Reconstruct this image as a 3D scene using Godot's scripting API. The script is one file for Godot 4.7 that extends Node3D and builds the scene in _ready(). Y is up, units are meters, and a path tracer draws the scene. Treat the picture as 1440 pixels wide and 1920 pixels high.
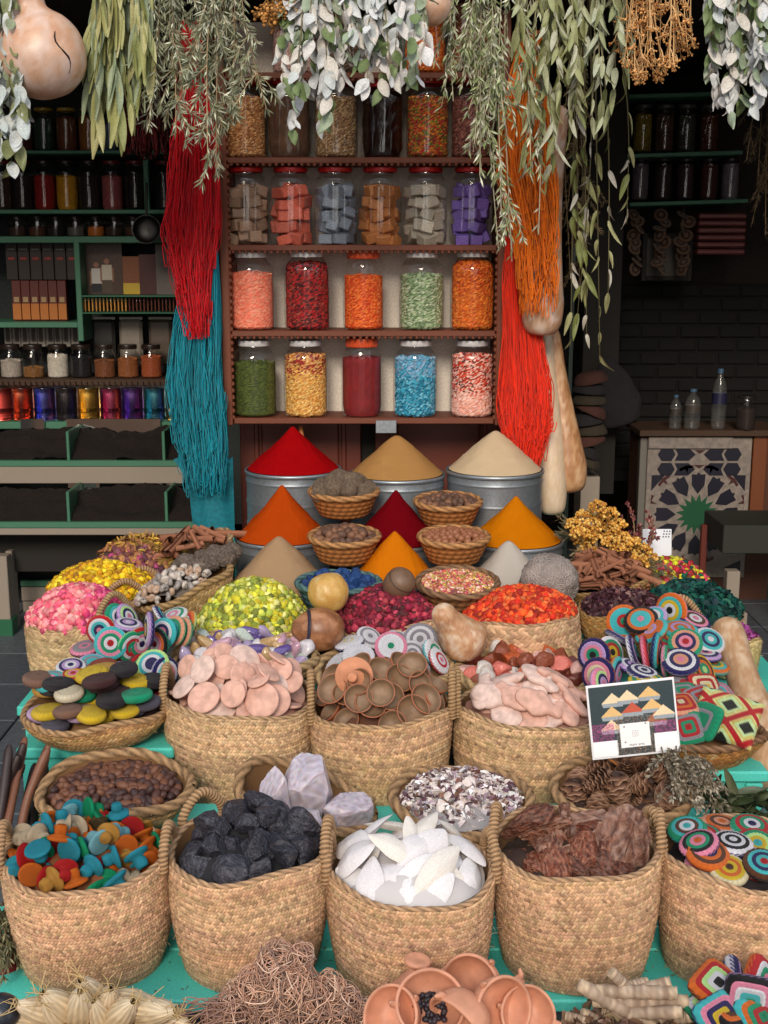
extends Node3D

var R := RandomNumberGenerator.new()
var used := {}
var mats := {}
var store := {}
const ORD := ["leftmost", "second from left", "third from left", "fourth from left", "fifth from left", "sixth from left", "seventh from left", "eighth from left", "ninth from left", "tenth from left", "eleventh from left", "twelfth from left", "thirteenth from left", "fourteenth from left", "fifteenth from left"]


class MB:
	var v := PackedVector3Array()
	var c := PackedColorArray()
	var ix := PackedInt32Array()
	var uv := PackedVector2Array()

	func tri(a: int, b: int, d: int) -> void:
		ix.append(a); ix.append(b); ix.append(d)

	func add(p: Vector3, col := Color.WHITE) -> int:
		v.append(p); c.append(col)
		return v.size() - 1

	# rows x cols points; rows run "up", columns run round; the front faces up x round
	func grid(p: PackedVector3Array, rows: int, cols: int, wrap: bool, col: Variant = Color.WHITE) -> void:
		var o := v.size()
		v.append_array(p)
		if col is PackedColorArray:
			c.append_array(col)
		else:
			var k: Color = col
			for i in p.size():
				c.append(k)
		var last := cols if wrap else cols - 1
		for i in rows - 1:
			for j in last:
				var a := o + i * cols + j
				var b := o + i * cols + (j + 1) % cols
				ix.append(a); ix.append(b); ix.append(a + cols)
				ix.append(b); ix.append(b + cols); ix.append(a + cols)

	# outline in x, z (unit), profile of (scale, y)
	func loft(outline: PackedVector2Array, prof: Array, col: Variant = Color.WHITE, at := Vector3.ZERO) -> void:
		var p := PackedVector3Array()
		var cc := PackedColorArray()
		var n := outline.size()
		for i in prof.size():
			var q: Vector2 = prof[i]
			for j in n:
				p.append(Vector3(outline[j].x * q.x, q.y, outline[j].y * q.x) + at)
			if col is Array:
				var k: Color = col[i]
				for j in n:
					cc.append(k)
		grid(p, prof.size(), n, true, cc if col is Array else col)

	func tube(path: PackedVector3Array, rad: Variant, seg := 6, col: Variant = Color.WHITE, caps := true) -> void:
		var n := path.size()
		var p := PackedVector3Array()
		var cc := PackedColorArray()
		var t0 := (path[1] - path[0]).normalized()
		var nn := t0.cross(Vector3.UP if absf(t0.y) < 0.9 else Vector3.RIGHT).normalized()
		for i in n:
			var t := (path[mini(i + 1, n - 1)] - path[maxi(i - 1, 0)]).normalized()
			nn = (nn - t * nn.dot(t)).normalized()
			var b := nn.cross(t)
			var r: float = rad[i] if rad is Array or rad is PackedFloat32Array else rad
			for j in seg:
				var a := TAU * j / seg
				p.append(path[i] + (nn * cos(a) + b * sin(a)) * r)
			if col is Array or col is PackedColorArray:
				for j in seg:
					cc.append(col[i])
		var k: Variant = cc if cc.size() else col
		var o := v.size()
		grid(p, n, seg, true, k)
		if caps:
			var a := add(path[0], cc[0] if cc.size() else col)
			var z := add(path[n - 1], cc[cc.size() - 1] if cc.size() else col)
			for j in seg:
				tri(a, o + (j + 1) % seg, o + j)
				tri(z, o + (n - 1) * seg + j, o + (n - 1) * seg + (j + 1) % seg)

	# a flat polygon facing away from centre
	func face(pts: Array, centre: Vector3, col := Color.WHITE) -> void:
		var m := Vector3.ZERO
		for q in pts:
			m += q
		m /= pts.size()
		var nrm: Vector3 = (pts[2] - pts[0]).cross(pts[1] - pts[0])
		if nrm.dot(m - centre) < 0:
			pts.reverse()
		var o := v.size()
		for q in pts:
			add(q, col)
		for i in range(1, pts.size() - 1):
			tri(o, o + i, o + i + 1)

	func box(at: Vector3, size: Vector3, bev := 0.003, col := Color.WHITE, b := Basis()) -> void:
		var h := size * 0.5
		var e := minf(bev, minf(h.x, minf(h.y, h.z)) * 0.8)
		var k := func(sx, sy, sz, ax): return at + b * Vector3(sx * (h.x - (0.0 if ax == 0 else e)), sy * (h.y - (0.0 if ax == 1 else e)), sz * (h.z - (0.0 if ax == 2 else e)))
		var s := [-1, 1]
		for d in s:
			face([k.call(d, -1, -1, 0), k.call(d, 1, -1, 0), k.call(d, 1, 1, 0), k.call(d, -1, 1, 0)], at, col)
			face([k.call(-1, d, -1, 1), k.call(1, d, -1, 1), k.call(1, d, 1, 1), k.call(-1, d, 1, 1)], at, col)
			face([k.call(-1, -1, d, 2), k.call(1, -1, d, 2), k.call(1, 1, d, 2), k.call(-1, 1, d, 2)], at, col)
		if e > 0.0:
			for p in s:
				for q in s:
					face([k.call(p, q, -1, 0), k.call(p, q, 1, 0), k.call(p, q, 1, 1), k.call(p, q, -1, 1)], at, col)
					face([k.call(p, -1, q, 0), k.call(p, 1, q, 0), k.call(p, 1, q, 2), k.call(p, -1, q, 2)], at, col)
					face([k.call(-1, p, q, 1), k.call(1, p, q, 1), k.call(1, p, q, 2), k.call(-1, p, q, 2)], at, col)
					for r in s:
						face([k.call(p, q, r, 0), k.call(p, q, r, 1), k.call(p, q, r, 2)], at, col)

	func put(m: MB, t: Transform3D, tint := Color.WHITE) -> void:
		var o := v.size()
		for i in m.v.size():
			v.append(t * m.v[i])
			c.append(m.c[i] * tint)
		for i in m.ix:
			ix.append(o + i)

	func mesh(flat := false, facecol := false) -> ArrayMesh:
		if flat:
			var v2 := PackedVector3Array()
			var c2 := PackedColorArray()
			for k in ix.size():
				v2.append(v[ix[k]]); c2.append(c[ix[k - k % 3 if facecol else k]])
			v = v2; c = c2
			ix = PackedInt32Array(range(v.size()))
			uv = PackedVector2Array()
		var n := PackedVector3Array()
		n.resize(v.size())
		for t in range(0, ix.size(), 3):
			var a := ix[t]
			var b := ix[t + 1]
			var d := ix[t + 2]
			var f := (v[d] - v[a]).cross(v[b] - v[a])
			n[a] += f; n[b] += f; n[d] += f
		for i in n.size():
			n[i] = n[i].normalized() if n[i].length_squared() > 1e-24 else Vector3.UP
		var arr := []
		arr.resize(Mesh.ARRAY_MAX)
		arr[Mesh.ARRAY_VERTEX] = v
		arr[Mesh.ARRAY_NORMAL] = n
		arr[Mesh.ARRAY_COLOR] = c
		if uv.size() == v.size():
			arr[Mesh.ARRAY_TEX_UV] = uv
		arr[Mesh.ARRAY_INDEX] = ix
		var m := ArrayMesh.new()
		m.add_surface_from_arrays(Mesh.PRIMITIVE_TRIANGLES, arr)
		return m


# a bed of goods: how high it stands at each spot, so that the next piece comes to lie on those below
class Bed:
	var h := PackedFloat32Array()
	var rx: float
	var rz: float
	const N := 40
	func _init(ax: float, az: float, dome: float, drop: float) -> void:
		rx = ax; rz = az
		h.resize(N * N)
		for i in N:
			for j in N:
				var q := Vector2(j / (N - 1.0) * 2.4 - 1.2, i / (N - 1.0) * 2.4 - 1.2).length_squared()
				h[i * N + j] = dome * pow(maxf(0.0, 1.0 - q), 0.85) - drop
	# lay a piece of that radius and thickness down, and say at what height its middle is
	func lay(p: Vector2, rad: float, th: float) -> float:
		var top := -1.0
		var sum := 0.0
		var cells := []
		for i in N:
			for j in N:
				var q := Vector2((j / (N - 1.0) * 2.4 - 1.2) * rx, (i / (N - 1.0) * 2.4 - 1.2) * rz)
				if q.distance_squared_to(p) < rad * rad:
					cells.append(i * N + j)
					top = maxf(top, h[i * N + j])
					sum += h[i * N + j]
		if cells.is_empty(): return 0.0
		var y := lerpf(sum / cells.size(), top, 0.55) + th * 0.5
		for k in cells: h[k] = maxf(h[k], y + th * 0.42)
		return y


func C(r: int, g: int, b: int) -> Color:
	return Color8(r, g, b)

func vary(col: Color, amt: float, hue := 0.0) -> Color:
	var f := 1.0 + R.randf_range(-amt, amt)
	return Color(clampf(col.r * f + R.randf_range(-hue, hue), 0, 1), clampf(col.g * f + R.randf_range(-hue, hue), 0, 1), clampf(col.b * f + R.randf_range(-hue, hue), 0, 1))

func rr(a: float, b: float) -> float:
	return R.randf_range(a, b)

func pick(a: Array) -> Variant:
	return a[R.randi() % a.size()]

func circle(n: int, rx := 1.0, rz := 1.0) -> PackedVector2Array:
	var o := PackedVector2Array()
	for i in n:
		o.append(Vector2(cos(TAU * i / n) * rx, sin(TAU * i / n) * rz))
	return o

func prof(a: Array) -> Array:      # flat list of r, y
	var o := []
	for i in range(0, a.size(), 2):
		o.append(Vector2(a[i], a[i + 1]))
	return o

func numbered(nm: String) -> String:
	used[nm] = used.get(nm, -1) + 1
	return nm if used[nm] == 0 else "%s_%03d" % [nm, used[nm]]

func tag(o: Node, label := "", category := "", group := "", kind := "") -> void:
	if label: o.set_meta("label", label)
	if category: o.set_meta("category", category)
	if group: o.set_meta("group", group)
	if kind: o.set_meta("kind", kind)

func thing(nm: String, label: String, cat: String, at := Vector3.ZERO, group := "", b := Basis()) -> Node3D:
	var o := Node3D.new()
	o.name = numbered(nm)
	add_child(o, true)
	o.transform = Transform3D(b, at)
	tag(o, label, cat, group)
	return o

func part(parent: Node, nm: String, m: Mesh, mat: Material, t := Transform3D(), kind := "") -> MeshInstance3D:
	var o := MeshInstance3D.new()
	o.name = numbered(nm) if parent == self else nm
	o.mesh = m
	o.material_override = mat
	o.transform = t
	parent.add_child(o, true)
	if kind: o.set_meta("kind", kind)
	return o

func solid(nm: String, label: String, cat: String, m: Mesh, mat: Material, t := Transform3D(), group := "", kind := "") -> MeshInstance3D:
	var o := part(self, nm, m, mat, t)
	tag(o, label, cat, group, kind)
	return o

func setting(nm: String, m: Mesh, mat: Material, t := Transform3D()) -> MeshInstance3D:
	return part(self, nm, m, mat, t, "structure")

func box_mesh(size: Vector3, bev := 0.003, at := Vector3.ZERO) -> ArrayMesh:
	var m := MB.new()
	m.box(at, size, bev)
	return m.mesh(true)

func bp(parent: Node, nm: String, at: Vector3, size: Vector3, mat: Material, bev := 0.003, b := Basis()) -> MeshInstance3D:
	return part(parent, nm, box_mesh(size, bev), mat, Transform3D(b, at))

func noise_tex(key: String) -> Texture2D:
	if store.has(key): return store[key]
	var t := NoiseTexture2D.new()
	var n := FastNoiseLite.new()
	n.seed = key.hash() % 1000
	t.width = 512; t.height = 512
	t.seamless = true
	n.noise_type = FastNoiseLite.TYPE_SIMPLEX
	n.fractal_octaves = 4
	n.frequency = 0.02
	var lo := 0.86
	if key == "fine":
		n.frequency = 0.16
	if key == "grain":
		n.frequency = 0.09
		lo = 0.88
	if key == "cells" or key == "spangle":
		n.noise_type = FastNoiseLite.TYPE_CELLULAR
		n.frequency = 0.04
		n.cellular_return_type = FastNoiseLite.RETURN_CELL_VALUE if key == "spangle" else FastNoiseLite.RETURN_DISTANCE
		n.fractal_octaves = 2
	if key == "mottle":
		lo = 0.78
	if key == "pores":
		n.noise_type = FastNoiseLite.TYPE_CELLULAR
		n.frequency = 0.05
		n.fractal_octaves = 3
	t.noise = n
	if key != "fine" and key != "cells" and key != "pores":
		var g := Gradient.new()
		g.set_color(0, Color(lo, lo, lo))
		g.set_color(1, Color(1, 1, 1))
		t.color_ramp = g
	store[key] = t
	return t

# options: metal, spec, tex, ts (texture scale), bump, bs, bd (bump depth cm), alpha, vcol, back, rim, coat, refr
func M(key: String, col: Color, rough := 0.8, o := {}) -> StandardMaterial3D:
	if mats.has(key): return mats[key]
	var m := StandardMaterial3D.new()
	m.resource_name = key
	m.albedo_color = col
	m.roughness = rough
	m.metallic = o.get("metal", 0.0)
	m.metallic_specular = o.get("spec", 0.5)
	if o.get("vcol", false):
		m.vertex_color_use_as_albedo = true
		m.vertex_color_is_srgb = true
	if o.has("tex"):
		m.albedo_texture = noise_tex(o.tex)
	if o.has("bump"):
		m.heightmap_enabled = true
		m.heightmap_texture = noise_tex(o.bump)
		m.heightmap_scale = o.get("bd", 0.3)
	if o.has("tex") or o.has("bump"):
		m.uv1_triplanar = true
		var s: Variant = o.get("ts", 4.0)
		m.uv1_scale = s if s is Vector3 else Vector3.ONE * s
	if o.has("alpha"):
		m.transparency = BaseMaterial3D.TRANSPARENCY_ALPHA
		m.albedo_color.a = o.alpha
	if o.has("refr"):
		m.refraction_enabled = true
		m.refraction_scale = o.refr
		m.albedo_color.a = 0.02
	if o.has("back"):
		m.backlight_enabled = true
		m.backlight = col * o.back
	if o.has("rim"):
		m.rim_enabled = true
		m.rim = o.rim
		m.rim_tint = 0.5
	if o.has("coat"):
		m.clearcoat_enabled = true
		m.clearcoat = o.coat
		m.clearcoat_roughness = 0.15
	mats[key] = m
	return m

func facing(n: Vector3, roll := 0.0) -> Basis:      # a basis whose y axis is n
	var y := n.normalized()
	var x := y.cross(Vector3(0, 0, 1) if absf(y.z) < 0.95 else Vector3.UP).normalized()
	return Basis(x, y, x.cross(y)) * Basis(Vector3.UP, roll)

func any_turn() -> Basis:
	return Basis(Quaternion(rr(-1, 1), rr(-1, 1), rr(-1, 1), rr(-1, 1) + 0.01).normalized())

func arc(pts: Array, n: int) -> PackedVector3Array:      # a smooth path through points
	var cv := Curve3D.new()
	for i in pts.size():
		var a: Vector3 = pts[maxi(i - 1, 0)]
		var b: Vector3 = pts[mini(i + 1, pts.size() - 1)]
		var t := (b - a) / 6.0
		cv.add_point(pts[i], -t, t)
	var o := PackedVector3Array()
	for i in n:
		o.append(cv.sample_baked(cv.get_baked_length() * i / (n - 1.0), true))
	return o

# spots over an ellipse with a least distance, nearest rows first
func spots(n: int, rx: float, rz: float, gap: float) -> Array:
	var o := []
	var g := gap
	var tries := 0
	while o.size() < n and tries < 60000:
		tries += 1
		if tries % 400 == 0: g *= 0.94
		var a := rr(0, TAU)
		var q := sqrt(R.randf())
		var p := Vector2(cos(a) * q * rx, sin(a) * q * rz)
		var ok := true
		for k in o:
			if k.distance_squared_to(p) < g * g:
				ok = false
				break
		if ok: o.append(p)
	return o

# which-one words: by rows from the front, then from the left
func rank(items: Array, where: String, alike := "") -> void:
	var n := items.size()
	var rows := clampi(roundi(sqrt(n / 1.6)), 1, 9)
	while ceili(float(n) / rows) > 15: rows += 1
	items.sort_custom(func(a, b): return a[0].position.z > b[0].position.z)
	var names := ["front row", "second row", "third row", "fourth row", "fifth row", "sixth row", "seventh row", "eighth row", "ninth row", "tenth row"]
	var per := ceili(float(n) / rows)
	for r in rows:
		var row := items.slice(r * per, mini(n, (r + 1) * per))
		row.sort_custom(func(a, b): return a[0].position.x < b[0].position.x)
		for i in row.size():
			var rn: String = names[r] if (r < rows - 1 or rows == 1) else "back row"
			if rows == 2: rn = ["front row", "back row"][r]
			var w: String = "rightmost" if i == row.size() - 1 and i > 0 else ORD[mini(i, 14)]
			tag(row[i][0], "%s, %s in %s %s" % [row[i][1], w, rn, where], "", alike)

func ico(sub: int) -> Array:
	var key := "ico%d" % sub
	if store.has(key): return store[key]
	var t := (1.0 + sqrt(5.0)) / 2.0
	var v := []
	for s in [[-1, t, 0], [1, t, 0], [-1, -t, 0], [1, -t, 0], [0, -1, t], [0, 1, t], [0, -1, -t], [0, 1, -t], [t, 0, -1], [t, 0, 1], [-t, 0, -1], [-t, 0, 1]]:
		v.append(Vector3(s[0], s[1], s[2]).normalized())
	var f := [0, 11, 5, 0, 5, 1, 0, 1, 7, 0, 7, 10, 0, 10, 11, 1, 5, 9, 5, 11, 4, 11, 10, 2, 10, 7, 6, 7, 1, 8]
	f.append_array([3, 9, 4, 3, 4, 2, 3, 2, 6, 3, 6, 8, 3, 8, 9, 4, 9, 5, 2, 4, 11, 6, 2, 10, 8, 6, 7, 9, 8, 1])
	for k in sub:
		var mid := {}
		var g := []
		for i in range(0, f.size(), 3):
			var e := []
			for q in 3:
				var a: int = f[i + q]
				var b: int = f[i + (q + 1) % 3]
				var id := mini(a, b) * 100000 + maxi(a, b)
				if not mid.has(id):
					mid[id] = v.size()
					v.append(((v[a] + v[b]) * 0.5).normalized())
				e.append(mid[id])
			g.append_array([f[i], e[0], e[2], f[i + 1], e[1], e[0], f[i + 2], e[2], e[1], e[0], e[1], e[2]])
		f = g
	for i in range(0, f.size(), 3):        # clockwise
		if (v[f[i + 2]] - v[f[i]]).cross(v[f[i + 1]] - v[f[i]]).dot(v[f[i]]) < 0:
			var s: int = f[i + 1]
			f[i + 1] = f[i + 2]
			f[i + 2] = s
	store[key] = [v, f]
	return store[key]

# a broken stone: a ball cut by planes, roughened
func rock(sub: int, cuts: int, depth: float, rough: float, freq: float, stretch := Vector3.ONE, cols := [Color.WHITE], flat := false) -> ArrayMesh:
	var b := ico(sub)
	var m := MB.new()
	var nz := FastNoiseLite.new()
	nz.seed = R.randi() % 9999
	nz.frequency = freq
	nz.fractal_octaves = 3
	var pl := []
	for k in cuts:
		pl.append([Vector3(rr(-1, 1), rr(-1, 1), rr(-1, 1)).normalized(), rr(depth, 0.92)])
	for p in b[0]:
		var q: Vector3 = p
		for k in pl:
			var d: float = q.dot(k[0]) - k[1]
			if d > 0: q -= k[0] * d
		var w := nz.get_noise_3dv(p * 10.0)
		q *= 1.0 + rough * w
		var t := clampf(nz.get_noise_3dv(p * 6.0 + Vector3(40, 0, 0)) * 1.3 + 0.5, 0, 0.999) * (cols.size() - 1)
		var i := int(t)
		var col: Color = cols[i] if cols.size() == 1 else (cols[i] as Color).lerp(cols[mini(i + 1, cols.size() - 1)], t - i)
		m.add(q * stretch, vary(col, 0.06))
	m.ix = PackedInt32Array(b[1])
	return m.mesh(flat)

# ---------------------------------------------------------------- baskets
func wall_r(t: float, base: float, bulge: float) -> float:
	return lerpf(base, 1.0, t) + bulge * sin(PI * t)

# p is the middle of the rim; o: base, bulge, rows, n, col, handles (angles), rope, tilt (Basis), rim, group
func basket(nm: String, label: String, p: Vector3, rx: float, rz: float, h: float, o := {}) -> Node3D:
	var tilt: Basis = o.get("tilt", Basis())
	var t := thing(nm, label, "basket", p - tilt * Vector3(0, h, 0), o.get("group", ""), tilt)
	var base: float = o.get("base", 0.84)
	var bulge: float = o.get("bulge", 0.03)
	var col: Color = o.get("col", C(216, 173, 138))
	var ph := rr(0, TAU)
	var warp := func(a: float, y: float) -> float: return 1.0 + 0.018 * sin(2.0 * a + ph) + 0.012 * sin(3.0 * a + ph * 2.0 + y * 4.0)
	var sag := func(a: float) -> float: return 0.009 * sin(2.0 * a + ph * 3.0) + 0.004 * sin(5.0 * a + ph)
	var at := func(a: float, y: float, off: float) -> Vector3:
		var r: float = wall_r(y, base, bulge) * warp.call(a, y)
		var cc := cos(a)
		var ss := sin(a)
		return Vector3(cc * (r * rx + off), h * y + sag.call(a) * y, ss * (r * rz + off))
	# shell
	var m := MB.new()
	var seg := 48
	var pts := PackedVector3Array()
	var rings := [[0.0, -9.0], [0.0, -0.004], [0.5, -0.004], [1.0, -0.004], [1.0, -0.014], [0.5, -0.014], [0.05, -0.014], [0.05, -9.0]]
	for q in rings:
		for j in seg:
			var a := TAU * j / seg
			pts.append(Vector3(0, h * q[0], 0) if q[1] < -1 else at.call(a, q[0], q[1]))
	m.grid(pts, rings.size(), seg, true)
	part(t, "wall", m.mesh(), M("basket_wall", C(120, 84, 48), 0.9, {"tex": "grain", "ts": Vector3(6, 60, 6)}))
	# plaited palm strands, two leaning half rows to each plait
	var rows: int = o.get("rows", 17)
	var n: int = o.get("n", 136)
	var w := MB.new()
	var dt := 1.0 / rows
	var da := TAU / n
	for i in rows:
		var rowc := vary(col, 0.08, 0.01)
		for half in 2:
			var lean := 0.62 if half == 0 else -0.62
			for j in n:
				var a0 := (j + 0.37 * i + (0.0 if half == 0 else 0.62)) * da + rr(-0.1, 0.1) * da
				var y0 := (i + half * 0.5) * dt
				var k := vary(rowc, 0.15, 0.008)
				if y0 < 0.3: k = k.lerp(C(146, 132, 106), 0.45 * (1.0 - y0 / 0.3))
				var z := R.randf()
				if z < 0.04: k = k.darkened(0.16)
				elif z < 0.12: k = k.lerp(C(180, 160, 110), 0.4)
				elif z < 0.17: k = k.lerp(C(240, 215, 170), 0.5)
				var up := rr(0.75, 1.2)
				var q := PackedVector3Array()
				for u in 3:
					for s in 3:
						var off: float = [[-0.0012, 0.0020, -0.0012], [0.0008, 0.0044, 0.0008], [-0.0012, 0.0020, -0.0012]][u][s] * up
						q.append(at.call(a0 + (s - 1) * 0.56 * da + (u - 1) * lean * da * 0.5, clampf(y0 + dt * (0.25 + (u - 1) * 0.31), 0.0, 1.0), off))
				w.grid(q, 3, 3, false, k)
	for i in int(36 * rx / 0.17):      # stray ends of palm fibre
		var a := rr(0, TAU)
		var y := pow(R.randf(), 0.7)
		var s0: Vector3 = at.call(a, y, 0.002)
		var s1: Vector3 = at.call(a + rr(-0.05, 0.05), clampf(y + rr(-0.05, 0.05), 0.0, 1.1), rr(0.006, 0.016))
		w.tube(arc([s0, s0.lerp(s1, 0.5) + Vector3(0, 0.002, 0), s1], 4), 0.0006, 3, vary(col.lerp(C(240, 214, 170), 0.5), 0.1), false)
	part(t, "weave", w.mesh(), M("palm", Color.WHITE, 0.72, {"vcol": true, "spec": 0.3, "tex": "grain", "ts": 40.0}), Transform3D(), "stuff")
	# plaited rim
	var path := PackedVector3Array()
	var seen := 150
	for i in seen + 1:
		path.append(at.call(TAU * i / seen, 1.0, -0.006) + Vector3(0, 0.001, 0))
	part(t, "rim", twist(path, o.get("rope", 0.0068), o.get("pitch", 0.028), 3, o.get("rimcol", col.lerp(C(170, 135, 95), 0.3))), M("palm", Color.WHITE))
	for ha in o.get("handles", []):
		var wd: float = o.get("hw", 0.34)
		var hh: float = o.get("hh", 0.075)
		var pa: Vector3 = at.call(ha - wd, 0.93, 0.006)
		var pb: Vector3 = at.call(ha + wd, 0.93, 0.006)
		var outw = Vector3(cos(ha), 0, sin(ha)) * o.get("hout", 0.0)
		var mid = (pa + pb) * 0.5 + outw
		var side := (pb - pa) * 0.5
		var pp := arc([pa, pa + Vector3(0, hh * 0.55, 0) + outw * 0.5 + side * 0.12, mid + Vector3(0, hh, 0) - side * 0.38, mid + Vector3(0, hh * 1.12, 0), mid + Vector3(0, hh, 0) + side * 0.38, pb + Vector3(0, hh * 0.55, 0) + outw * 0.5 - side * 0.12, pb], 110)
		part(t, "handle", twist(pp, 0.0105, 0.009, 1, col.lerp(C(165, 130, 90), 0.5)), M("palm", Color.WHITE))
	return t

# a rope: strands twisted round a path
func twist(path: PackedVector3Array, r: float, pitch: float, strands: int, col: Color) -> ArrayMesh:
	var m := MB.new()
	var seg := 9
	var p := PackedVector3Array()
	var cc := PackedColorArray()
	var n := path.size()
	var nn := Vector3.UP
	var run := 0.0
	for i in n:
		var t := (path[mini(i + 1, n - 1)] - path[maxi(i - 1, 0)]).normalized()
		if i == 0: nn = t.cross(Vector3(0.3, 1, 0.2)).normalized()
		else: run += path[i].distance_to(path[i - 1])
		nn = (nn - t * nn.dot(t)).normalized()
		var b := nn.cross(t)
		for j in seg:
			var a := TAU * j / seg
			var w := absf(sin((a * (strands if strands > 1 else 1) + TAU * run / pitch) * 0.5))
			p.append(path[i] + (nn * cos(a) + b * sin(a)) * r * (0.68 + 0.4 * sqrt(w)))
			cc.append(vary(col.darkened(0.42 * (1.0 - w)), 0.08))
	m.grid(p, n, seg, true, cc)
	return m.mesh()

# coiled bowl of stitched straw
func coil_bowl(label: String, p: Vector3, r: float, h: float, col: Color, o := {}) -> Node3D:
	var tilt: Basis = o.get("tilt", Basis())
	var rz: float = o.get("rz", r)
	var t := thing("coil_bowl", label, "basket", p - tilt * Vector3(0, h, 0), o.get("group", ""), tilt)
	var m := MB.new()
	var n := 72
	var pts := PackedVector3Array()
	var cc := PackedColorArray()
	var coils: int = o.get("coils", 5)
	var base: float = o.get("base", 0.66)
	var rows := 0
	var ring := func(y: float, rad: float, k: float, shade: Color):
		for j in n:
			var a := TAU * j / n
			var st := 1.0 if int(j + k) % 3 else 0.985
			pts.append(Vector3(cos(a) * r * rad * st, y, sin(a) * rz * rad * st))
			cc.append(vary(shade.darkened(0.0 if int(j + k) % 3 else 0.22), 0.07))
	ring.call(0.0, 0.02, 0, col); ring.call(0.0, base * 0.95, 0, col)
	rows = 2
	for i in coils:
		for s in 4:
			var y: float = h * (i + s / 4.0) / coils
			var bulge: float = [0.0, 0.75, 1.0, 0.7][s]
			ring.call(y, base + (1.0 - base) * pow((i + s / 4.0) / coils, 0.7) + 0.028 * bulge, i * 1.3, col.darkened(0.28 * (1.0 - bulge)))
			rows += 1
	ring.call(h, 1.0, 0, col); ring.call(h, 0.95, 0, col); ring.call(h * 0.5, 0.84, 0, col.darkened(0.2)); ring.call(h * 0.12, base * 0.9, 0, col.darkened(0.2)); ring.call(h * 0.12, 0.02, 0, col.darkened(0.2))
	rows += 5
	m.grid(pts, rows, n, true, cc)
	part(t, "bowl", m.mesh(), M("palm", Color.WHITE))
	var path := PackedVector3Array()
	for i in 121:
		var a := TAU * i / 120
		path.append(Vector3(cos(a) * r * 0.98, h, sin(a) * rz * 0.98))
	part(t, "rim", twist(path, o.get("rope", 0.011), 0.05, 3, o.get("rimcol", col.lerp(C(225, 195, 150), 0.35))), M("palm", Color.WHITE))
	return t

# the bumpy body of loose goods that fills a basket up to its heap, under the pieces on top
func mound(parent: Node, at: Vector3, rx: float, rz: float, dome: float, mat: Material, drop := 0.02, lump := 0.7) -> void:
	var m := MB.new()
	var nz := FastNoiseLite.new()
	nz.seed = R.randi() % 999
	nz.frequency = 12.0
	var seg := 36
	var pts := PackedVector3Array()
	for i in 9:
		var q := 1.0 - i / 8.0
		for j in seg:
			var a := TAU * j / seg
			var s := Vector3(cos(a) * rx * q, 0, sin(a) * rz * q)
			pts.append(at + s + Vector3(0, dome * pow(maxf(0.0, 1.0 - q * q), 0.85) - drop + nz.get_noise_3dv(s + at) * 0.04 * lump, 0))
	m.grid(pts, 9, seg, true)
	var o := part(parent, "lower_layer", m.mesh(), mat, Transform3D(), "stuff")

func dome_y(p: Vector2, rx: float, rz: float, dome: float) -> float:
	var q := (p.x / rx) ** 2 + (p.y / rz) ** 2
	return dome * pow(maxf(0.0, 1.0 - q), 0.85)

# countable goods heaped in a basket: each one a thing; kinds is a list of [mesh, material, "what it is"]
func heap(nm: String, cat: String, where: String, kinds: Array, n: int, at: Vector3, rx: float, rz: float, dome: float, gap: float, flat: float, group: String, o := {}) -> void:
	var items := []
	var tilt: Basis = o.get("tilt", Basis())
	var bed: Bed = Bed.new(rx * 1.1, rz * 1.1, o.get("bed", dome * 0.35), o.get("sink", 0.03)) if o.has("rad") else null
	for q in spots(n, rx, rz, gap):
		var k: Array = pick(kinds)
		var y: float = bed.lay(q, o.rad, o.th) if bed else dome_y(q, rx, rz, dome) + rr(-0.35, 0.35) * o.get("jit", 0.02)
		var b := any_turn()
		if flat >= 0.0:
			var out := Vector3(q.x / rx, 0, q.y / rz) * dome / rx * 1.2 + Vector3(rr(-flat, flat), 0, rr(-flat, flat) + o.get("lean", 0.0))
			b = facing(Vector3.UP + out, rr(0, TAU))
		b = b.scaled(Vector3.ONE * rr(o.get("smin", 0.88), o.get("smax", 1.12)))
		var s := solid(nm, "", cat, k[0], k[1], Transform3D(tilt * b, at + tilt * Vector3(q.x, y + o.get("lift", 0.0), q.y)))
		items.append([s, k[2]])
	if o.has("same"):
		for i in items: tag(i[0], o.same, "", group)
	else:
		rank(items, where, group)

# goods nobody could count
func stuff(nm: String, label: String, cat: String, mesh: Mesh, mat: Material, cols: Array, n: int, at: Vector3, rx: float, rz: float, dome: float, o := {}) -> MultiMeshInstance3D:
	var mm := MultiMesh.new()
	mm.transform_format = MultiMesh.TRANSFORM_3D
	mm.use_colors = true
	mm.mesh = mesh
	mm.instance_count = n
	var tilt: Basis = o.get("tilt", Basis())
	for i in n:
		var a := rr(0, TAU)
		var q := sqrt(R.randf())
		var p := Vector2(cos(a) * q * rx, sin(a) * q * rz)
		var y = dome_y(p, rx, rz, dome) + rr(-1, 0.6) * o.get("jit", 0.008)
		var b := any_turn().scaled(Vector3.ONE * rr(o.get("smin", 0.75), o.get("smax", 1.2)))
		mm.set_instance_transform(i, Transform3D(tilt * b, tilt * Vector3(p.x, y, p.y)))
		var k: Color = pick(cols)
		if o.has("cols2") and p.x + rr(-0.03, 0.03) > o.get("split", 0.0): k = pick(o.cols2)
		mm.set_instance_color(i, vary(k, 0.16, 0.02))
	var s := MultiMeshInstance3D.new()
	s.name = numbered(nm)
	s.multimesh = mm
	s.material_override = mat
	s.position = at
	add_child(s, true)
	tag(s, label, cat, "", "stuff")
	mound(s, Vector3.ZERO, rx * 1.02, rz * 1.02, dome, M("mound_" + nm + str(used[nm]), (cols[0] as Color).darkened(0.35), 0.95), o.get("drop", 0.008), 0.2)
	return s

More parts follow.
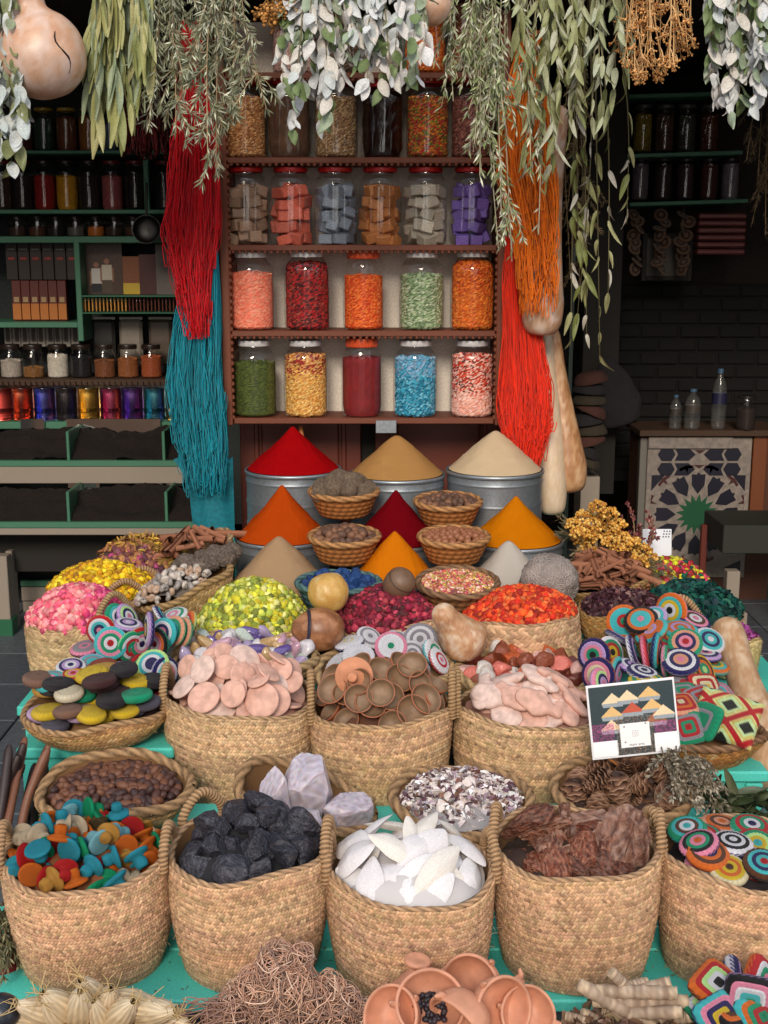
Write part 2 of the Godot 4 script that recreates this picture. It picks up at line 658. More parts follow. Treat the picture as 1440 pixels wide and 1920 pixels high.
# ---------------------------------------------------------------- crochet
func ring_disc(cols: Array, r: float, th: float, sq := 0.0) -> ArrayMesh:
	var m := MB.new()
	var seg := 44
	var out := PackedVector2Array()
	for j in seg:
		var a := TAU * j / seg
		var k := 1.0
		if sq > 0.0: k = lerpf(1.0, 1.0 / pow(pow(absf(cos(a)), 6.0) + pow(absf(sin(a)), 6.0), 1.0 / 6.0), sq)
		out.append(Vector2(cos(a), sin(a)) * k * r)
	var pts := PackedVector3Array()
	var cc := PackedColorArray()
	var n := cols.size() - 1          # the last colour binds the edge
	var rows := 0
	var lay := func(s: float, y: float, col: Color, st: float, alt: Color):
		for j in seg:
			var z := 1.0 if j % 2 else -1.0
			pts.append(Vector3(out[j].x * s * (1.0 + 0.006 * z * st), y + 0.0005 * z * st, out[j].y * s * (1.0 + 0.006 * z * st)))
			cc.append(alt if j % 2 == 0 else col)
	var edge: Color = cols[n]
	lay.call(0.02, -th * 0.5, cols[0], 0.0, cols[0])
	lay.call(0.8, -th * 0.46, cols[n - 1], 1.0, cols[n - 1]); lay.call(0.95, -th * 0.30, edge, 1.0, edge)
	lay.call(1.0, -th * 0.12, edge, 1.0, edge); lay.call(1.0, 0.0, edge, 1.0, cols[n - 1]); lay.call(1.0, th * 0.1, cols[n - 1], 1.0, edge)
	rows = 6
	for i in range(n - 1, -1, -1):
		var s0 := 0.97 * (i + 1.0) / n
		var s1 := 0.97 * i / n
		for e in [[s0, 0.0], [lerpf(s0, s1, 0.45), 0.0011], [s1 + 0.012, 0.0]]:
			var s: float = maxf(e[0], 0.012)
			lay.call(s, th * 0.5 * sqrt(1.0 - pow(s, 3.0)) * 0.9 + th * 0.06 + e[1], vary(cols[i], 0.05), 1.0, (cols[i] as Color).darkened(0.05))
			rows += 1
	m.grid(pts, rows, seg, true, cc)
	return m.mesh()

const YN := ["white", "pink", "orange", "turquoise", "green", "lime", "navy", "brown", "red", "lilac", "yellow", "black", "cream", "peach", "grey"]
func yarn(i: int) -> Color:
	return [C(232, 230, 238), C(236, 140, 170), C(222, 108, 40), C(70, 190, 195), C(28, 150, 110), C(190, 236, 150), C(38, 34, 92), C(92, 56, 38), C(190, 36, 44), C(196, 160, 214), C(226, 190, 40), C(24, 22, 28), C(236, 222, 180), C(232, 160, 130), C(150, 145, 155)][i]

func ring_words(k: Array) -> String:
	return "crocheted disc ringed %s, %s, %s with %s edge" % [YN[k[0]], YN[k[1]], YN[k[2]], YN[k[k.size() - 1]]]

# k: colours from the middle outwards, the last for the edge
func crochet(k: Array, where: String, at: Vector3, n: Vector3, r: float, th := 0.02, sq := 0.0, roll := 0.0, group := "") -> void:
	var cols := []
	for i in k: cols.append(yarn(i))
	var s := solid("crochet_disc" if sq == 0.0 else "crochet_cushion", ring_words(k).replace("disc", "disc" if sq == 0.0 else "square cushion") + ", " + where, "crochet disc" if sq == 0.0 else "crochet cushion", ring_disc(cols, r, th, sq), M("yarn", Color.WHITE, 0.95, {"vcol": true, "rim": 0.25, "spec": 0.15, "bump": "fine", "ts": 22.0, "bd": 0.25}), Transform3D(facing(n, roll), at), group)

# ---------------------------------------------------------------- jars
# o: lid (Color or null), fill (kind), cols, level, neck
func jar(label: String, p: Vector3, r: float, h: float, o := {}) -> Node3D:
	var t := thing("glass_jar", label, "jar", p, o.get("group", ""), Basis(Vector3.UP, rr(0, TAU)))
	var nk: float = o.get("neck", 0.68)
	var lidh = h * o.get("lidh", 0.075)
	var sh: float = o.get("shoulder", 0.74)
	var ht = h - lidh * 0.6
	var pr := prof([0.01, 0.006, r * 0.86, 0.002, r * 0.95, h * 0.02, r, h * 0.07, r, h * sh, r * 0.985, h * (sh + 0.04), r * 0.93, h * (sh + 0.09), r * (nk + 0.12), h * (sh + 0.135), r * (nk + 0.01), h * (sh + 0.165), r * nk, ht - h * 0.02, r * nk, ht])
	var m := MB.new()
	m.loft(circle(40), pr)
	var inner := []
	for i in range(pr.size() - 1, pr.size() - 6, -1): inner.append(Vector2(pr[i].x - 0.0035, pr[i].y))
	m.loft(circle(40), inner)
	var full: float = o.get("level", 0.78)
	var kind: String = o.get("fill", "powder")
	var cols: Array = o.get("cols", [C(120, 80, 60)])
	var rf := r * 0.94
	if kind == "soap":
		# cut blocks stacked inside the glass
		var bs: float = o.get("block", r * 0.5)
		var y := h * 0.02
		var lay := 0
		while y < h * full:
			for q in spots(7, rf - bs * 0.55, rf - bs * 0.55, bs * 0.9):
				var sz := Vector3(bs * rr(0.85, 1.15), bs * rr(0.7, 0.9), bs * rr(0.85, 1.2))
				part(t, "soap_block", box_mesh(sz, bs * 0.06), M("soap%s" % cols[0].to_html(), cols[0], 0.6, {"tex": "mottle", "ts": 9.0}) if R.randf() < 0.6 else M("soapb%s" % cols[0].to_html(), (cols[0] as Color).darkened(0.12), 0.6, {"tex": "mottle", "ts": 9.0}), Transform3D(Basis(Vector3.UP, rr(0, TAU)) * Basis(Vector3(rr(-1, 1), 0, rr(-1, 1)).normalized(), rr(-0.5, 0.5)), Vector3(q.x, y + sz.y * 0.5 + rr(-0.008, 0.008), q.y)))
			y += bs * 0.86
			lay += 1
	else:
		var f := MB.new()
		var seg := 72 if kind == "grain" or kind == "petal" else 40
		var rows := 44 if kind == "grain" or kind == "petal" else 12
		var pts := PackedVector3Array()
		var cc := PackedColorArray()
		var nz := FastNoiseLite.new()
		nz.seed = R.randi() % 999
		nz.frequency = 6.0
		var amp = r * o.get("rough", 0.02 if kind == "grain" else 0.06 if kind == "petal" else 0.0)
		for i in rows + 6:
			var y := h * (0.014 + (full - 0.014) * minf(1.0, float(i) / rows))
			var s := 1.0
			if i == 0: s = 0.86
			elif i == 1: s = 0.96
			if i > rows: s = 1.0 - (i - rows) / 5.0
			var lim := wall_lim(pr, y) - 0.005
			for j in seg:
				var a := TAU * j / seg
				var q := minf(lim, rf) * s + (rr(-amp, 0.0) if i < rows else 0.0)
				var yy := y + (rr(-amp, amp) * 0.6 if kind != "powder" and kind != "liquid" else 0.0)
				if i >= rows: yy += (0.012 * nz.get_noise_2d(cos(a) * s, sin(a) * s) + 0.01 * (1.0 - s) * o.get("peak", 1.0)) * (0.0 if kind == "liquid" else 1.0)
				pts.append(Vector3(cos(a) * maxf(q, 0.001), yy, sin(a) * maxf(q, 0.001)))
				var k: Color = pick(cols)
				if o.has("top") and float(i) / rows + nz.get_noise_2d(a, y * 9.0) * 0.25 > o.get("topat", 0.6) and R.randf() < 0.75: k = pick(o.top)
				cc.append(vary(k, 0.10, 0.01) if kind != "liquid" else k)
		f.grid(pts, rows + 6, seg, true, cc)
		part(t, "filling", f.mesh(kind == "grain" or kind == "petal", true), M("jar_fill", Color.WHITE, 0.85, {"vcol": true}) if kind != "liquid" else M("jar_liquid", Color.WHITE, 0.12, {"vcol": true}))
	part(t, "glass", m.mesh(), M("glass", Color.WHITE, 0.03, {"alpha": 0.0}))
	if o.has("lid"):
		var lc: Color = o.lid
		var l := MB.new()
		var lr := r * (nk + 0.05)
		l.loft(circle(36), prof([lr * 0.96, 0, lr, 0.002, lr, lidh * 0.75, lr * 0.985, lidh * 0.93, lr * 0.94, lidh, lr * 0.86, lidh * 0.94, 0.001, lidh * 0.93]))
		for i in o.get("ribs", 0):
			var a = TAU * i / o.ribs
			l.box(Vector3(cos(a) * lr, lidh * 0.4, sin(a) * lr), Vector3(0.004, lidh * 0.7, 0.004), 0.001)
		part(t, "lid", l.mesh(), M("lid%s" % lc.to_html(), lc, 0.35, {"tex": "mottle", "ts": 6.0}), Transform3D(Basis(), Vector3(0, h - lidh, 0)))
	return t

func wall_lim(pr: Array, y: float) -> float:
	for i in range(4, pr.size() - 1):
		if y >= pr[i].y and y <= pr[i + 1].y:
			return lerpf(pr[i].x, pr[i + 1].x, (y - pr[i].y) / maxf(1e-5, pr[i + 1].y - pr[i].y))
	return pr[4].x

# ---------------------------------------------------------------- metal tubs and heaped powder
func tub(label: String, p: Vector3, r: float, h: float, group: String) -> void:      # p: middle of the rim
	var t := thing("metal_tub", label, "tub", p - Vector3(0, h, 0), group)
	var m := MB.new()
	var pr := [0.01, 0.0, r * 0.97, 0.0, r * 0.98, 0.004]
	for y in [0.22, 0.55]:
		pr.append_array([r * 0.98, h * y - 0.008, r * 0.995, h * y - 0.004, r * 0.995, h * y + 0.004, r * 0.98, h * y + 0.008])
	pr.append_array([r * 0.98, h - 0.045, r * 1.0, h - 0.04, r * 1.0, h - 0.034, r * 0.985, h - 0.03, r * 0.985, h - 0.012])
	m.loft(circle(72), prof(pr))
	var zinc := M("zinc", C(150, 158, 166), 0.42, {"metal": 0.75, "tex": "spangle", "ts": 7.0, "bump": "grain", "bd": 0.04})
	part(t, "body", m.mesh(), zinc)
	var q := MB.new()
	q.loft(circle(72), prof([r * 0.985, h - 0.012, r * 1.01, h - 0.011, r * 1.022, h - 0.004, r * 1.012, h + 0.003, r * 0.985, h + 0.003, r * 0.97, h - 0.004, r * 0.965, h - 0.05]))
	part(t, "rolled_rim", q.mesh(), zinc)

func powder(label: String, p: Vector3, r: float, h: float, col: Color, sag := 0.06, tip := 0.05) -> void:
	var m := MB.new()
	var seg := 72
	var pts := PackedVector3Array()
	var nz := FastNoiseLite.new()
	nz.seed = R.randi() % 999
	nz.frequency = 5.0
	for i in 26:
		var s := 1.0 - i / 25.0
		var y := h * (1.0 - s) * (1.0 - sag * sin(PI * s)) if s > tip else h * (1.0 - tip) * (1.0 - sag * sin(PI * tip)) + h * tip * 0.55 * (1.0 - (s / tip) ** 2)
		for j in seg:
			var a := TAU * j / seg
			var d := (nz.get_noise_3d(cos(a) * s * 0.5, y * 1.5, sin(a) * s * 0.5) * 0.03 + nz.get_noise_3d(cos(a) * s * 3.0, y * 9.0, sin(a) * s * 3.0) * 0.014) * minf(1.0, 4.0 * (1.0 - s))
			pts.append(Vector3(cos(a) * r * s * (1.0 + d), y + d * h * 0.6, sin(a) * r * s * (1.0 + d)))
	m.grid(pts, 26, seg, true)
	solid("spice_cone", label, "spice", m.mesh(), M("powder%s" % col.to_html(), col, 0.95, {"spec": 0.1, "tex": "grain", "bump": "fine", "ts": 9.0, "bd": 0.22}), Transform3D(Basis(), p), "spice powders heaped in cones")

# ---------------------------------------------------------------- yarn
# hank of yarn: strands from a knot at the top to the two ends of its hem; shape is a list of [y, left x, right x] going down
func hank(nm: String, label: String, at: Vector3, shape: Array, n: int, col: Color, thick := 0.0028, ragged := 0.12) -> void:
	var m := MB.new()
	for i in n:
		var u := R.randf()
		var dz := rr(-1, 1) * 0.045
		var pts := PackedVector3Array()
		var ph := rr(0, TAU)
		var amp := rr(0.002, 0.009) * (2.2 if R.randf() < 0.15 else 1.0)
		var fr := rr(11.0, 26.0)
		var stop := 1.0 - (R.randf() ** 1.3) * ragged * 0.8
		var seg := 26
		var ku := rr(-0.3, 0.3)
		for k in seg:
			var f := stop * k / (seg - 1.0)
			var g := f * (shape.size() - 1)
			var b := mini(int(g), shape.size() - 2)
			var e := g - b
			var lo: Array = shape[b]
			var hi: Array = shape[b + 1]
			var uu := clampf(u + ku * f, 0.0, 1.0)
			var x := lerpf(lerpf(lo[1], hi[1], e), lerpf(lo[2], hi[2], e), uu)
			var wide := absf(lerpf(lo[2] - lo[1], hi[2] - hi[1], e))
			pts.append(Vector3(x + amp * sin(f * fr + ph) * (0.4 + f), lerpf(lo[0], hi[0], e), dz * (0.3 + wide * 3.0) + amp * cos(f * 15.0 + ph * 2.0)))
		if R.randf() < 0.6:      # a loop end turns back up
			var w := rr(-0.022, 0.022)
			var z: Vector3 = pts[seg - 1]
			var back := rr(0.03, 0.14)
			for k in 7:
				var a := PI * (k + 1) / 7.0
				pts.append(z + Vector3(w * 0.5 * (1 - cos(a)), -0.012 * sin(a) + (back * 0.16 * maxf(0.0, k - 3.0)), 0.004 * k))
		m.tube(pts, thick * rr(0.8, 1.15), 4, vary(col, 0.14, 0.01), false)
	solid(nm, label, "yarn", m.mesh(), M("wool", Color.WHITE, 0.85, {"vcol": true, "rim": 0.3, "spec": 0.2}), Transform3D(Basis(), at))

# ---------------------------------------------------------------- plants
func leaf_mesh(l: float, w: float, curl: float, fold: float, tip := 0.6) -> ArrayMesh:
	var m := MB.new()
	var pts := PackedVector3Array()
	var rows := 7
	for i in rows:
		var f := i / (rows - 1.0)
		var hw := w * 0.5 * pow(sin(PI * pow(f * 0.96 + 0.02, tip)), 0.8)
		for s in [-1.0, -0.5, 0.0, 0.5, 1.0]:
			pts.append(Vector3(s * hw, -l * f, curl * l * f * f + fold * hw * s * s + 0.06 * w * sin(f * 9.0 + s * 2.0)))
	m.grid(pts, rows, 5, false)
	return m.mesh()

func leaf_mats(key: String, cols: Array, rough := 0.55) -> Array:
	var o := []
	for i in cols.size():
		o.append(M(key + str(i), cols[i], rough, {"back": 0.35, "tex": "mottle", "ts": 14.0}))
	return o

# a bunch hung by its stalks: stems run from above to each tip, leaves sit along them
func bunch(nm: String, label: String, tips: Array, top_y: float, gather: Vector3, stem_col: Color, stem_r: float, meshes: Array, lmats: Array, per: int, o := {}) -> void:
	var t := thing(nm, label, o.get("cat", "herb bunch"), gather, "herbs hung over the stall")
	var st := MB.new()
	var count := 0
	var bare: float = o.get("bare", 0.25)
	for tip in tips:
		var z: Vector3 = tip - gather
		var a := Vector3(rr(-1, 1) * 0.03 + z.x * o.get("hold", 0.3), top_y - gather.y, rr(-0.03, 0.03))
		var mid := a.lerp(z, 0.5) + Vector3(rr(-1, 1) * 0.03 + z.x * 0.12, 0, rr(-1, 1) * 0.04)
		var path := arc([a, mid, z], 14)
		var rad := []
		for i in 14: rad.append(stem_r * (1.25 - i / 14.0))
		st.tube(path, rad, 4, vary(stem_col, 0.15), false)
		for k in per:
			if count >= 300: break
			var f := lerpf(bare, 1.0, (k + R.randf()) / per)
			var i := clampi(int(f * 13), 0, 12)
			var p: Vector3 = path[i].lerp(path[i + 1], f * 13 - i)
			var dir := (path[i + 1] - path[i]).normalized()
			var out := Vector3(rr(-1, 1), rr(-0.3, 0.3), rr(-1, 1)).normalized()
			var down = (dir * o.get("along", 1.0) + out * o.get("spread", 0.6) + Vector3(0, -o.get("hang", 0.5), 0)).normalized()
			var y = -down
			var x = y.cross(Vector3(rr(-0.7, 0.7), 0, 1)).normalized()
			var b := Basis(x, y, x.cross(y)) * Basis(Vector3.UP, rr(-0.9, 0.9))
			part(t, "leaf", pick(meshes), pick(lmats), Transform3D(b.scaled(Vector3.ONE * rr(0.65, 1.2)), p))
			count += 1
	part(t, "stems", st.mesh(), M("stem", Color.WHITE, 0.8, {"vcol": true}), Transform3D(), "stuff")

# needle herb or dried umbels: everything fine is one mass
func spray(nm: String, label: String, tips: Array, top_y: float, gather: Vector3, o := {}) -> void:
	var t := thing(nm, label, "herb bunch", gather, "herbs hung over the stall")
	var st := MB.new()
	var ne := MB.new()
	var cols: Array = o.get("cols", [C(95, 100, 75)])
	for tip in tips:
		var z: Vector3 = tip - gather
		var a := Vector3(rr(-1, 1) * 0.03 + z.x * o.get("hold", 0.35), top_y - gather.y, rr(-0.03, 0.03))
		var mid := a.lerp(z, 0.5) + Vector3(rr(-1, 1) * 0.03, 0, rr(-1, 1) * 0.04)
		var path := arc([a, mid, z], 16)
		var sides := [path]
		for s in o.get("twigs", 4):
			var i := 3 + R.randi() % 11
			var p: Vector3 = path[i]
			var d: Vector3 = (path[i + 1] - path[i]).normalized() * 0.8 + Vector3(rr(-1, 1), rr(-0.4, 0.3), rr(-0.6, 0.8)) * o.get("wide", 0.7)
			var l = rr(0.06, 0.14) * o.get("twig", 1.0)
			sides.append(arc([p, p + d.normalized() * l * 0.5 + Vector3(0, 0.01, 0), p + d.normalized() * l], 7))
		for s in sides.size():
			var q: PackedVector3Array = sides[s]
			st.tube(q, 0.0022 if s == 0 else 0.0014, 3, vary(o.get("stem", C(130, 110, 80)), 0.18), false)
			var nn: int = o.get("needles", 26) if s else int(o.get("needles", 26) * 1.6)
			for k in nn:
				var f := lerpf(0.35 if s == 0 else 0.1, 1.0, R.randf())
				var i := clampi(int(f * (q.size() - 1)), 0, q.size() - 2)
				var p := q[i].lerp(q[i + 1], R.randf())
				var dir := (q[i + 1] - q[i]).normalized()
				var d := (dir + Vector3(rr(-1, 1), rr(-1, 1), rr(-1, 1)).normalized() * 0.75).normalized()
				var l = rr(0.6, 1.2) * o.get("len", 0.028)
				var w: float = o.get("w", 0.0034)
				var sd := d.cross(Vector3(rr(-1, 1), rr(-1, 1), 1)).normalized() * w * 0.5
				var up := d.cross(sd).normalized() * w * 0.3
				var k0 := vary(pick(cols), 0.18)
				var a0 := ne.add(p, k0); var a1 := ne.add(p + d * l * 0.5 + sd, k0); var a2 := ne.add(p + d * l * 0.5 - sd, k0); var a3 := ne.add(p + d * l, k0); var a4 := ne.add(p + d * l * 0.5 + up, k0)
				ne.tri(a0, a1, a4); ne.tri(a0, a4, a2); ne.tri(a1, a3, a4); ne.tri(a4, a3, a2)
			if o.has("head"):
				var hm: ArrayMesh = o.head
				for k in o.get("heads", 9):
					var e = q[q.size() - 1] + Vector3(rr(-1, 1), rr(-0.6, 0.6), rr(-1, 1)) * o.get("headr", 0.02)
					st.tube(PackedVector3Array([q[q.size() - 2], e]), 0.0009, 3, vary(o.get("stem", C(150, 110, 60)), 0.15), false)
					var b := MB.new()
					var arr := hm.surface_get_arrays(0)
					b.v = arr[Mesh.ARRAY_VERTEX]; b.c = arr[Mesh.ARRAY_COLOR]; b.ix = arr[Mesh.ARRAY_INDEX]
					ne.put(b, Transform3D(any_turn().scaled(Vector3.ONE * rr(0.6, 1.2)), e), vary(pick(o.get("headcols", cols)), 0.15))
	part(t, "stems", st.mesh(), M("stem", Color.WHITE, 0.8, {"vcol": true}), Transform3D(), "stuff")
	if ne.v.size(): part(t, "needles", ne.mesh(), M("needle", Color.WHITE, 0.6, {"vcol": true}), Transform3D(), "stuff")

# gourd or turned wood: profile of (radius, length) along an axis
func gourd(nm: String, label: String, cat: String, pr: Array, mat: Material, at: Vector3, b := Basis(), group := "", lump := 0.03, cols := []) -> Node3D:
	var m := MB.new()
	var cv := Curve3D.new()
	for i in pr.size():
		var a: Vector2 = pr[maxi(i - 1, 0)]
		var e: Vector2 = pr[mini(i + 1, pr.size() - 1)]
		var tn := Vector3(e.x - a.x, e.y - a.y, 0) / 6.0
		if i == 0 or i == pr.size() - 1: tn = Vector3(0, 0, 0)
		cv.add_point(Vector3(pr[i].x, pr[i].y, 0), -tn, tn)
	var nz := FastNoiseLite.new()
	nz.seed = R.randi() % 999
	nz.frequency = 1.0
	var rows := 48
	var seg := 48
	var pts := PackedVector3Array()
	var len := cv.get_baked_length()
	for i in rows:
		var p := cv.sample_baked(len * i / (rows - 1.0), true)
		for j in seg:
			var a := TAU * j / seg
			var k := 1.0 + lump * nz.get_noise_3d(cos(a) * 1.4, p.y * 9.0, sin(a) * 1.4) * 2.0
			pts.append(Vector3(cos(a) * maxf(p.x, 0.0005) * k, p.y, sin(a) * maxf(p.x, 0.0005) * k))
	m.grid(pts, rows, seg, true)
	if cols.size():      # blotches of the skin
		for i in m.v.size():
			var p := m.v[i]
			var w := clampf(0.5 + nz.get_noise_3d(p.x * 16.0, p.y * 9.0, p.z * 16.0) * 1.1 + 0.35 * nz.get_noise_3d(p.x * 70.0, p.y * 50.0, p.z * 70.0), 0.0, 0.999) * (cols.size() - 1)
			m.c[i] = vary((cols[int(w)] as Color).lerp(cols[mini(int(w) + 1, cols.size() - 1)], w - int(w)), 0.025)
		mat = M("blotched_skin", Color.WHITE, 0.38, {"vcol": true, "tex": "grain", "ts": 5.0})
	return solid(nm, label, cat, m.mesh(), mat, Transform3D(b, at), group)

func axis(a: Vector3, b: Vector3) -> Basis:      # y along a to b
	return facing(b - a)

func _ready() -> void:
	R.seed = 4242
	# camera, sky, sun, exposure
	var cam := Camera3D.new()
	cam.name = "camera"
	cam.position = Vector3(0, 1.75, 0)
	cam.rotation_degrees = Vector3(-11.8, 0, 0)
	cam.fov = 45.31
	cam.near = 0.05
	cam.far = 400.0
	add_child(cam)
	var env := Environment.new()
	env.background_mode = Environment.BG_SKY
	var sm := ProceduralSkyMaterial.new()
	sm.sky_top_color = C(160, 168, 178)
	sm.sky_horizon_color = C(255, 249, 240)
	sm.sky_curve = 0.16
	sm.ground_bottom_color = C(120, 112, 104)
	sm.ground_horizon_color = C(160, 160, 160)
	sm.sky_energy_multiplier = 1.25
	var sky := Sky.new()
	sky.sky_material = sm
	env.sky = sky
	env.tonemap_mode = Environment.TONE_MAPPER_LINEAR
	env.tonemap_exposure = 1.58
	env.sdfgi_enabled = true
	env.ssao_enabled = true
	env.ssil_enabled = true
	var we := WorldEnvironment.new()
	we.name = "environment"
	we.environment = env
	add_child(we)
	var sun := DirectionalLight3D.new()
	sun.name = "sun"
	sun.light_energy = 0.5
	sun.light_color = Color(1.0, 0.95, 0.88)
	sun.light_angular_distance = 18.0
	sun.shadow_enabled = true
	sun.look_at_from_position(Vector3(-0.5, 2.7, 4.9), Vector3.ZERO)
	add_child(sun)

	shared()
	room()
	stand()
	left_shop()
	right_shop()
	rack()
	row_a()
	row_b()
	row_c()
	row_d()
	row_e()
	spice_rows()
	left_side()
	right_side()
	front_edge()
	hanging()


# materials that several builders share
func shared() -> void:
	M("yarn", Color.WHITE, 0.95, {"vcol": true, "rim": 0.25, "spec": 0.15, "bump": "fine", "ts": 22.0, "bd": 0.2})
	M("palm", Color.WHITE, 0.72, {"vcol": true, "spec": 0.3, "tex": "grain", "ts": 40.0})
	M("zinc", C(164, 172, 180), 0.42, {"metal": 0.7, "tex": "spangle", "ts": 7.0, "bump": "grain", "bd": 0.04})
	M("teal_paint", C(86, 212, 196), 0.5, {"tex": "grain", "ts": 3.0, "bump": "grain", "bd": 0.12})
	M("green_wood", C(72, 128, 102), 0.55, {"tex": "grain", "ts": Vector3(3, 30, 30)})
	M("white_wood", C(160, 147, 134), 0.7, {"tex": "grain", "ts": Vector3(3, 30, 30), "bump": "grain", "bd": 0.1})
	M("dark_wood", C(70, 46, 30), 0.7, {"tex": "grain", "ts": Vector3(3, 30, 30)})
	M("stem", Color.WHITE, 0.8, {"vcol": true})
	M("petal", Color.WHITE, 0.7, {"vcol": true, "back": 0.3})
	M("bud", Color.WHITE, 0.8, {"vcol": true, "back": 0.2})


# ---------------------------------------------------------------- the place
func room() -> void:
	var g := MB.new()
	g.grid(PackedVector3Array([Vector3(-200, 0, 200), Vector3(200, 0, 200), Vector3(-200, 0, -200), Vector3(200, 0, -200)]), 2, 2, false)
	setting("ground", g.mesh(), M("ground", C(128, 120, 112), 0.9, {"tex": "mottle", "ts": 0.7}))
	var dark := M("plaster_dark", C(62, 50, 42), 0.9, {"tex": "mottle", "ts": 1.2})
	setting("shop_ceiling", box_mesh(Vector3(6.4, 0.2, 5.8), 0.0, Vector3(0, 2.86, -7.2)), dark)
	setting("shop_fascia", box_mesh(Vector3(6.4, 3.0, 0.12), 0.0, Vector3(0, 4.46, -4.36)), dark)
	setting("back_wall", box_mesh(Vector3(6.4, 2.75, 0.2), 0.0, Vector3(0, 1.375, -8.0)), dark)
	for s in [-1, 1]:
		setting("side_wall", box_mesh(Vector3(0.2, 2.75, 5.2), 0.0, Vector3(s * 2.75, 1.375, -5.3)), dark)
	# unseen walls added behind the camera to block low sky; their gap streaks jars
	var front := M("added_plaster", C(120, 92, 74), 0.9, {"tex": "mottle", "ts": 0.8})
	for s in [[-6.4, 7.6], [6.4, 7.6]]:
		setting("added_street_wall", box_mesh(Vector3(s[1], 3.7, 0.3), 0.0, Vector3(s[0], 1.85, 4.6)), front)
	setting("added_pillar", box_mesh(Vector3(0.55, 3.7, 0.4), 0.0, Vector3(-0.5, 1.85, 4.6)), front)  # added in the gap to split the bright streak on the jars
	# paving of the passage, in large grey tiles with sunk joints
	var fl := box_mesh(Vector3(5.2, 0.012, 6.0), 0.0, Vector3(0, 0.006, -5.0))
	var floor_node := setting("floor", fl, M("joint", C(58, 60, 64), 0.9))
	var tiles := []
	for k in 3:
		tiles.append(M("tile%d" % k, [C(104, 110, 118), C(92, 98, 108), C(114, 116, 120)][k], 0.5, {"tex": "mottle", "ts": 3.0}))
	var tm := box_mesh(Vector3(0.392, 0.012, 0.392), 0.003)
	for i in 13:
		for j in 12:
			part(floor_node, "tile", tm, pick(tiles), Transform3D(Basis(), Vector3(-2.4 + i * 0.4, 0.016 + rr(-0.001, 0.001), -2.6 - j * 0.4)))


func stand() -> void:
	var teal := M("teal_paint", C(86, 212, 196), 0.5, {"tex": "grain", "ts": 3.0, "bump": "grain", "bd": 0.12})
	var t := thing("display_stand", "stepped turquoise wooden stand carrying the baskets and tubs", "display stand")
	for q in [[0.265, -2.43, 0.38, 2.06, -0.02], [0.385, -2.77, 0.28, 1.56, 0.0], [0.31, -3.10, 0.34, 1.24, 0.0], [0.44, -3.48, 0.40, 1.2, 0.0], [0.40, -3.88, 0.36, 1.3, 0.0], [0.50, -4.26, 0.36, 1.2, 0.0], [0.66, -4.62, 0.36, 1.3, 0.0]]:
		var n := 2
		for k in n:
			var d: float = q[2] / n
			bp(t, "plank", Vector3(q[4], q[0] - 0.014, q[1] + q[2] * 0.5 - d * (k + 0.5)), Vector3(q[3], 0.028, d - 0.004), teal, 0.004)
		for s in [-1, 1]:
			for z in [0.4, -0.4]:
				bp(t, "leg", Vector3(s * (q[3] * 0.5 - 0.06) + q[4], (q[0] - 0.03) * 0.5, q[1] + q[2] * z), Vector3(0.05, q[0] - 0.03, 0.05), teal, 0.003)
	# boxes under the side trays
	for b in [[Vector3(-0.752427, 0.496, -3.15), 0.38, 0.28, "turquoise wooden box under the tray of coloured crocheted discs"], [Vector3(0.795071, 0.453, -3.10), 0.36, 0.28, "turquoise wooden box under the tray of crocheted cushions"]]:
		var p: Vector3 = b[0]
		var x := thing("wooden_box", b[3], "box", Vector3(p.x, 0, p.z))
		bp(x, "lid", Vector3(0, p.y - 0.015, 0), Vector3(b[1] + 0.03, 0.03, b[2] + 0.03), teal, 0.005)
		bp(x, "body", Vector3(0, (p.y - 0.03) * 0.5, 0), Vector3(b[1], p.y - 0.03, b[2]), teal, 0.004)
		for s in [-1, 1]:
			bp(x, "corner_post", Vector3(s * (b[1] * 0.5 - 0.02), (p.y - 0.034) * 0.5, b[2] * 0.5 + 0.004), Vector3(0.045, p.y - 0.036, 0.012), teal, 0.003)
	# low front ledge that the goods at the very front lie on
	stuff("fallen_crumbs", "crumbs, broken leaf bits and straw fallen on the turquoise planks", "crumbs", petal_mesh(0.009, 0.003), M("petal", Color.WHITE), [C(150, 116, 76), C(96, 70, 48), C(190, 160, 112), C(90, 96, 60)], 240, Vector3(0, 0.268, -2.40), 0.98, 0.15, 0.0, {"jit": 0.001, "drop": 0.02})
	var wood := M("old_wood", C(104, 78, 54), 0.8, {"tex": "grain", "ts": Vector3(2, 30, 30)})
	var l := thing("front_ledge", "low brown plank ledge along the front of the stand", "ledge")
	for k in 3:
		bp(l, "plank", Vector3(0, 0.19, -1.80 - k * 0.125), Vector3(2.2, 0.025, 0.12), wood, 0.003)
	for s in [-1, 1]:
		bp(l, "leg", Vector3(s * 1.0, 0.088, -1.93), Vector3(0.05, 0.176, 0.3), wood, 0.003)


func green_board(t: Node, x0: float, x1: float, y: float, z: float, depth: float, th: float) -> void:
	bp(t, "shelf", Vector3((x0 + x1) * 0.5, y - th * 0.5, z - depth * 0.5), Vector3(x1 - x0, th, depth), M("green_wood", C(72, 128, 102), 0.55, {"tex": "grain", "ts": Vector3(3, 30, 30)}), 0.003)


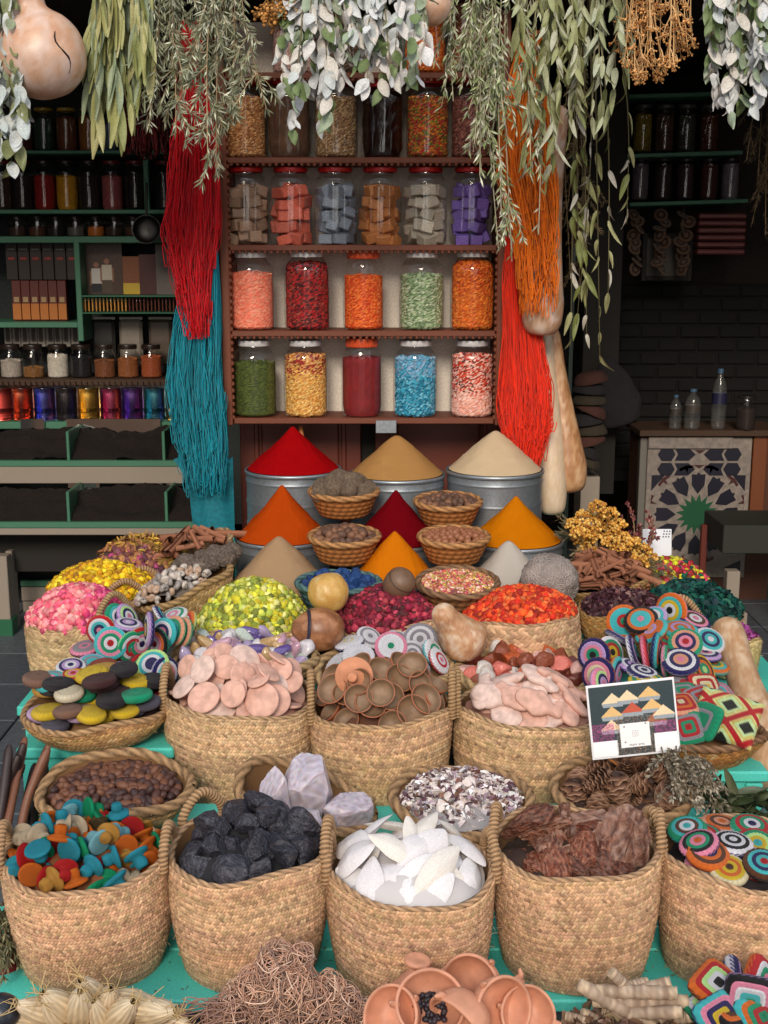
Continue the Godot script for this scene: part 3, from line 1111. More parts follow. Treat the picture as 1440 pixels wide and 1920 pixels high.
func left_shop() -> void:
	var green := M("green_wood", C(72, 128, 102), 0.55)
	var t := thing("shelf_unit", "tall dark wall shelves with green painted edges behind the stall", "shelves", Vector3.ZERO)
	var D := 6.2
	bp(t, "back_panel", Vector3(-1.3, 1.5, -6.62), Vector3(2.5, 2.4, 0.03), M("shelf_back", C(52, 58, 58), 0.8, {"tex": "mottle"}))
	var x1 := -0.990569
	for q in [[285, 2.252, 0.016], [397, 1.972, 0.02], [449, 1.844, 0.032]]:
		green_board(t, -2.5, x1, q[1], -D, 0.38, q[2])
	green_board(t, -2.5, -1.532005, 1.425, -D, 0.38, 0.028)
	green_board(t, -1.508951, x1, 1.556, -D, 0.38, 0.008)
	green_board(t, -1.512928, x1, 1.472, -D, 0.38, 0.006)
	bp(t, "upright", Vector3(-1.519970, (1.816 + 1.330) * 0.5, -D - 0.1), Vector3(0.028, 1.816 - 1.330, 0.2), green)
	bp(t, "upright", Vector3(-1.163737, 2.093, -D - 0.02), Vector3(0.026, 0.29, 0.03), green)
	var brown := M("dark_wood", C(70, 46, 30), 0.7, {"tex": "grain", "ts": Vector3(3, 30, 30)})
	bp(t, "lower_shelf", Vector3(-1.74, 1.131, -6.30), Vector3(1.6, 0.03, 0.36), brown)
	for i in 46:
		bp(t, "dentil", Vector3(-2.1 + i * 0.028, 1.131 - 0.004, -6.11), Vector3(0.012, 0.022, 0.012), brown, 0.002)
	# jars, four rows
	var glint := [C(206, 168, 60), C(60, 50, 44)]
	var top := [[82, "dark green", C(40, 60, 46), 0.74, C(190, 150, 40)], [124, "brown", C(110, 62, 34), 0.78, C(190, 150, 40)], [166, "ochre", C(150, 92, 40), 0.8, C(120, 90, 50)], [206, "slate blue", C(84, 98, 112), 0.68, C(60, 50, 40)], [40, "dark red", C(86, 34, 26), 0.7, C(70, 40, 30)]]
	for q in top:
		jar("jar of %s powder on the top green shelf behind the stall" % q[1], Vector3((-1.897711 + q[0] * (-1.895075 - -1.897711)), 2.252, -6.33), 0.054, 0.21, {"lid": q[4], "cols": [q[2]], "level": q[3], "neck": 0.8, "fill": "powder"})
	for q in [[4, "dark brown", C(54, 30, 20)], [42, "black seed", C(30, 24, 22)], [83, "deep red", C(150, 28, 24)], [125, "golden yellow", C(212, 146, 30)], [167, "dark seed", C(40, 32, 28)], [210, "dusty pink", C(168, 84, 84)], [254, "black", C(26, 22, 22)], [308, "charcoal", C(40, 36, 36)]]:
		jar("jar of %s spice on the middle green shelf behind the stall" % q[1], Vector3((-1.916071 + q[0] * (-1.913410 - -1.916071)), 1.972, -6.33), 0.056, 0.24, {"lid": C(110, 26, 26) if int(q[0]) % 2 == 0 else C(50, 20, 18), "cols": [q[2]], "level": 0.68, "neck": 0.74, "fill": "grain" if "seed" in q[1] else "powder"})
	var k := 0
	for q in [[30, "coffee brown", C(60, 40, 30)], [68, "rust", C(80, 44, 30)], [103, "black tea", C(30, 26, 24)], [140, "pale grey", C(90, 88, 84)], [178, "orange", C(190, 104, 36)], [213, "umber", C(56, 40, 30)], [248, "chestnut", C(70, 40, 28)]]:
		jar("short jar of %s goods under the jars of powder" % q[1], Vector3((-1.924049 + q[0] * (-1.921377 - -1.924049)), 1.844, -6.33), 0.046, 0.10, {"lid": C(52, 30, 26), "cols": [q[2]], "level": 0.42, "neck": 0.85, "lidh": 0.14, "fill": "powder"})
	for q in [[18, "pale salt", C(170, 160, 150), 0.5], [60, "ochre root", C(130, 90, 50), 0.28], [106, "white lumps", C(200, 192, 180), 0.66], [150, "black nigella", C(22, 22, 26), 0.6], [194, "brown bark", C(120, 72, 44), 0.5], [238, "tawny resin", C(140, 84, 46), 0.56], [282, "rusty chips", C(156, 78, 44), 0.62]]:
		jar("round glass jar of %s on the dark brown shelf" % q[1], Vector3((-1.938402 + q[0] * (-1.935710 - -1.938402)), 1.147, -6.24), 0.056, 0.165, {"lid": C(48, 34, 28), "cols": [q[2]], "level": q[3], "neck": 0.8, "shoulder": 0.6, "lidh": 0.14, "fill": "petal"})
	# cartons
	var pr := ["dark", "ochre", "grey"]
	for i in 6:
		var x: float = -1.872747 + i * 0.061
		var c := thing("carton", "dark tea carton with a red emblem, %s in the upper compartment" % ORD[i], "carton", Vector3(x, 1.631, -6.32), "tea cartons on the wall shelves")
		bp(c, "body", Vector3(0, 0.092, 0), Vector3(0.058, 0.184, 0.05), M("carton_dark", C(40, 28, 24), 0.5), 0.002)
		bp(c, "emblem", Vector3(0, 0.105, 0.027), Vector3(0.032, 0.014, 0.003), M("carton_red", C(150, 44, 40), 0.5), 0.001)
		bp(c, "label_band", Vector3(0, 0.15, 0.0265), Vector3(0.04, 0.008, 0.002), M("carton_grey", C(120, 112, 104), 0.5), 0.0005)
	for i in 6:
		var c := thing("carton", "orange and maroon spice carton, %s in the lower compartment" % ORD[i], "carton", Vector3(-1.858828 + i * 0.046, 1.428, -6.32), "spice cartons on the wall shelves")
		bp(c, "body", Vector3(0, 0.10, 0), Vector3(0.044, 0.20, 0.05), M("carton_maroon", C(94, 34, 26), 0.5), 0.002)
		bp(c, "lower_print", Vector3(0, 0.045, 0.027), Vector3(0.042, 0.08, 0.003), M("carton_orange", C(190, 112, 44), 0.5), 0.001)
		bp(c, "picture", Vector3(0, 0.105, 0.0265), Vector3(0.026, 0.026, 0.002), M("carton_cream", C(170, 140, 100), 0.5), 0.0005)
	for i in 9:
		var c := thing("carton", "grey printed packet, %s under the green board" % ORD[i], "carton", Vector3(-1.939514 + i * 0.043, 1.290, -6.4), "grey packets on the wall shelves")
		bp(c, "body", Vector3(0, 0.065, 0), Vector3(0.040, 0.13, 0.04), M("carton_pale", C(150, 142, 134), 0.6), 0.002)
		bp(c, "picture", Vector3(rr(-0.004, 0.004), 0.065, 0.0215), Vector3(0.02, 0.08, 0.002), M("carton_print", C(78, 66, 60), 0.6), 0.0005)  # dark brown print on the pale packet
	# pictures propped in the right-hand compartment
	var pw := thing("poster", "propped photograph of two standing people in white shirts", "poster", Vector3(-1.430334, 1.557, -6.33))
	part(pw, "board", box_mesh(Vector3(0.215, 0.27, 0.006), 0.001, Vector3(0, 0.135, 0)), M("poster_edge", C(120, 110, 100), 0.6))
	part(pw, "print", quad_mesh(0.213, 0.268), print_mat("people", 96, 120), Transform3D(Basis(), Vector3(0, 0.135, 0.0045)))
	for q in [[247, 0.085, 0.19, C(150, 84, 44), "narrow orange poster with a yellow foot"], [278, 0.085, 0.20, C(84, 26, 28), "narrow dark red poster"], [312, 0.10, 0.25, C(120, 110, 104), "pale grey poster beside the red yarn"]]:
		var b := thing("poster", q[4] + " on the wall shelves", "poster", Vector3(-1.943095 + q[0] * (-1.940396 - -1.943095), 1.557, -6.31))
		bp(b, "board", Vector3(0, q[2] * 0.5, 0), Vector3(q[1], q[2], 0.006), M("poster%d" % q[0], q[3], 0.5, {"tex": "mottle", "ts": 9.0}), 0.001)
		if q[0] == 247: bp(b, "lower_print", Vector3(0, 0.03, 0.004), Vector3(0.083, 0.055, 0.003), M("poster_yellow", C(206, 172, 50), 0.5), 0.0005)
	for i in 26:
		var w := i < 13
		jar(("little bottle of pale amber oil, %s of the bright ones" % ORD[i]) if w else ("little bottle of brown oil, %s of the dim ones" % ORD[i - 13]), Vector3(-1.520156 + i * 0.0185, 1.475, -6.25), 0.0085, 0.068, {"lid": C(206, 180, 120) if w else C(120, 60, 40), "lidh": 0.22, "cols": [C(216, 150, 70) if w else C(110, 54, 34)], "level": 0.7, "group": "little bottles on the narrow shelf"})
	for q in [[188, C(60, 58, 56), "dark"], [240, C(160, 150, 138), "pale"], [296, C(110, 96, 84), "brown"]]:
		var b := thing("plastic_bag", "%s plastic bag of herbs standing behind the round jars" % q[2], "bag", Vector3(-1.966523 + q[0] * (-1.963792 - -1.966523), 1.178, -6.42))
		part(b, "bag", box_mesh(Vector3(0.12, 0.24, 0.05), 0.015, Vector3(0, 0.13, 0)), M("bag%s" % q[2], q[1], 0.25, {"tex": "mottle", "ts": 12.0}))
		bp(b, "seal", Vector3(0, 0.255, 0), Vector3(0.122, 0.014, 0.008), M("seal", C(190, 184, 176), 0.3), 0.002)
	# dark pan hanging before the shelves
	var pan := gourd("hanging_pan", "round black pan hanging before the green shelves", "pan", prof([0.0, -0.02, 0.05, -0.012, 0.066, 0.01, 0.068, 0.03, 0.064, 0.03, 0.05, 0.0, 0.0, -0.01]), M("iron", C(30, 28, 28), 0.35, {"metal": 0.3}), Vector3(-1.127,1.868,-6.000), Basis(Vector3.RIGHT, 1.4), "", 0.0)
	var hd := MB.new()
	hd.tube(PackedVector3Array([Vector3(0, 0.03, -0.06), Vector3(0, 0.02, -0.22)]), 0.006, 6)
	part(pan, "handle", hd.mesh(), M("iron", C(30, 28, 28)))
	# coloured liquids on the thick green board
	green_board(t, -2.5, -1.024192, 0.950, -6.0, 0.28, 0.036)
	var mirror := M("mirror", C(235, 232, 228), 0.06, {"metal": 1.0})
	bp(t, "added_mirror_strip", Vector3(-1.78, 0.986, -6.2), Vector3(1.6, 0.016, 0.01), mirror, 0.001, Basis(Vector3.RIGHT, -0.17))  # mirror strip added to send a bright band through the liquids
	bp(t, "added_back_mirror", Vector3(-1.83, 1.024, -6.235), Vector3(1.56, 0.17, 0.01), M("added_back_mirror", C(225, 220, 214), 0.25, {"metal": 1.0}), 0.001, Basis(Vector3.RIGHT, -0.17))  # tilted mirror added behind the jars so the liquids glow
	for q in [[4, "scarlet", C(224, 30, 22)], [42, "red orange", C(190, 60, 22)], [84, "deep blue", C(34, 44, 168)], [125, "black", C(24, 16, 20)], [166, "amber yellow", C(222, 160, 30)], [208, "magenta", C(150, 16, 70)], [248, "violet", C(70, 26, 140)], [289, "sea blue", C(20, 122, 150)], [330, "pale gold", C(226, 180, 70)]]:
		liquid("straight glass jar of %s liquid on the green board" % q[1], Vector3(-1.905379 + q[0] * (-1.902733 - -1.905379), 0.950, -6.07), 0.053, 0.165, q[2])
	# sloping counters of dried goods with a mirror behind
	var white := M("white_wood", C(160, 147, 134), 0.7, {"tex": "grain", "ts": Vector3(3, 30, 30), "bump": "grain", "bd": 0.1})
	var ct := thing("goods_counter", "stepped counter of dark dried goods with green and white boards", "counter")
	var seeds := M("dark_goods", C(52, 32, 26), 0.9, {"tex": "fine", "ts": 6.0, "bump": "cells", "bd": 0.8})
	var tiers := [[5.70, 863, 874, 905, 806, 5.99, [115, 298]], [5.42, 979, 989, 1001, 906, 5.69, [118, 305]]]
	var ys := [[0.808, 0.780, 0.701, 0.929, 0.748], [0.573, 0.546, 0.516, 0.704, 0.525]]
	for i in 2:
		var d: float = [5.70, 5.42][i]
		var y: Array = ys[i]
		var xr: float = [-0.941289, -0.839299][i]
		var xl := -2.5
		var xm := (xl + xr) * 0.5
		bp(ct, "green_edge", Vector3(xm, y[0] - (y[0] - y[1]) * 0.5, -d), Vector3(xr - xl, y[0] - y[1], 0.03), green)
		bp(ct, "white_board", Vector3(xm, (y[1] + y[2]) * 0.5 - 0.001, -d + 0.004), Vector3(xr - xl, y[1] - y[2], 0.03), white)
		bp(ct, "tray_floor", Vector3(xm, y[0] - 0.05, -d - 0.14), Vector3(xr - xl, 0.02, 0.26), white)
		var b := MB.new()
		var pts := PackedVector3Array()
		var nz := FastNoiseLite.new()
		nz.seed = i; nz.frequency = 3.0
		for r in 12:
			for c in 90:
				var f := r / 11.0
				var x := lerpf(xl, xr, c / 89.0)
				pts.append(Vector3(x, y[0] - 0.01 + f * 0.125 + nz.get_noise_2d(x, f) * 0.05 + rr(-0.004, 0.004), -d - 0.01 - f * 0.24))
		b.grid(pts, 12, 90, false)
		part(ct, "dried_goods", b.mesh(), seeds, Transform3D(), "stuff")
		for px in [[-1.487283, -1.037411], [-1.427941, -0.984378]][i]:
			bp(ct, "divider", Vector3(px, y[0] + 0.05, -d - 0.13), Vector3(0.014, 0.17, 0.24), green)
		for mx in [[[-1.782690, -1.667340], [-1.557232, -1.095830]], [[-1.492703, -1.341415], [-1.172478, -1.046405], [-1.028755, -0.945547]]][i]:
			bp(ct, "mirror", Vector3((mx[0] + mx[1]) * 0.5, (y[0] + 0.085), -d - 0.275), Vector3(mx[1] - mx[0], 0.15, 0.01), mirror, 0.001, Basis(Vector3.RIGHT, -0.10))
	bp(ct, "under_board", Vector3(-1.6, 0.401, -5.62), Vector3(1.8, 0.22, 0.03), M("black_wood", C(34, 30, 26), 0.8))
	var lb := Vector3(-1.264454, 0, -5.9)
	bp(ct, "lower_green_edge", Vector3(lb.x, 0.171, -5.85), Vector3(1.05, 0.03, 0.03), green)
	bp(ct, "lower_board", Vector3(lb.x, 0.116, -5.855), Vector3(1.05, 0.07, 0.03), white)
	bp(ct, "plinth", Vector3(lb.x, 0.045, -5.87), Vector3(1.05, 0.085, 0.03), white)
	bp(ct, "leg", Vector3(-1.766718, 0.2, -5.5), Vector3(0.07, 0.4, 0.07), white)
	bp(ct, "leg_foot", Vector3(-1.766718, 0.05, -5.5), Vector3(0.09, 0.1, 0.09), M("foot_green", C(30, 96, 66), 0.5))
	bp(ct, "leg", Vector3(-1.753491, 0.2, -5.6), Vector3(0.03, 0.4, 0.07), white)


func liquid(label: String, p: Vector3, r: float, h: float, col: Color) -> void:
	var t := thing("liquid_jar", label, "jar", p, "jars of coloured liquid")
	var m := MB.new()
	m.loft(circle(36), prof([0.001, 0.001, r * 0.9, 0.002, r * 0.98, 0.010, r * 0.98, h * 0.96, r * 0.9, h * 0.965, 0.001, h * 0.965]))
	part(t, "liquid", m.mesh(), M("liq%s" % col.to_html(), col.lerp(Color.WHITE, 0.28), 0.0, {"refr": 0.033}))
	var g := MB.new()
	g.loft(circle(32), prof([r, h * 0.962, r, h * 0.985, r * 0.97, h, r * 0.9, h]))
	part(t, "glass", g.mesh(), M("glass", Color.WHITE, 0.03, {"alpha": 0.0}))


func quad_mesh(w: float, h: float) -> ArrayMesh:
	var m := MB.new()
	m.grid(PackedVector3Array([Vector3(-w, -h, 0) * 0.5, Vector3(w, -h, 0) * 0.5, Vector3(-w, h, 0) * 0.5, Vector3(w, h, 0) * 0.5]), 2, 2, false)
	m.uv = PackedVector2Array([Vector2(0, 1), Vector2(1, 1), Vector2(0, 0), Vector2(1, 0)])
	return m.mesh()


# flat printed pictures
func print_mat(what: String, w: int, h: int) -> StandardMaterial3D:
	var im := Image.create(w, h, false, Image.FORMAT_RGB8)
	if what == "people":
		for y in h:
			for x in w:
				im.set_pixel(x, y, vary(C(96, 66, 50) if (x * 7 + y * 3) % 11 < 5 else C(60, 44, 38), 0.3))
		for q in [[36, 60, C(206, 200, 194), C(30, 30, 36)], [60, 52, C(200, 190, 172), C(84, 70, 54)]]:
			for y in range(q[1] - 12, h - 4):
				for x in range(q[0] - 16, q[0] + 17):
					var dy: int = y - q[1]
					var dx: int = absi(x - q[0])
					if dy < 2 and dx * dx + (dy + 6) * (dy + 6) < 40: im.set_pixel(x, y, C(150, 104, 80))
					elif dy >= 2 and dy < 36 and dx < 12: im.set_pixel(x, y, vary(q[2], 0.05))
					elif dy >= 8 and dy < 40 and dx >= 12 and dx < 16: im.set_pixel(x, y, C(150, 104, 80))
					elif dy >= 36 and dx < 12: im.set_pixel(x, y, q[3])
	elif what == "stall":
		for y in h:
			for x in w:
				im.set_pixel(x, y, vary(C(42, 58, 64), 0.2))
		for q in [[60, 18, 0], [100, 14, 0], [156, 10, 1], [56, 52, 1], [110, 46, 2], [162, 42, 1], [52, 86, 0], [168, 76, 3], [190, 60, 0]]:
			var col: Color = [C(232, 206, 170), C(220, 180, 120), C(190, 84, 60), C(170, 96, 60)][q[2]]
			for y in 27:
				for x in range(-int(y * 1.15), int(y * 1.15) + 1):
					var xx: int = q[0] + x
					if xx >= 0 and xx < w: im.set_pixel(xx, q[1] + y, vary(col, 0.06))
			for y in 10:
				for x in range(-28 + y / 3, 29 - y / 3):
					var xx: int = q[0] + x
					if xx >= 0 and xx < w: im.set_pixel(xx, q[1] + 27 + y, vary(C(150, 158, 166), 0.1))
		for i in 5200:
			var x := R.randi() % w
			var y := 96 + R.randi() % 46
			if absi(x - 110) > 52: im.set_pixel(x, y, vary(pick([C(210, 60, 150), C(160, 40, 120), C(230, 120, 180), C(90, 40, 60)]) if x < 74 or y > 100 else C(70, 80, 70), 0.2))
		im.fill_rect(Rect2i(0, 140, 64, 40), C(244, 244, 246))
		im.fill_rect(Rect2i(160, 132, 60, 48), C(244, 244, 246))
		for i in 4000:
			im.set_pixel(62 + R.randi() % 98, 82 + R.randi() % 98, vary(pick([C(120, 70, 50), C(190, 130, 90), C(170, 190, 190), C(70, 50, 60)]), 0.2))
		im.fill_rect(Rect2i(72, 100, 78, 62), C(240, 238, 238))
		for q in [[82, 106], [138, 102], [82, 146]]:
			im.fill_rect(Rect2i(q[0], q[1], 4, 4), C(120, 120, 126))
		# a little camera-like sign in the middle of the card
		for y in 15:
			for x in 15:
				var d := Vector2(x - 7, y - 7).length()
				if (maxi(absi(x - 7), absi(y - 7)) == 7) or absf(d - 3.5) < 0.6: im.set_pixel(104 + x, 120 + y, C(170, 170, 176))
		for i in 9:
			im.fill_rect(Rect2i(94 + i * 4 + (4 if i > 4 else 0), 154, 2, 4), C(130, 130, 136))
			im.fill_rect(Rect2i(94 + i * 4 + (4 if i > 4 else 0), 154 + (i % 3) * 2, 3, 1), C(130, 130, 136))
	var m := StandardMaterial3D.new()
	m.resource_name = "print_" + what
	m.albedo_texture = ImageTexture.create_from_image(im)
	m.roughness = 0.35
	return m


func right_shop() -> void:
	var green := M("green_wood", C(72, 128, 102), 0.55)
	var t := thing("shelf_unit", "dim wall shelves with thin green edges on the far side of the plants", "shelves")
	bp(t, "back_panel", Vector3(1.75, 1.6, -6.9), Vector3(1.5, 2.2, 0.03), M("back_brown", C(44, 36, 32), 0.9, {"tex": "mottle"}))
	for q in [[2.540, 0.970591, 1.658093], [2.257, 1.238167, 1.828677], [2.017, 1.261602, 1.870462], [2.247, 0.930985, 1.050761]]:
		bp(t, "shelf", Vector3((q[1] + q[2]) * 0.5, q[0], -6.66), Vector3(q[2] - q[1], 0.02, 0.34), green, 0.003, Basis(Vector3.BACK, 0.03))
	bp(t, "dark_upright", Vector3(1.134229, 1.6, -6.6), Vector3(0.19, 2.2, 0.3), M("black_wood", C(34, 30, 26), 0.8))
	for q in [[1205, "yellow pods", C(150, 128, 40)], [1246, "brown bark", C(90, 60, 44)], [1287, "grey moss", C(74, 76, 64)], [1330, "rusty flakes", C(104, 56, 36)]]:
		jar("tall jar of %s on the upper shelf of the far wall" % q[1], Vector3(-1.988929 + q[0] * (-1.986167 - -1.988929), 2.263 + 0.012, -6.62), 0.05, 0.235, {"lid": C(90, 88, 86), "cols": [q[2], (q[2] as Color).darkened(0.3)], "level": 0.78, "neck": 0.84, "fill": "petal"})
	for q in [[1090, "tan", C(110, 76, 50)]]:
		jar("jar of %s lumps beside the black post of the far wall" % q[1], Vector3(-1.988929 + q[0] * (-1.986167 - -1.988929), 2.255, -6.62), 0.045, 0.14, {"lid": C(60, 52, 48), "cols": [q[2]], "level": 0.7, "neck": 0.84, "fill": "petal"})
	for q in [[1200, "mauve grey", C(96, 84, 92)], [1243, "dark brown", C(52, 36, 32)], [1285, "plum", C(60, 36, 44)], [1329, "maroon", C(70, 32, 28)], [1369, "lavender grey", C(112, 102, 112)]]:
		jar("jar of %s powder on the lower shelf of the far wall" % q[1], Vector3(-2.004715 + q[0] * (-2.001931 - -2.004715), 2.025 + 0.01, -6.62), 0.048, 0.21, {"lid": C(56, 48, 46), "cols": [q[2]], "level": 0.86, "neck": 0.84})
	for i in 6:
		var b := thing("striped_box", "flat dull red box, %s from the top of its stack under the far shelf" % ["first", "second", "third", "fourth", "fifth", "sixth"][i], "box", Vector3(1.742352, 1.950 - i * 0.036, -6.56), "flat red boxes stacked under the far shelf")
		bp(b, "body", Vector3.ZERO, Vector3(0.25, 0.028, 0.16), M("dull_red", C(120, 60, 58), 0.4, {"tex": "grain", "ts": Vector3(2, 40, 40)}), 0.008)
	# strings of little woven discs
	for k in 3:
		var sx: float = [1.298644, 1.431769, 1.543159][k]
		var s := thing("disc_string", "string of small brown woven discs, %s under the far shelves" % ORD[k], "string", Vector3(sx, 1.974, -6.5), "strings of woven discs under the far shelves")
		var cord := MB.new()
		cord.tube(PackedVector3Array([Vector3(0, 0.02, 0), Vector3(0.01, -0.15, 0.01), Vector3(0, -0.32, 0)]), 0.003, 4)
		part(s, "cord", cord.mesh(), M("cord", C(80, 66, 50), 0.9))
		var dm := ring_disc([C(120, 92, 76), C(66, 50, 44), C(110, 86, 70), C(50, 38, 34)], 0.036, 0.012)
		for i in 9:
			part(s, "woven_disc", dm, M("yarn", Color.WHITE), Transform3D(facing(Vector3(rr(-0.8, 0.8), rr(0.1, 0.9), rr(0.2, 1))), Vector3(rr(-0.02, 0.02), -0.02 - i * 0.034, rr(0, 0.04))))
	var fr := thing("picture_frame", "small dark framed picture low on the far wall", "picture", Vector3(1.489,1.743,-6.600))
	bp(fr, "backing", Vector3.ZERO, Vector3(0.22, 0.2, 0.01), M("photo_dark", C(58, 48, 40), 0.4), 0.001)
	for s in [-1, 1]:
		bp(fr, "frame_side", Vector3(s * 0.12, 0, 0.006), Vector3(0.025, 0.245, 0.025), M("black_wood", C(34, 30, 26)))
		bp(fr, "frame_rail", Vector3(0, s * 0.11, 0.006), Vector3(0.212, 0.025, 0.023), M("black_wood", C(34, 30, 26)))
	bp(fr, "pale_figure", Vector3(-0.05, 0.01, 0.007), Vector3(0.04, 0.13, 0.006), M("photo_pale", C(150, 118, 90), 0.5), 0.001)
	# rough brick of the far wall, in low relief
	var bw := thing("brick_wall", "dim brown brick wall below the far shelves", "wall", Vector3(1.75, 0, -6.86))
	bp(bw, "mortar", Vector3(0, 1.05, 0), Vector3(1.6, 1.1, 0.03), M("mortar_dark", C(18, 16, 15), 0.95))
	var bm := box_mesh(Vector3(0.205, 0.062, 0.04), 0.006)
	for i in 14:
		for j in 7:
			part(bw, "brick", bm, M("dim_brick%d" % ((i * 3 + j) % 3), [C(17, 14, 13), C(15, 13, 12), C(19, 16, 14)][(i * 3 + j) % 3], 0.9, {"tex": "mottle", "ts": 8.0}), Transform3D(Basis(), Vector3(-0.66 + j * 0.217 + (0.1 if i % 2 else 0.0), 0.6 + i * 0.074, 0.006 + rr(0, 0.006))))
	# grey cloth bag hung on the wall and the dark woollen caps beside the post
	var cloth := gourd("cloth_bag", "grey spotted cloth bag hanging beside the dark doorway", "bag", prof([0.0, 0.0, 0.09, 0.02, 0.12, 0.12, 0.10, 0.24, 0.05, 0.33, 0.03, 0.36, 0.0, 0.37]), M("grey_cloth", C(40, 37, 40), 0.95, {"tex": "spangle", "ts": 9.0}), Vector3(1.227,0.885,-6.300), Basis(Vector3.BACK, 0.25), "", 0.08)
	cloth.scale = Vector3(1, 1, 0.5)
	var post := thing("green_post", "thin dark green post behind the hanging vines", "post", Vector3(0.847130, 0, -5.6))
	bp(post, "shaft", Vector3(0, 1.05, 0), Vector3(0.022, 2.1, 0.022), M("dark_green", C(30, 44, 38), 0.5))
	for i in 9:
		var cp := gourd("woollen_cap", "dark striped woollen cap, number %s down the pile beside the green post" % ["one", "two", "three", "four", "five", "six", "seven", "eight", "nine"][8 - i], "cap", prof([0.0, 0.05, 0.05, 0.045, 0.075, 0.02, 0.08, 0.0, 0.07, -0.005, 0.0, 0.0]), M("cap%d" % (i % 3), [C(60, 52, 40), C(36, 34, 36), C(78, 46, 38)][i % 3], 0.95, {"tex": "grain", "ts": Vector3(4, 60, 4)}), Vector3(0.957,0.787,-5.750) + Vector3(rr(-0.02, 0.02), i * 0.048, 0), Basis(Vector3.BACK, rr(-0.5, 0.5)), "woollen caps piled beside the green post", 0.04)
	bp(thing("white_cabinet", "narrow white cabinet edge below the woollen caps", "cabinet", Vector3(0.983891, 0, -5.85)), "side", Vector3(0, 0.36, 0), Vector3(0.09, 0.72, 0.2), M("white_wood", C(160, 147, 134)))
	# counter with the pierced star panel
	var ct := thing("shop_counter", "shop counter with a white star-patterned front panel", "counter", Vector3(1.576371, 0, -6.1))
	var top_y := 0.904
	bp(ct, "top", Vector3(0.05, top_y - 0.015, -0.1), Vector3(0.72, 0.03, 0.36), M("dark_wood", C(70, 46, 30)))
	bp(ct, "body", Vector3(0.05, top_y * 0.5 - 0.02, -0.12), Vector3(0.68, top_y - 0.04, 0.28), M("counter_body", C(84, 46, 28), 0.6, {"tex": "grain", "ts": Vector3(20, 2, 20)}))
	bp(ct, "metal_post", Vector3(-0.27, top_y * 0.5 - 0.02, 0.0), Vector3(0.05, top_y - 0.05, 0.05), M("steel", C(140, 134, 126), 0.35, {"metal": 0.7}))
	var pm := M("panel_white", C(150, 138, 130), 0.5, {"tex": "mottle", "ts": 2.0})
	bp(ct, "panel", Vector3(0.0, top_y - 0.40, 0.035), Vector3(0.52, 0.72, 0.02), pm)
	bp(ct, "panel_rail", Vector3(-0.05, top_y - 0.065, 0.052), Vector3(0.42, 0.06, 0.014), pm)
	bp(ct, "end_board", Vector3(0.30, top_y - 0.32, 0.04), Vector3(0.07, 0.6, 0.02), M("orange_wood", C(120, 64, 32), 0.5, {"tex": "grain", "ts": Vector3(20, 2, 20)}))
	var navy := M("panel_navy", C(22, 22, 38), 0.4)
	var maroon := M("panel_maroon", C(70, 34, 36), 0.4)
	var c0 := Vector3(0.0, top_y - 0.43, 0.047)
	var star := []
	for i in 32:
		var a := TAU * i / 32 + PI / 32.0
		star.append(Vector2(cos(a), sin(a)) * (0.105 if i % 2 else 0.066))
	panel_piece(ct, "star_inlay", star, c0, M("panel_green", C(26, 82, 54), 0.4))
	for i in 12:
		var a := TAU * i / 12 + PI / 2
		var kite := [Vector2(0.105, 0), Vector2(0.15, -0.032), Vector2(0.205, -0.034), Vector2(0.203, -0.010), Vector2(0.216, 0.0), Vector2(0.203, 0.010), Vector2(0.205, 0.034), Vector2(0.15, 0.032)]
		panel_piece(ct, "petal_inlay", turned(kite, a), c0, navy)
		var tee := [Vector2(0.236, -0.036), Vector2(0.250, -0.036), Vector2(0.258, 0.0), Vector2(0.250, 0.036), Vector2(0.236, 0.036), Vector2(0.241, 0.008), Vector2(0.214, 0.0), Vector2(0.241, -0.008)]
		if absf(cos(a + PI / 12)) < 0.93 or true: panel_piece(ct, "arm_inlay", turned(tee, a + PI / 12).map(func(q): return Vector2(clampf(q.x, -0.235, 0.235), clampf(q.y, -0.27, 0.27))), c0, maroon)
	for r in 2:
		var y := top_y - 0.125 - r * 0.075 - c0.y
		for s in [-1, 1]:
			panel_piece(ct, "hexagon_inlay", [Vector2(-0.044, 0), Vector2(-0.025, -0.032), Vector2(0.025, -0.032), Vector2(0.044, 0), Vector2(0.025, 0.032), Vector2(-0.025, 0.032)].map(func(q): return q + Vector2(s * 0.165, y)), c0, navy)
			panel_piece(ct, "dart_inlay", [Vector2(-0.048, -0.031), Vector2(0.022, -0.031), Vector2(0.055, 0), Vector2(0.022, 0.031), Vector2(-0.048, 0.031), Vector2(-0.034, 0)].map(func(q): return Vector2(-s * q.x + s * 0.075, q.y + y)), c0, navy)
		panel_piece(ct, "small_inlay", [Vector2(-0.026, 0.022), Vector2(0.026, 0.022), Vector2(0, 0.004)].map(func(q): return q + Vector2(0, y)), c0, maroon)
	for s in [-1, 1]:
		panel_piece(ct, "corner_inlay", [Vector2(0.235, 0.20), Vector2(0.17, 0.20), Vector2(0.235, 0.12)].map(func(q): return Vector2(q.x * s, q.y)), c0, navy)
		panel_piece(ct, "corner_inlay", [Vector2(0.235, -0.24), Vector2(0.15, -0.28), Vector2(0.235, -0.30)].map(func(q): return Vector2(q.x * s, q.y)), c0, navy)
	# bottles and jars on the counter
	for q in [[1349, 0.036, 0.30, "clear plastic bottle with a dark band on the counter", C(36, 36, 64)], [1300, 0.04, 0.20, "stout clear bottle on the counter", C(70, 64, 58)], [1268, 0.03, 0.17, "small clear bottle at the end of the counter", C(64, 58, 52)]]:
		bottle(q[3], Vector3(-1.907597 + q[0] * (-1.904948 - -1.907597), top_y, -6.08), q[1], q[2], q[4])
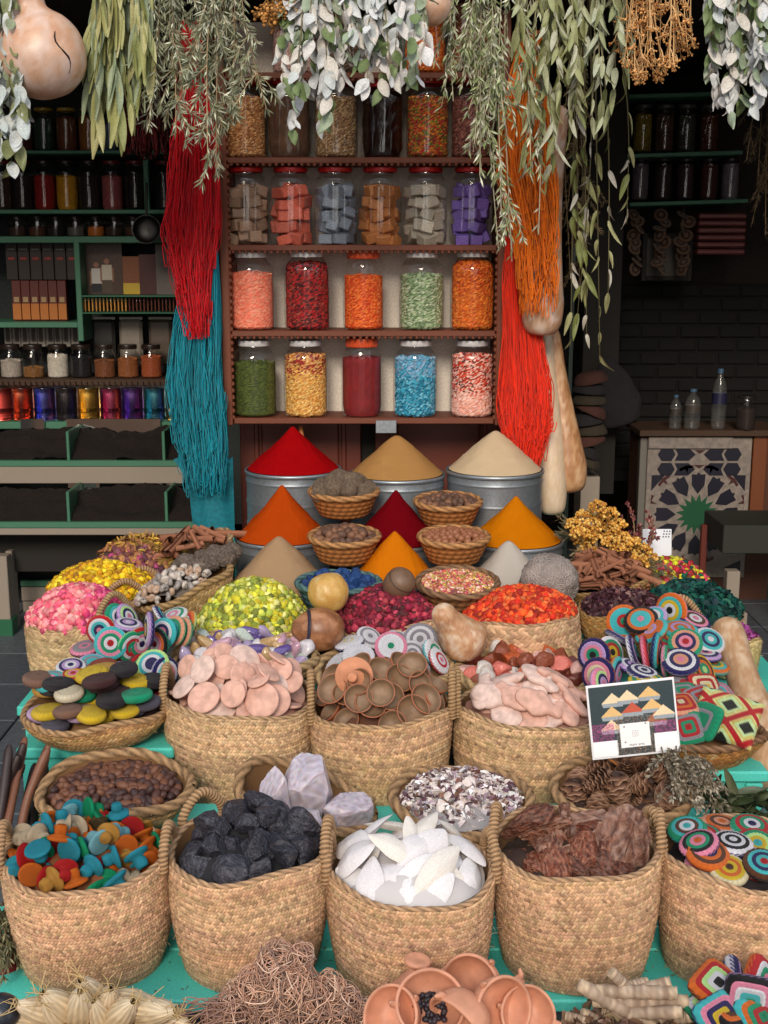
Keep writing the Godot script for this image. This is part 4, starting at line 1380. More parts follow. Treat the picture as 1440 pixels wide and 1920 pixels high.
	jar("dark glass tumbler with a turquoise foot on the counter", Vector3(1.793671, top_y, -6.05), 0.05, 0.17, {"cols": [C(40, 30, 28)], "level": 0.6, "neck": 0.86, "lid": C(40, 36, 34)})
	# low bench
	var be := thing("low_bench", "low dark bench with white legs and green feet before the counter", "bench", Vector3(1.716287, 0, -5.55))
	bp(be, "seat", Vector3(0.06, 0.499, 0), Vector3(0.50, 0.13, 0.34), M("bench_dark", C(40, 42, 36), 0.6))
	bp(be, "red_board", Vector3(-0.2, 0.375 - 0.02, -0.12), Vector3(0.03, 0.3, 0.03), M("bench_red", C(100, 40, 30), 0.5))
	for x in [-0.12, 0.2]:
		bp(be, "leg", Vector3(x, 0.21, 0.1), Vector3(0.06, 0.26, 0.06), M("white_wood", C(160, 147, 134)))
		bp(be, "foot", Vector3(x, 0.045, 0.1), Vector3(0.075, 0.09, 0.075), M("foot_green", C(30, 96, 66)))
	bp(be, "plinth", Vector3(-0.12, 0.05, -0.1), Vector3(0.26, 0.08, 0.1), M("white_wood", C(160, 147, 134)))


func turned(a: Array, ang: float) -> Array:
	return a.map(func(q): return (q as Vector2).rotated(ang))

func panel_piece(t: Node, nm: String, outline: Array, at: Vector3, mat: Material) -> void:
	var m := MB.new()
	var poly := PackedVector2Array(outline)
	var idx := Geometry2D.triangulate_polygon(poly)
	for q in poly: m.add(Vector3(q.x, q.y, 0.002))
	for i in range(0, idx.size(), 3):
		var a := m.v[idx[i]]
		if (m.v[idx[i + 2]] - a).cross(m.v[idx[i + 1]] - a).z > 0: m.tri(idx[i], idx[i + 1], idx[i + 2])
		else: m.tri(idx[i], idx[i + 2], idx[i + 1])
	var n := poly.size()
	for i in n:
		var p := poly[i]
		var q := poly[(i + 1) % n]
		m.face([Vector3(p.x, p.y, 0.002), Vector3(q.x, q.y, 0.002), Vector3(q.x, q.y, -0.003), Vector3(p.x, p.y, -0.003)], Vector3(0, 0, -1))
	part(t, nm, m.mesh(true), mat, Transform3D(Basis(), at))

func bottle(label: String, p: Vector3, r: float, h: float, band: Color) -> void:
	var t := thing("plastic_bottle", label, "bottle", p, "bottles on the shop counter")
	var m := MB.new()
	m.loft(circle(24), prof([0.001, 0.002, r * 0.8, 0.0, r, h * 0.05, r * 0.97, h * 0.2, r, h * 0.3, r, h * 0.62, r * 0.8, h * 0.76, r * 0.36, h * 0.88, r * 0.36, h * 0.94]))
	part(t, "body", m.mesh(), M("clear_plastic", Color.WHITE, 0.05, {"alpha": 0.03}))
	var b := MB.new()
	b.loft(circle(24), prof([r * 1.01, h * 0.42, r * 1.01, h * 0.6]))
	part(t, "band", b.mesh(), M("band%s" % band.to_html(), band, 0.4))
	var c := MB.new()
	c.loft(circle(18), prof([r * 0.42, h * 0.93, r * 0.42, h * 0.995, r * 0.36, h, 0.001, h]))
	part(t, "cap", c.mesh(), M("cap_blue", C(60, 90, 120), 0.4))


# ---------------------------------------------------------------- the jar rack
func rack() -> void:
	var wood := M("rack_wood", C(116, 60, 38), 0.6, {"tex": "grain", "ts": Vector3(2, 26, 26), "bump": "grain", "bd": 0.12})
	var woodv := M("rack_wood_up", C(120, 62, 38), 0.6, {"tex": "grain", "ts": Vector3(26, 2, 26), "bump": "grain", "bd": 0.12})
	var t := thing("jar_rack", "brown wooden wall rack of glass jars over the spice cones", "rack")
	var D := 4.72
	var xl := -0.596779
	var xr := 0.441009
	var yt := 2.62
	var yb := 1.108
	for s in [[xl - 0.004, 0], [xr + 0.004, 1]]:
		bp(t, "side_board", Vector3(s[0], (yt + yb) * 0.5, -D - 0.11), Vector3(0.034, yt - yb, 0.24), woodv)
		for i in 60:
			var y := yb + 0.03 + i * 0.026
			if y < yt: bp(t, "dentil", Vector3(s[0] + (0.02 if s[1] == 0 else -0.02), y, -D + 0.004), Vector3(0.012, 0.016, 0.01), woodv, 0.003)
	bp(t, "back_panel", Vector3((xl + xr) * 0.5, (yt + yb) * 0.5, -D - 0.235), Vector3(xr - xl - 0.03, yt - yb, 0.012), M("rack_plaster", C(240, 229, 216), 0.7, {"tex": "grain", "ts": 1.6, "bump": "grain", "bd": 0.15}))
	var shelves := [2.406, 2.107, 1.790, 1.470, 1.135]
	for i in 5:
		var y: float = shelves[i]
		bp(t, "shelf", Vector3((xl + xr) * 0.5, y - 0.011, -D - 0.108), Vector3(xr - xl - 0.034 if i < 4 else xr - xl - 0.034, 0.022, 0.23), wood)
		if i < 4:
			for k in 42:
				bp(t, "dentil", Vector3(xl + 0.03 + k * (xr - xl - 0.06) / 41.0, y - 0.026, -D + 0.0035), Vector3(0.012, 0.011, 0.009), wood, 0.003)
	bp(t, "tin_tag", Vector3(0.008,1.104,-4.700), Vector3(0.08, 0.05, 0.004), M("zinc", C(150, 158, 166)))
	# door leaves behind the tubs
	var dr := thing("wooden_door", "reddish brown panelled wooden doors behind the spice tubs", "door", Vector3(0, 0, -5.02))
	var red := M("door_wood", C(112, 48, 32), 0.5, {"tex": "grain", "ts": Vector3(22, 2, 22), "bump": "grain", "bd": 0.1})
	var x0 := -0.593636
	var x1 := 0.482195
	for k in 2:
		var a: float = x0 if k == 0 else (x0 + x1) * 0.5 + 0.02
		var b: float = (x0 + x1) * 0.5 - 0.04 if k == 0 else x1
		bp(dr, "leaf", Vector3((a + b) * 0.5, 0.7, 0), Vector3(b - a, 1.2, 0.03), red)
		bp(dr, "panel", Vector3((a + b) * 0.5, 0.82, 0.022), Vector3(b - a - 0.18, 0.64, 0.014), red, 0.006)
		bp(dr, "panel_frame", Vector3((a + b) * 0.5, 1.17, 0.02), Vector3(b - a - 0.12, 0.02, 0.02), red, 0.004)
		for s in [-1, 1]:
			bp(dr, "panel_frame", Vector3((a + b) * 0.5 + s * ((b - a) * 0.5 - 0.07), 0.83, 0.02), Vector3(0.02, 0.66, 0.018), red, 0.004)
	bp(dr, "dark_gap", Vector3((x0 + x1) * 0.5 - 0.01, 0.7, -0.03), Vector3(0.07, 1.2, 0.02), M("black_wood", C(34, 30, 26)))
	var st := MB.new()
	st.tube(PackedVector3Array([Vector3(-0.330,1.091,-4.800), Vector3(-0.310,0.991,-4.760)]), 0.009, 8)
	solid("wooden_stick", "pale wooden stick leaning behind the red spice cone", "stick", st.mesh(), M("stick", C(180, 110, 60), 0.6))

	var red_lid := C(196, 34, 32)
	var white_lid := C(222, 220, 222)
	var orange_lid := C(224, 84, 34)
	var x := func(px: float, row: float) -> float: return (px - 720.0) * 0.00207
	var zj := -4.80
	# second shelf from the bottom up: places in metres from the photo's columns
	var r := 0.086
	var y4: float = shelves[4]
	var y3: float = shelves[3]
	var y2: float = shelves[2]
	var y1: float = shelves[1]
	var y0: float = shelves[0]
	jar("white-lidded jar of dark green powder, bottom shelf", Vector3(x.call(476, 0), y4, zj), r, 0.295, {"lid": white_lid, "cols": [C(66, 78, 30), C(80, 92, 36), C(54, 66, 26)], "fill": "grain", "level": 0.70, "rough": 0.01})
	jar("jar of golden rose-hip tea mix, bottom shelf", Vector3(x.call(572, 0), y4, zj), r, 0.295, {"lid": white_lid, "fill": "petal", "cols": [C(214, 160, 78), C(226, 184, 110), C(196, 130, 60)], "top": [C(160, 40, 36), C(210, 150, 90), C(120, 50, 40)], "topat": 0.72, "level": 0.80, "rough": 0.05})
	jar("orange-lidded jar of maroon powder, bottom shelf", Vector3(x.call(678, 0), y4, zj), r * 0.92, 0.305, {"lid": orange_lid, "lidh": 0.12, "ribs": 36, "neck": 0.72, "cols": [C(120, 26, 30)], "level": 0.74})
	jar("jar of turquoise crystals, bottom shelf", Vector3(x.call(779, 0), y4, zj), r, 0.295, {"lid": white_lid, "fill": "petal", "cols": [C(34, 130, 160), C(60, 160, 190), C(20, 108, 140), C(110, 180, 205)], "top": [C(140, 170, 200), C(90, 160, 196)], "topat": 0.7, "level": 0.76, "rough": 0.09})
	jar("jar of pink and red salt mix, bottom shelf", Vector3(x.call(886, 0), y4, zj), r, 0.295, {"lid": white_lid, "fill": "petal", "cols": [C(236, 176, 160), C(240, 196, 184), C(226, 150, 130)], "top": [C(196, 50, 34), C(236, 190, 176), C(210, 80, 50), C(90, 40, 36)], "topat": 0.36, "level": 0.80, "rough": 0.05})
	jar("white-lidded jar of salmon pink salt, second shelf up", Vector3(x.call(474, 0), y3, zj), r, 0.295, {"lid": white_lid, "fill": "grain", "cols": [C(240, 132, 104), C(234, 112, 88), C(246, 156, 128)], "level": 0.72})
	jar("jar of dark red peppercorns, second shelf up", Vector3(x.call(577, 0), y3, zj), r * 1.03, 0.297, {"lid": white_lid, "fill": "petal", "cols": [C(120, 16, 24), C(170, 24, 30), C(56, 16, 20), C(150, 60, 50)], "level": 0.84, "rough": 0.05})
	jar("orange-lidded jar of orange flakes, second shelf up", Vector3(x.call(682, 0), y3, zj), r * 0.92, 0.305, {"lid": orange_lid, "lidh": 0.12, "ribs": 36, "neck": 0.72, "fill": "petal", "cols": [C(214, 84, 26), C(196, 64, 20), C(230, 116, 50)], "level": 0.66, "rough": 0.04})
	jar("jar of pale green herbs, second shelf up", Vector3(x.call(790, 0), y3, zj), r * 1.02, 0.295, {"lid": white_lid, "fill": "petal", "cols": [C(150, 170, 132), C(120, 146, 106), C(180, 190, 160), C(96, 116, 84)], "level": 0.70, "rough": 0.05})
	jar("jar of tawny orange lumps, second shelf up", Vector3(x.call(885, 0), y3, zj), r, 0.297, {"lid": white_lid, "fill": "petal", "cols": [C(206, 100, 28), C(186, 80, 22), C(222, 126, 48)], "top": [C(220, 110, 30), C(170, 64, 20)], "level": 0.86, "rough": 0.06})
	var soaps := [[468, C(196, 160, 132), "beige"], [549, C(240, 116, 90), "coral pink"], [631, C(150, 162, 178), "blue grey"], [713, C(222, 142, 78), "apricot"], [796, C(214, 204, 184), "ivory"], [880, C(140, 112, 206), "violet"]]
	for q in soaps:
		jar("red-lidded jar of %s soap blocks, middle shelf" % q[2], Vector3(x.call(q[0], 0), y2, zj), 0.082, 0.285, {"lid": red_lid, "lidh": 0.06, "fill": "soap", "cols": [q[1]], "level": 0.66, "block": 0.05, "neck": 0.74})
	for q in [[468, "tan seeds", [C(176, 120, 72), C(200, 150, 100), C(140, 88, 50)]], [548, "brown powder", [C(84, 58, 40), C(74, 50, 36)]], [633, "brown hulls", [C(140, 108, 74), C(110, 80, 54), C(170, 140, 104)]], [717, "black glossy liquid", [C(26, 14, 14)]], [799, "red, green and gold peppercorns", [C(170, 50, 30), C(96, 104, 36), C(190, 120, 40), C(120, 40, 30)]], [880, "plum-coloured hulls", [C(110, 60, 56), C(80, 44, 40), C(140, 90, 76)]]]:
		jar("red-lidded jar of %s, fourth shelf up" % q[1], Vector3(x.call(q[0], 0), y1, zj), 0.082, 0.285, {"lid": red_lid, "lidh": 0.11 if q[0] == 717 else 0.07, "fill": "liquid" if q[0] == 717 else "powder" if q[0] == 548 else "petal", "cols": q[2], "level": 0.84 if q[0] == 717 else 0.76, "neck": 0.74, "rough": 0.06})
	for q in [[560, "pinkish flakes", [C(170, 130, 120), C(190, 160, 150)]], [640, "dark hulls", [C(70, 50, 40), C(100, 80, 60)]], [790, "orange lentils", [C(200, 96, 26), C(220, 124, 44), C(170, 70, 20)]], [880, "brown flakes", [C(110, 66, 46), C(150, 100, 80)]]]:
		jar("jar of %s on the top shelf behind the herbs" % q[1], Vector3(x.call(q[0], 0), y0, zj), 0.086, 0.29, {"lid": red_lid, "fill": "petal", "cols": q[2], "level": 0.84, "rough": 0.05})


# ---------------------------------------------------------------- goods shapes
func mushroom() -> ArrayMesh:
	if store.has("mushroom"): return store.mushroom
	var m := MB.new()
	var pr := [0.001, -0.032]
	for i in 8:
		var f := i / 7.0
		pr.append_array([0.0105 + 0.004 * sin(PI * f) + 0.0009 * (i % 2) + (0.007 if i == 7 else 0.0), -0.032 + f * 0.026])
	pr.append_array([0.022, -0.005, 0.0275, -0.002, 0.029, 0.001, 0.0275, 0.0042])
	for i in 7:
		var s := 1.0 - (i + 0.5) / 7.0
		pr.append_array([0.027 * s, 0.0048 + 0.002 * (1.0 - s) + (0.0007 if i % 2 else 0.0)])
	pr.append_array([0.0005, 0.0068])
	m.loft(circle(30), prof(pr))
	store["mushroom"] = m.mesh()
	return store.mushroom

func stamp_mesh(r: float) -> ArrayMesh:
	var m := MB.new()
	m.loft(circle(34), prof([0.001, -r * 0.85, r * 0.22, -r * 0.84, r * 0.27, -r * 0.74, r * 0.24, -r * 0.55, r * 0.3, -r * 0.35, r * 0.6, -r * 0.2, r * 0.94, -r * 0.1, r, 0, r * 0.98, r * 0.07, r * 0.9, r * 0.12, r * 0.5, r * 0.15, 0.001, r * 0.155]))
	return m.mesh()

func cup_mesh(r: float) -> ArrayMesh:
	var m := MB.new()
	var ci := C(150, 119, 92)
	var co := C(184, 108, 74)
	var p := prof([0.001, -r * 1.05, r * 0.34, -r * 1.04, r * 0.36, -r * 0.95, r * 0.24, -r * 0.76, r * 0.3, -r * 0.6, r * 0.62, -r * 0.46, r * 0.9, -r * 0.1, r, r * 0.06, r * 0.97, r * 0.12, r * 0.9, r * 0.1, r * 0.84, -r * 0.08, r * 0.66, -r * 0.30, r * 0.36, -r * 0.42, 0.001, -r * 0.45])
	var cols := []
	for i in p.size(): cols.append(co if i < 9 else ci.darkened(0.12) if i < 11 else ci)
	m.loft(circle(34), p, cols)
	return m.mesh()

func leaf_outline(l: float, w: float, pow_a := 0.9) -> PackedVector2Array:
	var o := PackedVector2Array()
	for i in 36:
		var a := TAU * i / 36
		var f := (cos(a) + 1.0) * 0.5
		o.append(Vector2(cos(a) * l * 0.5, signf(sin(a)) * w * 0.5 * pow(absf(sin(a)), pow_a) * (0.75 + 0.5 * sin(PI * pow(f, 0.7)))))
	return o

func bone_mesh(l: float, w: float, th: float) -> ArrayMesh:      # cuttlefish bone: a long lens with a sharp rim
	var m := MB.new()
	m.loft(leaf_outline(l, w, rr(1.0, 1.25)), prof([0.001, -th * 0.5, 0.5, -th * 0.36, 0.85, -th * 0.13, 1.0, -th * 0.015, 0.99, th * 0.03, 0.8, th * 0.22, 0.5, th * 0.44, 0.001, th * 0.6]))
	var nz := FastNoiseLite.new()
	nz.seed = R.randi() % 999
	nz.frequency = 9.0
	for i in m.v.size():
		var p := m.v[i]
		var w2 := nz.get_noise_2d(p.x, p.z)
		p.x *= 1.0 + 0.06 * w2
		p.z *= 1.0 + 0.16 * w2 + 0.22 * smoothstep(-0.3, 0.3, p.x / l)
		p.y += 0.12 * th * nz.get_noise_2d(p.z * 2.0, p.x * 2.0)
		p.y += 0.5 * th * cos(p.x / l * 3.0) + 0.05 * th * sin(p.z / w * 7.0)
		m.v[i] = p
	return m.mesh()

func fish_mesh(l: float) -> ArrayMesh:
	var m := MB.new()
	var o := PackedVector2Array()
	for i in 44:
		var a := TAU * i / 44
		var x := cos(a)
		var wd := 0.27 * pow(absf(sin(a)), 0.8)
		if x < -0.45: wd *= 0.55 + 1.6 * maxf(0.0, -x - 0.72)
		elif x < -0.2: wd *= lerpf(1.0, 0.55, (-x - 0.2) / 0.25)
		if absf(x - 0.1) < 0.14: wd += 0.035
		o.append(Vector2(x * 0.5 * l, signf(sin(a)) * wd * l))
	var th := l * 0.085
	m.loft(o, prof([0.001, -th, 0.6, -th * 0.95, 0.9, -th * 0.6, 1.0, 0.0, 0.97, th * 0.5, 0.82, th * 0.92, 0.6, th * 1.05, 0.001, th * 1.1]))
	return m.mesh()

func cone_mesh(l: float, r: float) -> ArrayMesh:      # pine cone: spiral of open scales
	var m := MB.new()
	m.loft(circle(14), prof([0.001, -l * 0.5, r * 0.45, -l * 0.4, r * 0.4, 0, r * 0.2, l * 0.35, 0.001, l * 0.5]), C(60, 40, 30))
	var n := 46
	for i in n:
		var f := i / (n - 1.0)
		var a := i * 2.39996
		var rad := r * (0.55 + 0.5 * sin(PI * pow(f, 0.6) * 0.95)) * (1.0 - 0.35 * f)
		var y := lerpf(-l * 0.44, l * 0.46, f)
		var out := Vector3(cos(a), 0, sin(a))
		var side := Vector3(-sin(a), 0, cos(a))
		var up := 0.15 + 0.8 * f
		var dir := (out + Vector3(0, up, 0)).normalized()
		var nr := side.cross(dir).normalized()
		var w := r * (0.56 - 0.24 * f)
		var ln := rad * 0.62
		var o0 := Vector3(0, y, 0) + out * rad * 0.38
		var g := PackedVector3Array()
		var cc := PackedColorArray()
		for u in 4:
			var q: float = [0.0, 0.5, 0.85, 1.0][u]
			var hw: float = [0.4, 0.9, 1.0, 0.55][u] * w
			for s in 3:
				g.append(o0 + dir * ln * q + side * (s - 1) * hw - nr * (0.10 * w * (1 - absi(s - 1))) * (1.0 + q) + nr * 0.18 * r * q * q)
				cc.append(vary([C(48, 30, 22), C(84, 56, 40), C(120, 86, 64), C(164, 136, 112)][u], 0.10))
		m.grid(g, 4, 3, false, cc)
	return m.mesh()

func quill_mesh(l: float, r: float) -> ArrayMesh:      # rolled bark: two scrolls along its length
	var m := MB.new()
	var pts := PackedVector3Array()
	var cc := PackedColorArray()
	var n := 22
	for i in 5:
		for j in n:
			var f := j / (n - 1.0)
			var a := f * TAU * 1.55
			var q := r * (1.0 - 0.42 * f) * (1.0 + 0.05 * sin(i * 2.1 + j))
			pts.append(Vector3(l * (i / 4.0 - 0.5) + rr(-0.002, 0.002), cos(a) * q, sin(a) * q))
			cc.append(vary(C(156, 102, 76) if f < 0.6 else C(108, 66, 48), 0.10))
	m.grid(pts, 5, n, false, cc)
	return m.mesh()

func nut_mesh(r: float, l: float, lump := 0.06) -> ArrayMesh:
	return rock(2, 0, 0.9, lump, 0.12, Vector3(r, l, r))

func bud_mesh(r: float) -> ArrayMesh:      # crumpled dried flower head
	var m := MB.new()
	var b := ico(1)
	for p in b[0]:
		m.add(p * r * rr(0.72, 1.1))
	m.ix = PackedInt32Array(b[1])
	return m.mesh()

func petal_mesh(l: float, w: float) -> ArrayMesh:
	var m := MB.new()
	var pts := PackedVector3Array()
	for i in 4:
		var f := i / 3.0
		var hw = w * 0.5 * [0.35, 0.95, 0.9, 0.3][i]
		for s in 3:
			pts.append(Vector3((s - 1) * hw, 0.25 * l * sin(f * 2.4) + 0.2 * hw * absf(s - 1.0), l * (f - 0.5)))
	m.grid(pts, 4, 3, false)
	return m.mesh()


# ---------------------------------------------------------------- front row: deep baskets
func row_a() -> void:
	var hs := [PI * 0.98, PI * 0.02]
	basket("palm_basket", "plaited palm basket full of crocheted mushrooms, leftmost of the front row", Vector3(-0.627,0.506,-2.400), 0.178, 0.17, 0.245, {"handles": hs, "base": 0.80, "bulge": 0.07, "group": "deep plaited baskets"})
	basket("palm_basket", "plaited palm basket full of black lava stones", Vector3(-0.285,0.523,-2.400), 0.168, 0.168, 0.262, {"handles": [PI * 0.02, PI * 1.25], "base": 0.82, "bulge": 0.05, "group": "deep plaited baskets"})
	basket("palm_basket", "plaited palm basket full of white cuttlefish bones", Vector3(0.056,0.490,-2.370), 0.174, 0.172, 0.245, {"handles": [PI * 1.02, -0.12], "base": 0.86, "bulge": 0.04, "group": "deep plaited baskets"})
	basket("palm_basket", "plaited palm basket full of brown bark chunks", Vector3(0.407,0.528,-2.400), 0.176, 0.172, 0.262, {"handles": [PI * 1.08, -0.2], "base": 0.84, "bulge": 0.05, "group": "deep plaited baskets"})
	basket("palm_basket", "plaited palm basket full of striped crocheted discs, rightmost of the front row", Vector3(0.760,0.518,-2.400), 0.180, 0.172, 0.256, {"handles": [PI * 1.04], "base": 0.84, "bulge": 0.04, "group": "deep plaited baskets"})

	# mushrooms
	var mk := []
	for q in [["orange", C(228, 112, 34), 5], ["turquoise", C(48, 158, 182), 4], ["green", C(22, 160, 108), 2], ["mustard", C(206, 148, 66), 3], ["dark olive", C(84, 68, 40), 1], ["red", C(196, 34, 36), 2], ["pale blue", C(140, 204, 218), 3], ["cream", C(214, 192, 162), 2]]:
		for i in q[2]:
			mk.append([mushroom(), M("crochet_%s" % q[0], q[1], 0.95, {"rim": 0.25, "spec": 0.15, "tex": "grain", "bump": "fine", "ts": 26.0, "bd": 0.3}), q[0] + " crocheted mushroom"])
	var a := Vector3(-0.627,0.506,-2.400)
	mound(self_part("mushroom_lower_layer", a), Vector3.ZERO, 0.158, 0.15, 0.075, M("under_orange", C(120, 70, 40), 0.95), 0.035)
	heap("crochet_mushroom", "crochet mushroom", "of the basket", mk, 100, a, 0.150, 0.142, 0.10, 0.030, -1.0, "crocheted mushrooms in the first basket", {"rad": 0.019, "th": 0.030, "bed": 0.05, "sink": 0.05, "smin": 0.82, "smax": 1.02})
	# lava
	var lk := []
	for i in 6:
		lk.append([rock(3, 16, 0.44, 0.022, 0.9, Vector3(0.039, 0.033, 0.035), [C(44, 46, 54), C(84, 80, 88), C(36, 38, 46), C(66, 64, 72)], true), M("lava", C(235, 235, 240), 0.55, {"vcol": true, "bump": "pores", "ts": 7.0, "bd": 0.5, "spec": 0.5}), "black porous lava stone"])
	var b := Vector3(-0.285,0.523,-2.400)
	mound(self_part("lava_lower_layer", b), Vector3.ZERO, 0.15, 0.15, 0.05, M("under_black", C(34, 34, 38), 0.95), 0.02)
	heap("lava_stone", "lava stone", "of the basket", lk, 52, b, 0.122, 0.122, 0.085, 0.043, 1.2, "black lava stones in the second basket", {"rad": 0.025, "th": 0.036, "bed": 0.035, "sink": 0.072, "smin": 0.85, "smax": 1.3})
	# cuttlefish bones
	var ck := []
	for i in 10:
		ck.append([bone_mesh(rr(0.115, 0.17), rr(0.040, 0.054), 0.019), M("cuttle%d" % (i % 3), [C(238, 234, 236), C(232, 226, 228), C(236, 228, 220)][i % 3], 0.7, {"tex": "grain", "ts": 3.0}), "white cuttlefish bone"])
	var c := Vector3(0.056,0.490,-2.370)
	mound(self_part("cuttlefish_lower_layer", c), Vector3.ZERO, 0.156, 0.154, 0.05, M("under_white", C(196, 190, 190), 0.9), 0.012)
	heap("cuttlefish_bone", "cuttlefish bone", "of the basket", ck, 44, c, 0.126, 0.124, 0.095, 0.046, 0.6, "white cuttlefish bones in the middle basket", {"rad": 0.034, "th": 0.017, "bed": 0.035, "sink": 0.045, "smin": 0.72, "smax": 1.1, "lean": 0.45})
	# bark
	var bk := []
	for i in 6:
		bk.append([rock(3, 11, 0.45, 0.08, 0.6, Vector3(0.066, 0.028, 0.036), [C(84, 44, 30), C(140, 84, 60), C(172, 136, 118), C(76, 48, 38), C(150, 110, 90)], true), M("bark%d" % (i % 3), [C(236, 206, 194), C(240, 236, 236), C(190, 170, 164)][i % 3], 0.6, {"vcol": true, "bump": "pores", "ts": 6.0, "bd": 0.35}), "reddish brown bark chunk"])
	var d := Vector3(0.407,0.528,-2.400)
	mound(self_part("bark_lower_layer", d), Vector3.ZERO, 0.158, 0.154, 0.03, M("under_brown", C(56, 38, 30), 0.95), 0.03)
	heap("bark_chunk", "bark chunk", "of the basket", bk, 26, d, 0.112, 0.106, 0.045, 0.052, 0.6, "bark chunks in the fourth basket", {"rad": 0.032, "th": 0.03, "bed": 0.01, "sink": 0.052, "smin": 0.75, "smax": 1.15})
	for q in [[Vector3(0.501,0.529,-2.370), 0.066, 0.085, 0.05, "large upright bark chunk against the basket handle"], [Vector3(0.406,0.518,-2.500), 0.085, 0.035, 0.05, "long reddish bark chunk at the back of its basket"]]:
		solid("bark_chunk", q[4], "bark chunk", rock(3, 8, 0.5, 0.2, 0.8, Vector3(q[1], q[2], q[3]) * 1.15, [C(100, 64, 50), C(140, 98, 80), C(164, 134, 120), C(92, 64, 54)], true), M("bark1", C(240, 236, 236)), Transform3D(Basis(Vector3.BACK, 0.15), q[0]), "bark chunks in the fourth basket")
	# crocheted discs, fifth basket
	var e := Vector3(0.760,0.518,-2.400)
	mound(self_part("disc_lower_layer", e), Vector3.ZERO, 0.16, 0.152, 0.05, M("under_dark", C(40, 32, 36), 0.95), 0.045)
	var wh := "in the last front basket"
	var bed := Bed.new(0.15, 0.145, 0.04, 0.045)
	for q in [
		[[7, 0, 0, 1, 1, 5], 1313, 1617, 2.32, [0.1, 1, 0.62], 0.046], [[6, 8, 0, 3, 4, 1], 1361, 1588, 2.38, [0, 1, 0.4], 0.045], [[3, 10, 5, 4, 8, 6], 1420, 1576, 2.40, [-0.1, 1, 0.8], 0.047],
		[[1, 6, 4, 7, 0, 8], 1421, 1618, 2.33, [-0.1, 1, 0.5], 0.045], [[7, 10, 2, 10, 12, 12], 1366, 1634, 2.30, [0, 1, 0.75], 0.041], [[2, 6, 2, 7, 2, 2], 1304, 1634, 2.31, [0, 1, 0.6], 0.045], [[8, 3, 6, 3, 7, 11], 1430, 1640, 2.30, [0, 1, 0.7], 0.042],
		[[2, 1, 4, 11, 1, 6], 1284, 1612, 2.34, [-0.9, 0.2, 0.35], 0.042], [[4, 11, 3, 11, 4, 0], 1318, 1556, 2.46, [0.3, 1, 0.1], 0.045], [[2, 13, 7, 2, 13, 13], 1352, 1548, 2.49, [0.25, 1, 0.05], 0.045], [[8, 2, 8, 4, 8, 7], 1318, 1576, 2.42, [0, 1, 0.2], 0.045], [[0, 11, 0, 11, 0, 6], 1372, 1606, 2.37, [0.1, 1, 0.2], 0.043], [[3, 0, 7, 3, 4, 3], 1268, 1580, 2.44, [-0.5, 1, 0.4], 0.042], [[6, 0, 4, 8, 4, 0], 1408, 1560, 2.46, [0.1, 1, 0.35], 0.045]]:
		var p := spot(q[1], q[2], q[3]) - e
		var g := Vector2(p.x, p.z).limit_length(0.115)
		crochet(q[0], wh, e + Vector3(g.x, bed.lay(g, 0.036, 0.026), g.y), Vector3(q[4][0] * 0.4, 1, q[4][2] * 0.55), q[5], 0.024, 0.0, rr(0, 6), "crocheted discs in the last front basket")


# a place given by its bearing, its dip below the eye and its distance (surveyed from the photograph)
func spot(bx: float, by: float, d: float) -> Vector3:
	var s := tan(deg_to_rad(11.8) + atan((by - 960.0) / 2300.0))
	return Vector3((bx - 720.0) / 2300.0 * d * (0.97887 + s * 0.2045), 1.75 - d * s, -d)


# the unseen lower goods of a heap
func self_part(nm: String, at: Vector3) -> Node3D:
	var what := nm.replace("_lower_layer", "").replace("_", " ")
	var t := thing(nm, "lower layer of %s goods packed inside their basket" % what, "loose goods", at)
	tag(t, "", "", "", "stuff")
	return t


